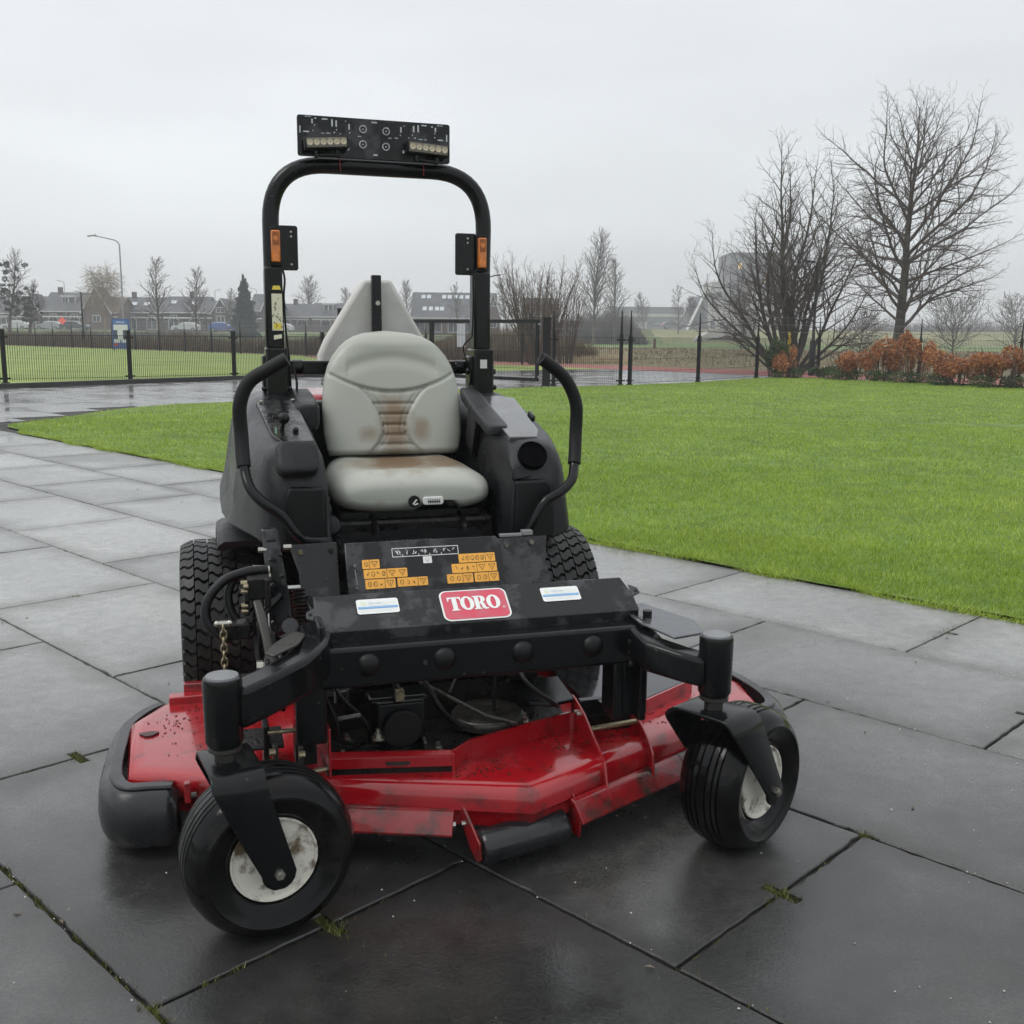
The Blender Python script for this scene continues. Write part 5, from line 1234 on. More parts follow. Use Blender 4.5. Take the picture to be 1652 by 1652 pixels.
# height adjusters at the left rear of the deck
q = MB(); q.bx(-.40, -.35, -1.06, -1.0, .24, .325); q.bx(-.47, -.455, -1.0, -.93, .20, .32); q.prism([(-.54, -.98, .255), (-.42, -.98, .255), (-.42, -.88, .27), (-.54, -.88, .27)], (0, 0, .006)); q.build('height_bracket', DARKIN, dk, bevel=.004)
q = MB(); q.bx(-.452, -.44, -1.07, -1.05, .19, .30); q.bx(-.395, -.385, -1.09, -1.075, .22, .30); hb_ = q.build('height_link', DSTEEL, dk, bevel=.002)
q = MB()
for x, y, z in ((-.455, -1.08, .29), (-.455, -1.08, .265), (-.455, -1.08, .205), (-.39, -1.10, .285), (-.39, -1.10, .235), (-.53, -.98, .262)): q.cyl((x - .006, y, z), (x + .008, y, z), .009, 8)
q.build('bolt', BRASS, hb_)
# rear-left channel of the deck
q = MB(); q.bx(-.66, -.45, -.41, -.385, .195, .245); q.bx(-.70, -.45, -.45, -.41, .195, .222); q.build('rear_channel', RED, dk, bevel=.003)
# clippings and mud lying on the deck
q = MB(); rr_ = random.Random(9)
for (cx_, cy_, sx, sy, n_) in ((-.70, -.60, .06, .06, 46), (-.60, -.50, .05, .05, 30), (-.66, -.75, .05, .08, 20), (.08, -1.10, .06, .03, 40), (.62, -.85, .09, .07, 70), (.30, -1.0, .03, .04, 25), (-.02, -1.13, .05, .02, 30), (.25, -1.02, .02, .02, 20), (.43, -1.0, .05, .04, 50)):
    for _ in range(n_):
        x = cx_ + rr_.gauss(0, sx); y = cy_ + rr_.gauss(0, sy)
        if not in_poly(x, y, offset_poly(OUT, -.045 * sgn_)): continue
        t_ = rr_.uniform(0, 3.14); l = rr_.uniform(.002, .008); w_ = rr_.uniform(.0008, .0022)
        q.box((x, y, .2015), (l, w_, .0018), (0, rr_.uniform(-.3, .3), t_))
cpo = q.build('clippings', mat('wet_clippings', (.022, .020, .010), .6), dk, smooth=None, fixn=False); cpo['kind'] = 'stuff'
q = MB(); q.prism([(-.745 + .022 * math.cos(t) * (1 + .3 * math.sin(3 * t)), -.665 + .016 * math.sin(t), .199) for t in [2 * math.pi * i / 12 for i in range(12)]], (0, 0, .006)); q.build('wet_leaf', mat('dark_leaf', (.05, .01, .01), .4), dk)

# ================================================================== BACKGROUND THINGS
def zof(py, px, D):                       # height of a point seen at photo (px, py) standing D metres away
    d = fw + rt * ((px - CX) / FPX) + up * ((CY - py) / FPX)
    return EYE + d.z * D / d.y
def xof(px, D): 
    d = fw + rt * ((px - CX) / FPX) + up * ((CY - 530) / FPX); return d.x * D / d.y

BLKF = mat('fence_black', (.004, .0045, .0045), .4, spec=.25)
FBAR = mat('fence_bar_black', (.010, .011, .011), .5, spec=.3)
GALV = mat('galvanised_grey', (.28, .30, .31), .45, metal=.4)

def fence(name, label, posts, hpost, hpan, pitch, bar, ext=0, pw=.07, horiz=(.08, 1.1), skip=(), clamps=True):
    root = empty(name, (posts[0][0], posts[0][1], 0)); tag(root, label, 'fence')
    O = V3((posts[0][0], posts[0][1], 0))
    for i, (x, y) in enumerate(posts):
        b = MB(); p = V3((x, y, 0)) - O; nx = posts[min(i + 1, len(posts) - 1)]; pv = posts[max(i - 1, 0)]; ang = math.atan2(nx[1] - pv[1], nx[0] - pv[0])
        b.box(p + V3((0, 0, hpost / 2)), (pw, pw, hpost), (0, 0, ang)); b.box(p + V3((0, 0, hpost + .006)), (pw * 1.12, pw * 1.12, .014), (0, 0, ang))
        if clamps:
            for z in (hpan - .06, .12): b.box(p + V3((0, 0, z)), (pw + .16, .03, .035), (0, 0, ang)); 
            b.box(p + V3((0, 0, .02)), (pw * 1.7, pw * 1.7, .03), (0, 0, ang))
        if ext:
            b.tube([p + V3((0, 0, hpost)), p + V3((0, 0, hpost + ext * .3)), p + V3((0, 0, hpost + ext))], [pw * .42, pw * .36, pw * .16], 6)
            b.ball(p + V3((0, 0, hpost + .05)), pw * .5, 8, 6)
        b.build('fence_post', BLKF, root, smooth=None, fixn=False)
    for i, (a_, c_) in enumerate(zip(posts, posts[1:])):
        if i in skip: continue
        A, B_ = V3((*a_, 0)) - O, V3((*c_, 0)) - O; L_ = (B_ - A).length; d = (B_ - A) / L_; ang = math.atan2(d.y, d.x)
        b = MB(); n = int(L_ / pitch)
        for k in range(1, n):
            p = A + d * (k * L_ / n); b.box(p + V3((0, 0, .04 + (hpan - .04) / 2)), (bar, bar * .8, hpan - .04), (0, 0, ang))
        for z in horiz: 
            b.box((A + B_) / 2 + V3((0, 0, z)), (L_, bar * .7, bar * 1.1), (0, 0, ang))
        o = b.build('mesh_panel', FBAR, root, smooth=None, fixn=False); o['kind'] = 'stuff'
        if ext:
            b = MB()
            for z in (.25, .6, .95): b.tube([A + V3((0, 0, hpost + ext * z)), B_ + V3((0, 0, hpost + ext * z))], .0035, 4)
            o = b.build('strand_wire', GALV, root, smooth=None); o['kind'] = 'stuff'
    return root
fence('mesh_fence', 'black mesh fence with square posts behind the dark kerb at the left', [(-15.6, 19.6), (-13.8, 21.5), (-11.65, 23.6), (-9.48, 25.5), (-7.47, 27.6), (-5.52, 29.9)], 1.22, 1.12, .05, .0095, 0, .085, (.10, 1.10))
ff = []
for px, D in ((-24, 82), (28, 76.5), (56, 74.5), (84, 72.6), (115, 70.6), (146, 68.8), (180, 66.8), (217, 64.8), (256, 62.8), (297, 60.8), (340, 58.9), (387, 57.0), (438, 54.9), (493, 52.9), (554, 50.6), (618, 48.4), (687, 46.2), (762, 44.2), (843, 42.2)): ff.append((xof(px, D), D))
fence('mesh_fence', 'long far mesh fence with tall spiked posts in front of the dry reeds', ff, 1.15, 1.1, .1, .010, .62, .07, (.1, 1.1), clamps=False)
fence('mesh_fence', 'mesh fence with tall spiked posts running from the gate past the lawn', [(.96, 25.25), (2.75, 25.63)], 1.2, 1.17, .05, .0065, .66, .07, (.06, .3, .62, .92, 1.17)) if False else None
rf = [(2.90, 25.7), (4.97, 27.75), (7.30, 31.0), (9.9, 33.6), (13.3, 33.9), (16.7, 34.1), (20.0, 33.6)]
fence('mesh_fence', 'mesh fence with spiked posts running beside the lawn behind the bushes', rf, 1.22, 1.18, .05, .0065, .62, .075, (.06, .35, .65, .92, 1.18))
fence('mesh_fence', 'short mesh fence panel between the wide gate post and the first spiked post', [(.98, 25.3), (2.66, 25.6)], 1.22, 1.18, .05, .0065, .62, .075, (.06, .35, .65, .92, 1.18))

# gate ------------------------------------------------------------------
def gpost(x, y, label, w=.19, h=1.62):
    b = MB(); b.bx(-w / 2, w / 2, -w / 2, w / 2, 0, h); b.bx(-w / 2 - .008, w / 2 + .008, -w / 2 - .008, w / 2 + .008, h, h + .02)
    b.bx(-w / 2 - .02, w / 2 + .02, -w / 2 - .02, w / 2 + .02, 0, .025)
    o = b.build('gate_post', BLKF, None, smooth=None); o.location = (x, y, 0); tag(o, label, 'gate post'); return o
gpost(.80, 25.25, 'wide square black gate post at the right end of the gate')
gpost(-5.05, 30.2, 'square black gate post at the far left end of the gate', .12, 1.9)
gr = empty('gate', (.58, 25.45, 0)); tag(gr, 'low wide black gate with mesh infill standing across the driveway', 'gate')
gd = V3((-5.55, 4.7, 0)); gl = gd.length; gdn = gd / gl; ga = math.atan2(gd.y, gd.x)
for i in (0, 1):
    a0 = gdn * (gl * (.0 if i == 0 else .503)); a1 = gdn * (gl * (.497 if i == 0 else .985)); mid = (a0 + a1) / 2; L_ = (a1 - a0).length
    b = MB()
    for z in (.13, 1.55): b.box(mid + V3((0, 0, z)), (L_, .07, .085), (0, 0, ga))
    for p in (a0, a1): b.box(p + V3((0, 0, .84)), (.075, .072, 1.5), (0, 0, ga))
    lf = b.build('gate_leaf', BLKF, gr, smooth=None, fixn=False)
    b = MB(); n = int(L_ / .05)
    for k in range(1, n): b.box(a0 + (a1 - a0) * (k / n) + V3((0, 0, .84)), (.0065, .006, 1.36), (0, 0, ga))
    for z in (.4, .8, 1.2): b.box(mid + V3((0, 0, z)), (L_, .006, .008), (0, 0, ga))
    o = b.build('mesh_infill', FBAR, lf, smooth=None, fixn=False); o['kind'] = 'stuff'
b = MB()
for z in (.2, 1.48): b.box(gdn * -.02 + V3((0, 0, z)), (.16, .05, .05), (0, 0, ga))
b.build('hinge', GALV, gr, smooth=None)
Dn = 28.2; b = MB(); b.box((0, 0, 0), (.30, .012, .62), (0, 0, ga)); sg = b.build('gate_sign', mat('white_sign', (.60, .62, .65), .5, nscale=6, namp=.05), None, smooth=None); sg.location = (xof(744, Dn) + .0, Dn - .05, zof(541, 744, Dn)); tag(sg, 'blank pale notice board hanging on the mesh of the gate', 'sign')
b = MB(); b.box((0, 0, .1), (.26, .004, .004), (0, 0, ga)); b.box((0, -.008, .02), (.24, .004, .004), (0, 0, ga)); b.build('print_line', mat('grey_print', (.35, .36, .38), .5), sg, smooth=None)

# lamps -----------------------------------------------------------------
def park_lamp(px, D, topy, label, side, base_r=.085, grp=True):
    h_ = zof(topy, px, D); r_ = empty('lamp_post', (xof(px, D), D, 0)); tag(r_, label, 'lamp post')
    b = MB(); b.tube([(0, 0, 0), (0, 0, 1.1), (0, 0, 1.14), (0, 0, h_)], [base_r, base_r * .95, base_r * .5, base_r * .36], 12); b.build('pole', BLKF, r_, smooth=50)
    b = MB(); b.tube([(0, 0, h_ - .02), (side * .16, -.02, h_ + .015)], .02, 8); b.box((side * .30, -.02, h_ + .045), (.34, .15, .035), (0, -side * .12, 0)); b.build('lamp_head', BLKF, r_, smooth=None, bevel=.006)
park_lamp(1313, 33.4, 424, 'slim black lamp post standing beside the two bare trees', -1, .10)
park_lamp(134, 73, 471, 'black lamp post on the far left lawn beside the blue notice board', -1, .13)
park_lamp(789, 40.3, 446, 'black lamp post seen just right of the roll bar', 1, .075)
def street_lamp(px, D, topy, base_z, arm, label, r=.09, grp='tall grey street lamps by the houses'):
    h_ = zof(topy, px, D) - base_z; r_ = empty('street_lamp', (xof(px, D), D, base_z)); tag(r_, label, 'street lamp')
    b = MB(); top = h_ - abs(arm) * .38
    b.tube([(0, 0, 0), (0, 0, 1.2), (0, 0, top)] + [(arm * (1 - math.cos(t)) * .35, 0, top + abs(arm) * .25 * math.sin(t)) for t in (.4, .8, 1.2)] + [(arm * .75, 0, h_ - .08), (arm, 0, h_)], [r, r * .8, r * .6, r * .55, r * .5, r * .5, r * .45, r * .4], 8); b.build('pole', GALV, r_, smooth=60)
    b = MB(); b.box((arm * 1.1, 0, h_ + .02), (abs(arm) * .36, .2, .1), (0, .12 if arm > 0 else -.12, 0)); b.build('lamp_head', GALV, r_, smooth=None, bevel=.02)
street_lamp(200, 90, 381, 0, -2.1, 'tallest grey street lamp, arching left above the blue notice board', .10)
street_lamp(108, 175, 453, 1.1, -.9, 'distant grey street lamp sticking up behind the roof with the dormer', .09)
street_lamp(349, 170, 467, 1.1, .8, 'distant curved street lamp just left of the dark conifer', .08)
street_lamp(416, 170, 465, 1.1, -.9, 'distant curved street lamp just right of the dark conifer', .08)

# notice board ----------------------------------------------------------
D = 62; nb = empty('notice_board', (xof(195, D), D, 0)); tag(nb, 'tall blue and white notice board standing on the far left lawn', 'sign')
BLU = mat('sign_blue', (.045, .10, .28), .4); NAVY = mat('sign_navy', (.03, .055, .09), .4); SW = mat('sign_white', (.62, .64, .66), .4)
b = MB(); b.bx(-.52, .52, -.04, .04, .12, 1.88); fr_ = b.build('board', BLU, nb, smooth=None)
b = MB(); b.bx(-.42, .42, -.06, -.04, 1.56, 1.80); hd = b.build('header', mat('sign_blue_light', (.06, .15, .42), .4), nb, smooth=None)
b = MB(); rr_ = random.Random(1)
for i in range(7): b.bx(-.26 + i * .075, -.215 + i * .075, -.066, -.06, 1.64, 1.70 + rr_.random() * .04)
b.build('lettering', SW, hd, smooth=None)
b = MB(); b.bx(-.42, .42, -.06, -.04, 1.22, 1.54); b.bx(-.20, .12, -.06, -.04, .62, 1.22); b.build('white_panel', SW, nb, smooth=None)
b = MB(); b.bx(-.44, -.22, -.06, -.04, .70, 1.20); b.bx(.14, .44, -.06, -.04, .70, 1.20); b.build('navy_panel', NAVY, nb, smooth=None)
b = MB(); b.bx(-.42, -.05, -.06, -.04, .48, .68); b.bx(.02, .42, -.06, -.04, .48, .66); b.build('white_panel', SW, nb, smooth=None)
b = MB(); b.bx(-.42, -.22, -.06, -.04, .28, .45); b.build('red_emblem', mat('sign_red', (.40, .06, .05), .4), nb, smooth=None)
b = MB(); b.bx(-.48, -.42, -.03, .03, 0, .14); b.bx(.42, .48, -.03, .03, 0, .14); b.build('foot', BLKF, nb, smooth=None)

# banks -----------------------------------------------------------------
def bank(name, sec, x0, x1, m, taper=8):
    """sec: (y, z) profile"""
    b = MB(); n = len(sec); vs = []; K = 24
    for k in range(K + 1):
        x = x0 + (x1 - x0) * k / K
        for (y, z) in sec: vs.append((x + (0 if z < .1 else 0), y + (0 if z > .1 else .6 * math.sin(x * .3)), z + (.12 * math.sin(x * .15) if z > .1 else 0)))
    fs = []
    for k in range(K):
        for j in range(n - 1): fs.append((k * n + j, k * n + j + 1, (k + 1) * n + j + 1, (k + 1) * n + j))
    fs += [tuple(range(n)), tuple(K * n + j for j in range(n))[::-1]]
    b.add(vs, fs); return tag(b.build(name, m, None, smooth=40), kind='structure')
TAN = mat('dry_bank_grass', (.22, .21, .095), .95, nscale=.6, namp=.25, col2=(.15, .17, .06), c2scale=.3, bump=.6, bscale=3)
bank('road_bank', [(150, -.04), (157, 1.05), (300, 1.05), (302, -.04)], -150, 22, mat('verge_dull_green', (.12, .16, .055), .95, nscale=.3, namp=.25))
b2 = bank('embankment', [(176, -.04), (189, 2.35), (240, 2.35), (250, -.04)], xof(1048, 190), 190, TAN)
# guard rail along the embankment
b = MB(); x0, x1 = xof(1050, 191), xof(1330, 191)
b.bx(x0, x1, 190.4, 190.6, 2.75, 3.05)
for k in range(18): b.bx(x0 + (x1 - x0) * k / 17 - .06, x0 + (x1 - x0) * k / 17 + .06, 190.6, 190.75, 2.3, 3.0)
o = b.build('guard_rail', mat('dull_rail', (.22, .23, .24), .5), None, smooth=None); tag(o, 'long grey guard rail on top of the distant embankment', 'guard rail')
b = MB(); b.box((0, 0, .75), (7.5, 5, 1.5)); b.prism([(-3.75, -2.5, 0), (-7, -4, -1.6), (-7, 2.5, -1.6), (-3.75, 2.5, 0)], (0, 0, 1.2)); o = b.build('culvert_wall', mat('pale_concrete', (.34, .33, .31), .8, nscale=1, namp=.15), None, smooth=None); o.location = (xof(1180, 181), 181, .9); tag(o, 'pale concrete bridge abutment set in the grassy embankment', 'abutment')

# houses ----------------------------------------------------------------
ROOFG = mat('dark_roof_tiles', (.060, .064, .070), .6, nscale=2, namp=.15, col2=(.085, .088, .09), c2scale=.6)
ROOFB = mat('brown_roof_tiles', (.11, .075, .055), .7, nscale=2, namp=.2)
BRK = mat('brown_brick', (.10, .068, .055), .85, nscale=4, namp=.2); BRK2 = mat('dark_purple_brick', (.075, .060, .058), .85, nscale=4, namp=.2)
WFR = mat('white_frames', (.62, .63, .62), .5); GLS = mat('window_glass', (.035, .042, .05), .12, spec=.8); SKYL = mat('skylight_glass', (.50, .54, .58), .15)
def house(px0, px1, y_eave, y_ridge, D, label, base=1.05, depth=9, roof=ROOFG, wall=BRK, gables=(), dormers=(), skylights=(), chim=(), wins=True, wz=None):
    x0, x1 = xof(px0, D), xof(px1, D); ze = zof(y_eave, (px0 + px1) / 2, D) - base; zr = zof(y_ridge, (px0 + px1) / 2, D) - base
    W_ = x1 - x0; r_ = empty('house', (x0, D, base)); tag(r_, label, 'house')
    b = MB(); b.bx(0, W_, 0, depth, -.3, ze); b.prism([(0, 0, ze), (0, depth / 2, zr - .15), (0, depth, ze)], (.12, 0, 0)); b.prism([(W_, 0, ze), (W_, depth / 2, zr - .15), (W_, depth, ze)], (-.12, 0, 0)); b.build('wall', wall, r_, smooth=None)
    b = MB(); b.prism([(-.25, -.45, ze - .12), (-.25, depth / 2, zr), (-.25, depth + .45, ze - .12), (-.25, depth + .4, ze - .35), (-.25, depth / 2, zr - .25), (-.25, -.4, ze - .35)], (W_ + .5, 0, 0)); rf_ = b.build('roof', roof, r_, smooth=None)
    b = MB(); b.bx(-.2, W_ + .2, -.56, -.44, ze - .26, ze - .10); b.build('gutter', WFR, rf_, smooth=None)
    sl = (zr - ze) / (depth / 2)
    for (px, w_) in skylights:
        for (fz, pxs) in ((px[1], px[0]),):
            xx_ = xof(pxs, D) - x0; y_ = depth / 2 * fz; z_ = ze + sl * y_
            b = MB(); b.box((xx_, y_ - .08, z_ + .08), (w_, 1.1, .08), (math.atan(sl), 0, 0)); b.build('skylight', SKYL, rf_, smooth=None)
    for (pxa, pxb) in dormers:
        a_, c_ = xof(pxa, D) - x0, xof(pxb, D) - x0; yd = depth * .20; zd = ze + sl * yd
        b = MB(); b.bx(a_, c_, yd, yd + 2.5, zd - .2, zd + 1.15); b.bx(a_ - .2, c_ + .2, yd - .2, yd + 2.6, zd + 1.15, zd + 1.35); dm = b.build('dormer', WFR, rf_, smooth=None)
        n = max(2, int((c_ - a_) / .8))
        for k in range(n):
            b = MB(); w_ = (c_ - a_) / n; b.bx(a_ + k * w_ + .1, a_ + (k + 1) * w_ - .1, yd - .03, yd, zd + .1, zd + 1.0); b.build('pane', GLS, dm, smooth=None)
    for (pxa, pxb, ypk) in gables:
        a_, c_ = xof(pxa, D) - x0, xof(pxb, D) - x0; zp = zof(ypk, (pxa + pxb) / 2, D) - base; m_ = (a_ + c_) / 2; zg = ze - .1
        b = MB(); b.prism([(a_ + .2, -1.2, -.3), (c_ - .2, -1.2, -.3), (c_ - .2, -1.2, zg), (m_, -1.2, zp - .3), (a_ + .2, -1.2, zg)], (0, 2.5, 0)); gw = b.build('gable', wall, r_, smooth=None)
        b = MB(); b.prism([(a_ - .15, -1.5, zg - .2), (m_, -1.5, zp), (c_ + .15, -1.5, zg - .2), (c_ - .1, -1.5, zg - .2), (m_, -1.5, zp - .3), (a_ + .1, -1.5, zg - .2)], (0, depth * .55, 0)); b.build('gable_roof', roof, r_, smooth=None)
        b = MB(); b.prism([(a_ - .2, -1.58, zg - .3), (m_, -1.58, zp + .02), (c_ + .2, -1.58, zg - .3), (c_ - .02, -1.58, zg - .3), (m_, -1.58, zp - .28), (a_ + .02, -1.58, zg - .3)], (0, .1, 0)); b.build('verge_board', WFR, gw, smooth=None)
        for zz in ((zg - 1.7, zg - .5), (zp - 2.6, zp - 1.6)):
            if zz[0] > 1: 
                b = MB(); b.bx(m_ - .7, m_ + .7, -1.26, -1.2, zz[0], zz[1]); wf = b.build('window', WFR, gw, smooth=None); b = MB(); b.bx(m_ - .6, m_ - .05, -1.29, -1.26, zz[0] + .1, zz[1] - .1); b.bx(m_ + .05, m_ + .6, -1.29, -1.26, zz[0] + .1, zz[1] - .1); o_ = b.build('pane', GLS, wf, smooth=None); o_['kind'] = 'stuff'
    for px in chim:
        xx_ = xof(px, D) - x0; b = MB(); b.bx(xx_ - .35, xx_ + .35, depth / 2 - .35, depth / 2 + .35, zr - .6, zr + .9); b.build('chimney', wall, rf_, smooth=None)
    if wins:
        n = max(1, int(W_ / 2.7)); rn = random.Random(int(px0) + 3)
        for k in range(n):
            xc = (k + .5) * W_ / n
            if any(xof(g[0], D) - x0 < xc < xof(g[1], D) - x0 for g in gables): continue
            for (z0, z1, w_, pr) in ((ze - 1.75, ze - .55, 1.25, .9), (.25, 2.15, 1.9, .9)):
                if rn.random() > pr or z0 < .1: continue
                b = MB(); b.bx(xc - w_ / 2, xc + w_ / 2, -.06, 0, z0, z1); wf = b.build('window', WFR, r_, smooth=None)
                b = MB(); 
                for s in ((-w_ / 2 + .1, -.05), (.05, w_ / 2 - .1)): b.bx(xc + s[0], xc + s[1], -.085, -.06, z0 + .12, z1 - .12)
                o_ = b.build('pane', GLS, wf, smooth=None); o_['kind'] = 'stuff'
        b = MB(); b.bx(.1, W_ - .1, -.35, -.02, 2.25, 2.5); b.build('bay_fascia', WFR, r_, smooth=None)
house(-60, 66, 504, 476, 188, 'leftmost dark-roofed brick house with a white-edged gable', gables=((44, 72, 474),), dormers=((6, 20),), chim=(-20,))
house(70, 138, 501, 470, 186, 'brick house with a white dormer on its dark roof, left of the brown gable', dormers=((96, 117),), chim=(84,))
house(139, 192, 503, 478, 182, 'brown house with a tall pointed brown gable behind the willow', roof=ROOFB, wall=BRK, gables=((137, 186, 462),))
house(196, 262, 503, 478, 188, 'dark-roofed row house directly right of the brown gable', skylights=(((212, .5), 1.0), ((232, .5), 1.0)), chim=(205,), wall=BRK2)
house(264, 332, 503, 477, 187, 'dark-roofed row house behind the two bare street trees', skylights=(((275, .6), 1.0), ((309, .55), 1.1)), chim=(300,), wall=BRK2, dormers=())
house(334, 376, 504, 484, 186, 'small house with a white-edged gable just left of the conifer', gables=((344, 376, 481),), wall=BRK2)
house(404, 446, 500, 473, 186, 'house with a steep dark roof between the conifer and the roll bar', gables=((424, 452, 472),), wall=BRK2)
house(449, 500, 510, 489, 192, 'house with a long low roof seen just inside the left post of the roll bar', dormers=(), wall=BRK2, chim=(470,))
house(503, 548, 510, 488, 190, 'house with a wide dormer seen between the roll bar and the pale cowl', dormers=((520, 535),), wall=BRK)
house(552, 600, 511, 491, 195, 'dim house mostly hidden behind the pale cowl', wall=BRK2)
house(664, 798, 512, 470, 190, 'large house with two rows of bright roof windows right of the cowl', skylights=tuple(((p, .80), .75) for p in (680, 689, 714, 723, 733, 742, 752)) + tuple(((p, .32), .75) for p in (684, 694, 704, 712)), wall=BRK, depth=12, gables=((783, 808, 471),))
house(846, 900, 508, 479, 160, 'brown barn-like building behind the many-stemmed shrub', roof=mat('dull_brown_roof', (.085, .068, .055), .8), wall=BRK, base=0, depth=10, wins=False)
# steep-roofed building by the embankment
hb2 = empty('house', (xof(1120, 225), 225, 2.0)); tag(hb2, 'steep grey-roofed building with a white slanting edge beside the white flats', 'house')
b = MB(); Hh_ = zof(477, 1120, 225) - 2; w1 = xof(1143, 225) - xof(1107, 225)
xa, xb = xof(1107, 225) - xof(1120, 225), xof(1144, 225) - xof(1120, 225); xm_ = xof(1134, 225) - xof(1120, 225); xl, xt = xof(1094, 236) - xof(1120, 225), xof(1113, 236) - xof(1120, 225)
b.add([(xa, 0, 0), (xm_, 1, Hh_), (xt, 11, Hh_), (xl, 11, 0)], [(0, 1, 2, 3)]); b.add([(xa, .02, 0), (xb, 1, 0), (xm_, 1, Hh_)], [(0, 1, 2)]); b.add([(xb, 1, 0), (xb, 12, 0), (xt + 4, 12, Hh_), (xm_, 1, Hh_)], [(0, 1, 2, 3)]); b.add([(xl, 11, 0), (xt, 11, Hh_), (xt + 4, 12, Hh_), (xb, 12, 0)], [(0, 1, 2, 3)])
b.build('roof', mat('slate_grey_roof', (.13, .14, .15), .6, nscale=1, namp=.1), hb2, smooth=None, fixn=False)
b = MB(); b.tube([(xa, -.2, 0), (xm_, .8, Hh_)], .32, 4); b.build('verge_board', WFR, hb2, smooth=None)
# flats
def block(px0, px1, ytop, D, base, depth, m, label, name='apartment_block'):
    x0, x1 = xof(px0, D), xof(px1, D); zt = zof(ytop, (px0 + px1) / 2, D) - base
    r_ = empty(name, (x0, D, base)); tag(r_, label, 'apartment block'); b = MB(); b.bx(0, x1 - x0, 0, depth, 0, zt); b.bx(-.1, x1 - x0 + .1, -.1, depth + .1, zt, zt + .35); b.build('wall', m, r_, smooth=None); return r_, x1 - x0, zt
def win(r_, x, z, w_, h_, frame=WFR, glass=GLS, y=-.0):
    b = MB(); b.bx(x, x + w_, y - .08, y, z, z + h_); f_ = b.build('window', frame, r_, smooth=None); b = MB(); b.bx(x + .12, x + w_ - .12, y - .12, y - .08, z + .12, z + h_ - .12); b.build('pane', glass, f_, smooth=None)
PALE = mat('pale_render', (.50, .50, .48), .7, nscale=.5, namp=.06)
r_, W_, H_ = block(1146, 1178, 457, 262, 2.0, 12, PALE, 'white block of flats with balconies left of the dark tower block')
for i in range(3):
    for j in range(2): win(r_, 1.2 + j * 1.9, .8 + i * 3.1 + 1.6, 1.2, 1.4, GLS, GLS)
for k, z in enumerate((3.2, 6.0, 8.6)):
    b = MB(); b.bx(-2.2, .4, -1.6, 1, z - .2, z); b.bx(-2.2, .4, -1.6, -1.5, z, z + .9); b.bx(-2.2, -2.1, -1.6, 1, z, z + .9); b.build('balcony', mat('balcony_grey', (.25, .27, .28), .5), r_, smooth=None)
DKC = mat('dark_grey_cladding', (.20, .205, .215), .6, nscale=.5, namp=.08)  # base colour lightened to carry the distance haze
r_, W_, H_ = block(1175, 1270, 410, 255, 2.0, 16, DKC, 'dark grey tower block seen through the left bare tree')
b = MB(); b.bx(3.2, W_ - .3, -.35, 0, 5.6, 12.2); b.build('brick_front', mat('dull_pink_brick', (.20, .12, .11), .8, nscale=1, namp=.1), r_, smooth=None)
LIT = mat('lit_window', (.6, .5, .25), .5, emit=(1, .75, .35, 1.1))
rn = random.Random(8)
for i in range(5):
    for j in range(6):
        lit = rn.random() < .17; win(r_, 1.6 + j * 2.15, 2.2 + i * 3.25, 1.1, 1.5, GLS if j < 4 else WFR, LIT if lit else GLS, -.36 if (j > 0 and i in (1, 2, 3)) else 0)
r_, W_, H_ = block(1222, 1296, 463, 246, 2.0, 10, PALE, 'pale lower wing with grey balconies in front of the dark tower block')
for i in range(4):
    for j in range(4): win(r_, .8 + j * 2.6, .8 + i * 2.9, 1.7, 1.7)
r_, W_, H_ = block(1140, 1215, 496, 248, 2.0, 8, PALE, 'low white terrace at the foot of the flats')
for j in range(5): win(r_, .7 + j * 2.2, .7, 1.4, 1.9)
r_, W_, H_ = block(985, 1102, 497, 290, 0, 14, mat('pale_blue_grey', (.22, .24, .26), .6), 'long low grey building on the horizon left of the steep roof', 'warehouse')
b = MB(); b.bx(0, W_, -.2, 0, H_ * .72, H_ * .82); b.bx(0, W_ * .5, -.2, 0, H_ * .35, H_ * .55); b.build('light_band', PALE, r_, smooth=None)

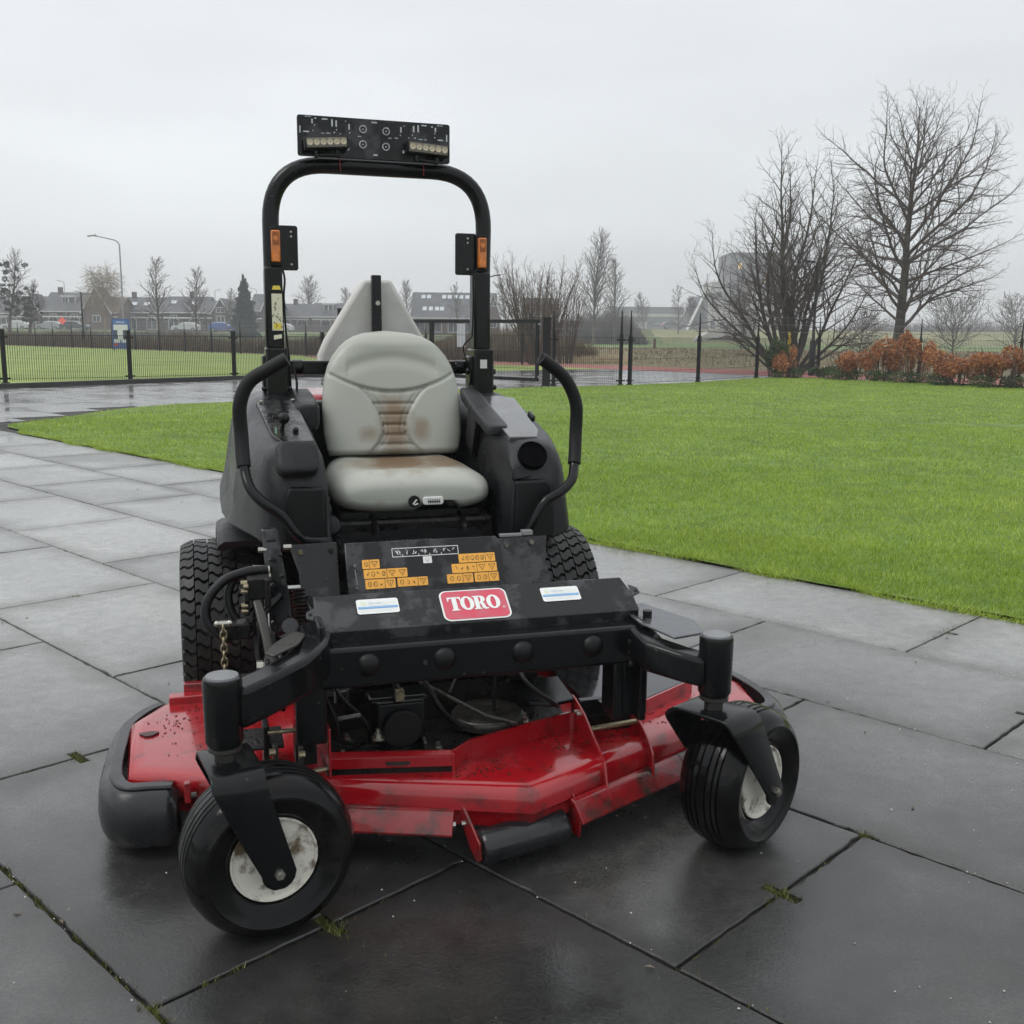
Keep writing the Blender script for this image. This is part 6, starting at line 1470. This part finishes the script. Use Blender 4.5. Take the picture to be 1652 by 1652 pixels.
# cars ------------------------------------------------------------------
def car(px, D, base, L_, m, label, ang=0, flip=1, red=False):
    r_ = empty('car', (xof(px, D), D, base), ang); tag(r_, label, 'car'); W2 = .85; f = flip
    prof = [(-.5, .32), (-.5, .62), (-.46, .86), (-.40, .93), (-.24, .98), (-.12, 1.38), (.02, 1.47), (.22, 1.46), (.36, 1.34), (.45, 1.0), (.495, .85), (.5, .35)]
    secs = [[(x * L_ * f, yy, z if z < .95 else .95 + (z - .95) * k) for x, z in prof] for yy, k in ((-W2, .80), (-W2 * .8, 1.0), (W2 * .8, 1.0), (W2, .80))]
    b = MB(); b.loft(secs); b.build('body', m, r_, smooth=40)
    b = MB(); b.add([(x * L_ * f, -W2 - .012 + (z - .95) * .25, z) for x, z in ((-.21, .98), (-.12, 1.28), (.0, 1.34), (.20, 1.33), (.32, 1.25), (.40, 1.0))], [tuple(range(6))]); b.build('side_window', GLS, r_, smooth=None, fixn=False)
    for x in (-.31, .31):
        b = MB(); b.cyl((x * L_, -W2 - .03, .32), (x * L_, -W2 + .17, .32), .32, 18); wh = b.build('wheel', RUB, r_); b = MB(); b.cyl((x * L_, -W2 - .045, .32), (x * L_, -W2 - .03, .32), .19, 14); b.build('hub_cap', GALV, wh)
        b = MB(); b.cyl((x * L_, W2 - .17, .32), (x * L_, W2 + .03, .32), .32, 18); b.build('wheel', RUB, r_)
    b = MB(); b.box((.495 * L_ * f, -.5, .80), (.06, .5, .16)); b.build('tail_light', mat('lit_tail_light', (.6, .02, .02), .3, emit=(1, .06, .04, 2.5)) if red else mat('red_lens', (.35, .02, .02), .3), r_)
car(360, 163, 1.05, 4.3, mat('car_blue', (.03, .085, .30), .25, coat=.6), 'small blue car parked in front of the houses left of the conifer', R(2), -1)
car(122, 161, 1.05, 4.4, mat('car_dark', (.035, .045, .05), .25, coat=.6), 'dark car parked below the house with the white dormer', R(-3), -1)
car(26, 168, 1.05, 4.4, mat('car_white', (.50, .52, .53), .3, coat=.6), 'white car at the far left in front of the leftmost house', 0, 1)
car(80, 172, 1.05, 4.3, mat('car_silver', (.32, .33, .34), .3, coat=.6), 'silver car parked just left of the dark car', 0, 1)
car(300, 170, 1.05, 4.4, mat('car_white', (.5, .5, .5), .3), 'white car parked behind the bare tree left of the blue car', 0, 1)
car(452, 166, 1.05, 4.3, mat('car_white', (.5, .5, .5), .3), 'white car seen beside the left post of the roll bar', 0, 1)
car(1086, 197, 2.35, 4.4, mat('car_grey', (.16, .17, .18), .3, coat=.5), 'grey car with glowing tail light driving on the embankment', 0, -1, True)
car(1246, 197, 2.35, 4.4, mat('car_grey', (.16, .17, .18), .3, coat=.5), 'grey car with a red light glimpsed behind the left bare tree', 0, 1, True)
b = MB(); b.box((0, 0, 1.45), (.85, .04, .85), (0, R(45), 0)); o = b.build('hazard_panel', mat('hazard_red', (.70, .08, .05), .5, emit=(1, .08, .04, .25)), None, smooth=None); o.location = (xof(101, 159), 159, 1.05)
b = MB(); b.bx(-.04, .04, .02, .08, 0, 1.2); b.build('hazard_leg', BLKF, o); tag(o, 'bright red square hazard panel on the roadside beside the dark car', 'road sign')

# ---------------------------------------------------------------- trees
BARK = mat('wet_dark_bark', (.038, .033, .028), .75, nscale=9, namp=.3, bump=.8, bscale=30, col2=(.06, .065, .04), c2scale=3)
TWIG = mat('bare_twigs', (.085, .072, .062), .7)
TWIGB = mat('brown_twigs', (.085, .062, .045), .8); TWIGY = mat('willow_twigs', (.21, .155, .075), .8); TWIGG = mat('grey_brown_twigs', (.11, .095, .082), .8)
def grow(mb, p, d, L_, r, lvl, cfg, rng, stop_z=None):
    seg = cfg['seg'][lvl]; n = max(3, int(L_ / seg)); pts = [p.copy()]; rad = [r]; ds = [d.copy()]
    tipr = max(cfg['tip'], r * cfg['taper'][lvl])
    for i in range(n):
        w = cfg['wig'][lvl]
        d = (d + V3((rng.gauss(0, w), rng.gauss(0, w), rng.gauss(0, w * .7) + cfg['up'][lvl]))).normalized()
        p = p + d * (L_ / n); pts.append(p.copy()); ds.append(d.copy()); rad.append(r + (tipr - r) * ((i + 1) / n) ** .85)
    mb[min(lvl, len(mb) - 1)].tube(pts, rad, (7, 5, 4, 3, 3)[lvl] if not cfg.get('cheap') else (5, 3, 3, 3)[lvl], caps=False)
    if lvl >= cfg['lv']: return
    nc = cfg['n'][lvl]; nc = int(nc * L_) if cfg['perm'][lvl] else nc
    t0 = cfg['t0'][lvl]; az = rng.uniform(0, 6.28)
    for k in range(nc):
        t = t0 + (1 - t0) * ((k + rng.random()) / nc); f = t * n; i = min(n - 1, int(f)); q = pts[i].lerp(pts[i + 1], f - i); dd = ds[i]
        az += 2.4 + rng.uniform(-.5, .5); a = R(cfg['ang'][lvl][0] + (cfg['ang'][lvl][1] - cfg['ang'][lvl][0]) * t + rng.gauss(0, 7))
        u = dd.orthogonal().normalized(); v = dd.cross(u); nd = (dd * math.cos(a) + (u * math.cos(az) + v * math.sin(az)) * math.sin(a)).normalized()
        if nd.z < -.3: nd.z *= .3; nd.normalize()
        cl_ = cfg['len'][lvl](t, L_) * rng.uniform(.75, 1.18)
        cr_ = max(cfg['tip'], min((rad[i]) * .62, cl_ * cfg['rk']))
        grow(mb, q, nd, cl_, cr_, lvl + 1, cfg, rng)
def make_tree(name, label, px, D, base, starts, cfg, seed, cat='tree', tm=BARK, cm=TWIG, group=None):
    r_ = empty(name, (xof(px, D), D, base)); tag(r_, label, cat, group); rng = random.Random(seed); T, C = MB(), MB()
    for (p, d, L_, r) in starts: grow([T, C], V3(p), V3(d).normalized(), L_, r, 0, cfg, rng)
    T.build('trunk', tm, r_, smooth=60, fixn=False); C.build('crown', cm, r_, smooth=60, fixn=False); return r_
# the tall bare tree at the right
def prof(t): return (1.0 if t < .35 else max(.16, 1 - ((t - .35) / .65) ** 1.5))
H2 = zof(152, 1480, 38) ; 
cfg = dict(lv=4, seg=[.45, .30, .2, .16, .14], tip=.0030, taper=[.05, .08, .2, .4, .6], wig=[.04, .10, .16, .2, .2], up=[.02, .018, .03, .03, .02], n=[4.8, 4.4, 5.4, 4.6], perm=[1, 1, 1, 1], t0=[.16, .14, .1, .1], ang=[(72, 38), (46, 36), (44, 40), (42, 42)],
           len=[lambda t, L: 4.9 * prof((t - .16) / .84), lambda t, L: max(.45, L * .46 * (1.12 - t)), lambda t, L: max(.25, L * .45 * (1.1 - t)), lambda t, L: max(.14, L * .45 * (1.1 - t))], rk=.0145)
make_tree('bare_tree', 'tallest bare tree at the right, its crown running off the frame', 1447, 38, 0, [((0, 0, -.1), (.055, 0, 1), H2, .235)], cfg, 21)
# the many-stemmed bare tree to its left
st = []; rg = random.Random(4)
for dx, L_, r in ((-1.25, 4.9, .10), (-1.0, 5.3, .12), (-.85, 4.6, .08), (-.65, 5.6, .12), (-.42, 5.9, .12), (-.25, 6.3, .13), (-.08, 6.8, .17), (.08, 7.2, .15), (.25, 7.4, .16), (.42, 6.9, .12), (.6, 6.2, .11), (.85, 5.3, .10), (1.2, 4.4, .09), (1.5, 3.6, .07), (-.4, 5.0, .09), (.3, 5.6, .09), (-1.6, 3.4, .06)):
    st.append(((rg.uniform(-.22, .22) + dx * .12, rg.uniform(-.2, .2), -.05), (dx * .98, rg.uniform(-.5, .5), 1.25), L_ * 1.04, r * .85))
cfg1 = dict(lv=4, seg=[.35, .3, .22, .18, .15], tip=.0034, taper=[.05, .12, .25, .4, .6], wig=[.075, .11, .15, .18, .2], up=[.045, .04, .035, .03, .02], n=[3.5, 4.3, 5.4, 4.0], perm=[1, 1, 1, 1], t0=[.24, .15, .1, .1], ang=[(50, 32), (44, 36), (42, 38), (42, 40)],
            len=[lambda t, L: max(.7, L * .40 * (1.2 - t)), lambda t, L: max(.3, L * .50 * (1.1 - t)), lambda t, L: max(.2, L * .5 * (1.1 - t)), lambda t, L: max(.12, L * .42 * (1.1 - t))], rk=.018)
make_tree('bare_tree', 'many-stemmed bare tree fanning out from the ground behind the slim lamp post', 1276, 35.5, 0, st, cfg1, 5)
# thicket below them
def simple_cfg(H, spread, dens=1.0, up=.06, tip=.012, lv=2, ang=(55, 30), t0=.25):
    return dict(lv=lv, seg=[H / 9, H / 14, H / 16, H / 20], tip=tip, taper=[.08, .2, .4, .5], wig=[.04, .12, .16, .2], up=[.01, up, up, up], n=[int(30 * dens), 8, 4], perm=[0, 0, 0], t0=[t0, .15, .2], ang=[ang, (45, 35), (40, 35)],
                len=[lambda t, L: spread * 1.25 * ((.75 + t * .6) if t < .4 else 1 - .62 * ((t - .4) / .6)), lambda t, L: L * .5 * (1.1 - t * .6), lambda t, L: L * .5], rk=.02, cheap=1)
def ftree(px, D, topy, wpx, label, base=0, cm=TWIGG, tm=TWIGG, dens=1.0, seed=None, name='bare_tree', tip=None, ang=(55, 30), lv=2, r=None, t0=.25, group=None):
    H_ = zof(topy, px, D) - base; sp_ = wpx / 2 / 1650 * D * 1.05
    make_tree(name, label, px, D, base, [((0, 0, 0), (0, 0, 1), H_, r or H_ * .018)], simple_cfg(H_, sp_, dens, tip=tip or D * .00016, ang=ang, lv=lv, t0=t0), seed or int(px) + 1, tm=tm, cm=cm, group=group)
ftree(260, 92, 424, 56, 'bare street tree with an upright crown right of the tall street lamp', dens=1.3, lv=2)
ftree(317, 92, 440, 52, 'bare street tree just left of the blue car', dens=1.2)
ftree(365, 150, 470, 32, 'thin pale bare tree touching the left side of the conifer', 1.05)
ftree(500, 205, 455, 52, 'wide bare tree rising behind the roofs inside the roll bar', 1.05, dens=1.2)
ftree(572, 215, 469, 40, 'bare tree half hidden by the left edge of the pale cowl', 1.05)
ftree(656, 200, 460, 40, 'bare tree behind the right edge of the pale cowl', 1.05, dens=1.2)
ftree(738, 150, 462, 34, 'ragged bare tree in front of the roof windows', 0, dens=.9)
ftree(820, 120, 458, 46, 'scrubby bare tree between the lamp post and the many-stemmed shrub', 0, dens=1.2)
ftree(958, 125, 389, 84, 'tall poplar-like bare tree in the centre of the horizon', dens=2.2, ang=(42, 22), lv=2, t0=.12)
ftree(992, 135, 425, 56, 'lower bare tree leaning against the tall poplar-like tree', dens=1.6, ang=(42, 25), t0=.12)
ftree(1040, 230, 478, 36, 'small round bare tree on the horizon left of the embankment car', 0, dens=1.1)
ftree(1094, 185, 466, 36, 'slender young tree standing on the embankment beside the car', 0, dens=.7)
ftree(1112, 228, 482, 30, 'small dark tree in front of the steep grey roof', 2, dens=1.3)
ftree(1196, 98, 488, 64, 'spreading bare bush standing in front of the pale bridge abutment', dens=1.5, ang=(65, 45), t0=.05, name='bare_bush')
ftree(1388, 60, 508, 70, 'thin bare bush between the two large bare trees', dens=1.5, ang=(65, 45), t0=.05, name='bare_bush', cm=TWIG)
ftree(1540, 75, 500, 120, 'low spreading bare bush right of the tall tree trunk', dens=1.7, ang=(65, 45), t0=.05, name='bare_bush', cm=TWIG)
ftree(1640, 90, 490, 90, 'bare bush at the right edge of the frame beyond the fence', dens=1.5, ang=(65, 45), t0=.05, name='bare_bush')
# willow
Hw = zof(441, 170, 165) - 1
cw = dict(lv=3, seg=[1, .8, .6, .6], tip=.02, taper=[.3, .2, .4, .6], wig=[.05, .16, .14, .1], up=[.01, .03, -.10, -.2], n=[18, 9, 6], perm=[0, 0, 0], t0=[.25, .2, .2], ang=[(60, 35), (55, 45), (50, 50)], len=[lambda t, L: 3.6 * (1 - .4 * t), lambda t, L: 1.7, lambda t, L: 1.5], rk=.02, cheap=1)
make_tree('willow_tree', 'yellowish leafless willow in front of the brown gable', 170, 160, 1, [((0, 0, 0), (0, 0, 1), Hw * .82, .25)], cw, 6, tm=TWIGY, cm=TWIGY)
# ivy-clad dark trees at the far left
def leaf_cloud(name, blobs, n, size, m, parent, seed, tone_bias=0, flat=.0):
    r_ = np.random.RandomState(seed); P_ = []; per = [int(n * b[6]) for b in blobs]
    for (cx_, cy_, cz_, rx, ry, rz_, wgt), k in zip(blobs, per):
        v = r_.normal(size=(k, 3)); v /= np.linalg.norm(v, axis=1)[:, None]; rad = r_.uniform(.35, 1.06, k) ** .55; rad *= 1 + .18 * np.sin(v[:, 0] * 7 + seed) * np.sin(v[:, 2] * 6 + 2)
        P_.append(np.stack([cx_ + v[:, 0] * rx * rad, cy_ + v[:, 1] * ry * rad, cz_ + v[:, 2] * rz_ * rad], 1))
    P_ = np.concatenate(P_); k = len(P_); P_[:, 2] = np.maximum(P_[:, 2], .01)
    a = r_.normal(size=(k, 3)); a /= np.linalg.norm(a, axis=1)[:, None]; b_ = r_.normal(size=(k, 3)); b_ -= (a * b_).sum(1)[:, None] * a; b_ /= np.linalg.norm(b_, axis=1)[:, None]
    s = (size * r_.uniform(.6, 1.35, k))[:, None]
    V = np.empty((k, 4, 3), np.float32); V[:, 0] = P_ - a * s; V[:, 1] = P_ - b_ * s * .55 + a * s * .1; V[:, 2] = P_ + a * s; V[:, 3] = P_ + b_ * s * .55 + a * s * .1
    me = bpy.data.meshes.new(name); me.vertices.add(4 * k); me.vertices.foreach_set('co', V.ravel()); me.loops.add(4 * k); me.loops.foreach_set('vertex_index', np.arange(4 * k, dtype=np.int32))
    me.polygons.add(k); me.polygons.foreach_set('loop_start', np.arange(0, 4 * k, 4, dtype=np.int32))
    at2 = me.attributes.new('tone', 'FLOAT', 'POINT'); at2.data.foreach_set('value', np.repeat(np.clip(r_.beta(2, 2, k) + tone_bias, 0, 1).astype(np.float32), 4))
    me.update(calc_edges=True); me.materials.append(m); o = link(name, me, parent); return o
IVY = grass_material('ivy_leaves', (.014, .020, .012), (.030, .042, .022), (.06, .075, .04))
CONM = grass_material('conifer_needles', (.010, .024, .013), (.022, .045, .024), (.045, .075, .04))
BEECH = grass_material('copper_beech_leaves', (.13, .046, .018), (.40, .15, .05), (.66, .34, .15))
GRNL = grass_material('green_bush_leaves', (.016, .032, .012), (.045, .085, .025), (.13, .17, .05))
YEL = grass_material('yellow_blossom', (.55, .42, .03), (.65, .5, .05), (.7, .58, .1))
def ivy_tree(px, D, topy, wpx, label, seed):
    H_ = zof(topy, px, D); s_ = wpx / 1650 * D / 2; r_ = empty('ivy_clad_tree', (xof(px, D), D, 0)); tag(r_, label, 'tree'); rng = random.Random(seed); T, C = MB(), MB()
    grow([T, C], V3((0, 0, 0)), V3((.03, 0, 1)), H_, .22, 0, simple_cfg(H_, s_, 1.2, tip=.016), rng)
    T.build('trunk', TWIG, r_, smooth=60, fixn=False); C.build('crown', TWIGG, r_, smooth=60, fixn=False)
    bl = [(rng.gauss(0, .42) * s_, rng.uniform(-.6, .6), H_ * rng.uniform(.35, .95), s_ * rng.uniform(.06, .2), s_ * .2, s_ * rng.uniform(.05, .16), .035) for _ in range(34)]
    o = leaf_cloud('ivy', bl, 3000, .075, IVY, r_, seed)
ivy_tree(14, 100, 414, 66, 'tall dark ivy-clad tree at the far left edge', 3); ivy_tree(46, 104, 458, 46, 'shorter ivy-clad tree right of the tall one at the far left', 8)
# conifer
D = 140; Hc = zof(446, 395, D) - .3; r_ = empty('conifer', (xof(395, D), D, .3)); tag(r_, 'dark green pointed conifer in front of the houses', 'tree')
b = MB(); b.tube([(0, 0, -.4), (0, 0, Hc * .9)], [.22, .03], 7); b.build('trunk', BARK, r_)
bl = []
for k in range(16):
    t = k / 15; rr = (2.1 * (1 - t) ** .72 + .12)
    for q_ in range(4): bl.append((rr * .35 * math.cos(q_ * 1.57 + k), rr * .35 * math.sin(q_ * 1.57 + k), .4 + (Hc - .7) * t + .2 * math.sin(k * 3 + q_), rr * (.62 + .2 * math.sin(k * 5 + q_ * 2)), rr * .66, .42, (.02 + .08 * (1 - t)) / 4))
leaf_cloud('crown', bl, 24000, .12, CONM, r_, 31)
# many-stemmed shrub in the middle
def coppice(px, D, topy, wpx, label, seed, n=26, cm=TWIGB):
    H_ = zof(topy, px, D); s_ = wpx / 1650 * D / 2; rg_ = random.Random(seed); st = []
    for i in range(n):
        u = rg_.uniform(-1, 1); v = rg_.uniform(-.8, .8); st.append(((u * .35, v * .3, 0), (u * s_ / H_ * 1.15, v * s_ / H_, 1), H_ * rg_.uniform(.72, 1.0) * math.sqrt(1 + (u * s_ / H_) ** 2), .035))
    c = dict(lv=2, seg=[.35, .3, .25], tip=.005, taper=[.15, .4, .6], wig=[.05, .09, .12], up=[.03, .06, .05], n=[11, 3], perm=[0, 0], t0=[.25, .2], ang=[(30, 22), (28, 24)], len=[lambda t, L: L * .34 * (1.15 - t), lambda t, L: L * .5], rk=.012, cheap=1)
    make_tree('coppiced_shrub', label, px, D, 0, st, c, seed, 'shrub', cm, cm)
coppice(868, 42.5, 410, 118, 'large many-stemmed leafless shrub just behind the wide gate post', 12, 40)
coppice(912, 44.5, 432, 60, 'smaller leafless shrub leaning right beside the many-stemmed one', 13, 16)
# reeds and thickets ------------------------------------------------------
REED = grass_material('dry_reeds', (.075, .050, .030), (.155, .110, .065), (.27, .215, .13))
line = [(-62, 98), (-41, 80.8), (-15.2, 58.9), (-6.3, 51.2), (-1.2, 46.6), (1.0, 44.9)]
Pq = []
for (p, q, n) in zip(line, line[1:], (4500, 9500, 8500, 5200, 3800)):
    t = rs.uniform(0, 1, n); off = rs.uniform(.4, 1, n) ** 1.3 * 9 if q[1] > 60 else rs.uniform(.4, 5, n)
    dx, dy = q[0] - p[0], q[1] - p[1]; L_ = math.hypot(dx, dy); nx, ny = -dy / L_, dx / L_
    if ny < 0: nx, ny = -nx, -ny
    Pq.append(np.stack([p[0] + dx * t + nx * off, p[1] + dy * t + ny * off, np.zeros(n)], 1))
Pq = np.concatenate(Pq); hq = rs.uniform(.45, 1.0, len(Pq)) * (1 + .28 * np.sin(Pq[:, 0] * .8) * np.sin(Pq[:, 0] * .27 + 1)); wq = .0011 * Pq[:, 1] * rs.uniform(.5, 1.3, len(Pq))
o = tri_blades('dry_reeds', Pq, hq, wq, .5, rs.beta(2, 2, len(Pq)), REED); tag(o, 'band of dry brown reeds and weeds beyond the far fence', 'reeds')
n = 5000; D_ = rs.uniform(45.5, 52, n); pxs = rs.uniform(885, 1010, n); Pq = np.stack([[xof(p, d) for p, d in zip(pxs, D_)], D_, np.zeros(n)], 1)
o = tri_blades('straw_clumps', Pq, rs.uniform(.1, .38, n), np.full(n, .03), 1.8, rs.beta(4, 2, n), grass_material('pale_straw', (.22, .16, .09), (.42, .33, .2), (.6, .5, .34))); tag(o, 'pale flattened straw lying along the edge of the stubble field', 'straw')
n = 16000; D_ = rs.uniform(39, 95, n) ** 1.0; xx_ = rs.uniform(.0, 1, n) * 60 + 2; k = (xx_ > (47.5 - D_) * 1.25 + 1) ; Pq = np.stack([xx_[k], D_[k], np.zeros(k.sum())], 1)
o = tri_blades('stubble', Pq, rs.uniform(.05, .2, len(Pq)), Pq[:, 1] * .0012, 1.2, rs.beta(2, 2, len(Pq)), grass_material('stubble_stalks', (.13, .10, .05), (.27, .21, .12), (.40, .33, .2))); tag(o, 'short stubble and weeds of the tan field beyond the cycle path', 'stubble')
THK = grass_material('thicket_twigs', (.055, .047, .042), (.10, .088, .078), (.15, .13, .115))
def thicket(pa, pb, D0, D1, h0, h1, n, label, w=.10, name='thicket', m=THK, base=0):
    D_ = rs.uniform(D0, D1, n); pp = rs.uniform(pa, pb, n); x = np.array([xof(p, d) for p, d in zip(pp, D_)]); uu = (pp - pa) / (pb - pa); hh = rs.uniform(h0 * .35, h1, n) * (.8 + .25 * np.sin(x * .35) * np.sin(x * .13 + 2)) * np.clip(1 - np.abs(2 * uu - 1) ** 3.5, .12, 1)
    o = tri_blades(name, np.stack([x, D_, np.full(n, base)], 1), hh, np.full(n, w), .55, rs.beta(2, 2, n), m); tag(o, label, 'thicket')
thicket(690, 880, 62, 80, 1.2, 2.6, 9000, 'dense brown scrub behind the fence right of the cowl', .07, m=REED)
thicket(880, 1046, 135, 160, 3.0, 5.4, 11000, 'dense dark leafless thicket below the tall poplar-like tree', .13)
thicket(1285, 1760, 260, 330, 3.5, 7.5, 12000, 'hazy band of trees along the right horizon', .35, name='far_tree_line')
thicket(430, 700, 170, 186, 1.2, 2.6, 5000, 'low brown hedge in front of the houses inside the roll bar', .16, base=1.05)
thicket(-20, 430, 150, 158, .5, 1.3, 5000, 'low hedge along the road bank at the left', .16, base=.3)
# beech hedge bushes and others -----------------------------------------
def bush(px, wpx, topy, D, label, seed, m=BEECH, n=3600, extra=(), low=True, leaf=.034, name='beech_bush', cat='bush'):
    H_ = zof(topy, px, D); s_ = wpx / 1650 * D / 2; r_ = empty(name, (xof(px, D), D, 0)); tag(r_, label, cat); rg_ = random.Random(seed); b = MB()
    for k in range(16):
        a = rg_.uniform(-1, 1); c = rg_.uniform(-1, 1); b.tube(catmull([(a * s_ * .4, c * .25, 0), (a * s_ * .6 + rg_.gauss(0, .05), c * .3, H_ * .5), (a * s_ * .9, c * .4, H_ * rg_.uniform(.75, 1.02))], 4), [.014] * 4 + [.009] * 4 + [.004], 4, caps=False)
    b.build('stem', TWIGB, r_, smooth=60, fixn=False)['kind'] = 'stuff'
    bl = []
    for k in range(9):
        u = rg_.uniform(-.78, .78); bl.append((u * s_, rg_.uniform(-.25, .25), H_ * rg_.uniform(.38, .80), s_ * rg_.uniform(.22, .4), .38, H_ * rg_.uniform(.16, .28), .11))
    for e_ in extra: bl.append(e_)
    leaf_cloud('foliage', bl, n, leaf, m, r_, seed)
    if low:
        leaf_cloud('undergrowth', [(rg_.uniform(-.8, .8) * s_, -.1, .16, s_ * .35, .4, .17, .16) for _ in range(6)], n // 3, leaf * .8, GRNL, r_, seed + 1, .05)
    return r_
bush(1374, 82, 563, 30.2, 'leftmost copper-leaved bush right of the slim lamp post', 1)
bush(1428, 62, 548, 29.6, 'copper-leaved bush growing in front of the tall tree trunk', 2, extra=((.05, 0, 1.05, .16, .2, .25, .06),))
bush(1478, 72, 538, 28.6, 'tallest copper-leaved bush with a bright upward spray of leaves', 3, extra=((-.25, -.1, 1.22, .16, .15, .18, .10), (-.05, -.1, 1.05, .2, .2, .2, .10)))
bush(1543, 84, 560, 27.4, 'broad copper-leaved bush right of the tallest one', 4, n=4200)
bush(1620, 92, 558, 26.3, 'rounded copper-leaved bush standing apart near the right edge', 5, n=5200)
bush(1700, 70, 560, 25.6, 'copper-leaved bush cut by the right edge of the frame', 6)
bush(1255, 46, 545, 31.8, 'feathery grey-green bush at the fence below the many-stemmed tree', 7, m=GRNL, n=3600, name='green_bush', low=False)
bush(1272, 44, 560, 31.2, 'small copper-leaved bush leaning against the green one', 8, n=2400)
bush(1334, 42, 588, 31.6, 'low dark green bush around the foot of the slim lamp post', 9, m=GRNL, n=1800, low=False, name='green_bush')
r_ = empty('blossom_branch', (xof(1277, 32), 32, 0)); tag(r_, 'thin branch with yellow blossom beside the many-stemmed tree', 'branch')
b = MB(); b.tube([(0, 0, 0), (.0, 0, .7), (-.06, 0, 1.35)], [.012, .009, .004], 5); b.build('stem', TWIGB, r_); leaf_cloud('blossom', [(0, 0, .85, .07, .05, .12, .35), (-.04, 0, 1.1, .05, .05, .12, .35), (-.05, 0, 1.3, .04, .04, .08, .25)], 130, .028, YEL, r_, 3)
for px, py0, py1, D, lb_ in ((1057, 547, 559, 100, 'short reddish wooden post standing alone in the field'), (1042, 546, 551, 140, 'smaller wooden post farther out in the field')):
    b = MB(); H_ = zof(py0, px, D); b.box((0, 0, H_ / 2), (.22, .22, H_)); b.box((0, 0, H_), (.26, .26, .05)); o = b.build('wooden_post', mat('reddish_wood', (.12, .06, .045), .8), None, smooth=None); o.location = (xof(px, D), D, 0); tag(o, lb_, 'post')
# slim pole on horizon and farther mass
park_lamp(1073, 60, 511, 'thin pale pole seen between the double fence posts', -1, .05) if False else None

# ---------------------------------------------------------------- haze
hz = MB(); hz.bx(-420, 420, -12, 420, -1.05, 27); ho = hz.build('haze', BLK, None, smooth=None)
hm = bpy.data.materials.new('haze_air'); hm.use_nodes = True; t = hm.node_tree; t.nodes.clear(); out = N(t, 'ShaderNodeOutputMaterial'); pv = N(t, 'ShaderNodeVolumePrincipled')
pv.inputs['Color'].default_value = (.96, .98, 1, 1); pv.inputs['Density'].default_value = .0015; pv.inputs['Anisotropy'].default_value = .0
t.links.new(pv.outputs[0], out.inputs['Volume']); ho.data.materials.clear(); ho.data.materials.append(hm); ho['kind'] = 'stuff'

# ---------------------------------------------------------------- separate loose pieces into objects of their own
def split_loose():
    skip = {'crown', 'trunk', 'foliage', 'undergrowth', 'stem', 'ivy', 'blossom', 'haze', 'tread', 'lawn', 'ground', 'kerb', 'paving_slab', 'wall', 'body', 'fence_post', 'light_board', 'backrest', 'cushion'}
    for o in [q for q in bpy.data.objects if q.type == 'MESH' and 'kind' not in q.keys()]:
        if o.name.split('.')[0] in skip: continue
        me = o.data; nv_ = len(me.vertices)
        if nv_ > 6000: continue
        par = list(range(nv_))
        def fd(a):
            while par[a] != a: par[a] = par[par[a]]; a = par[a]
            return a
        for e_ in me.edges:
            a, b = fd(e_.vertices[0]), fd(e_.vertices[1])
            if a != b: par[a] = b
        isl = {}
        for v in me.vertices: isl.setdefault(fd(v.index), []).append(v.index)
        if len(isl) < 2: continue
        g = []
        for vs_ in isl.values():
            co = np.array([me.vertices[i].co[:] for i in vs_]); g.append([set(vs_), co.min(0) - .0015, co.max(0) + .0015])
        ch = True
        while ch:
            ch = False
            for i in range(len(g)):
                for j in range(i + 1, len(g)):
                    if (g[i][1] <= g[j][2]).all() and (g[j][1] <= g[i][2]).all():
                        g[i] = [g[i][0] | g[j][0], np.minimum(g[i][1], g[j][1]), np.maximum(g[i][2], g[j][2])]; g.pop(j); ch = True; break
                if ch: break
        if len(g) < 2: continue
        if len(g) > 12:
            o['kind'] = 'stuff'; continue
        base = o.name.split('.')[0]
        for k, (vset, _, _) in enumerate(g):
            bm = bmesh.new(); bm.from_mesh(me); bm.verts.ensure_lookup_table()
            bmesh.ops.delete(bm, geom=[v for v in bm.verts if v.index not in vset], context='VERTS')
            m2 = bpy.data.meshes.new(base); bm.to_mesh(m2); bm.free()
            for q in me.materials: m2.materials.append(q) if len(m2.materials) < len(me.materials) else None
            if k == 0: first = m2; continue
            c = o.copy(); c.data = m2; COL.objects.link(c)
        o.data = first
split_loose()

GR = {'house': 'houses along the road beyond the field', 'car': 'cars on the distant road', 'street_lamp': 'grey street lamps near the houses', 'lamp_post': 'slim black lamp posts', 'beech_bush': 'copper-leaved bushes along the fence', 'green_bush': 'green bushes at the fence', 'bare_tree': 'leafless trees', 'bare_bush': 'leafless bushes in the field', 'mesh_fence': 'black mesh fences', 'apartment_block': 'blocks of flats on the horizon', 'gate_post': 'posts of the gate', 'ivy_clad_tree': 'ivy-clad trees at the left', 'wooden_post': 'wooden posts in the field', 'coppiced_shrub': 'many-stemmed shrubs by the gate'}
for o in bpy.data.objects:
    if o.parent is None and 'label' in o.keys() and o.name.split('.')[0] in GR: o['group'] = GR[o.name.split('.')[0]]
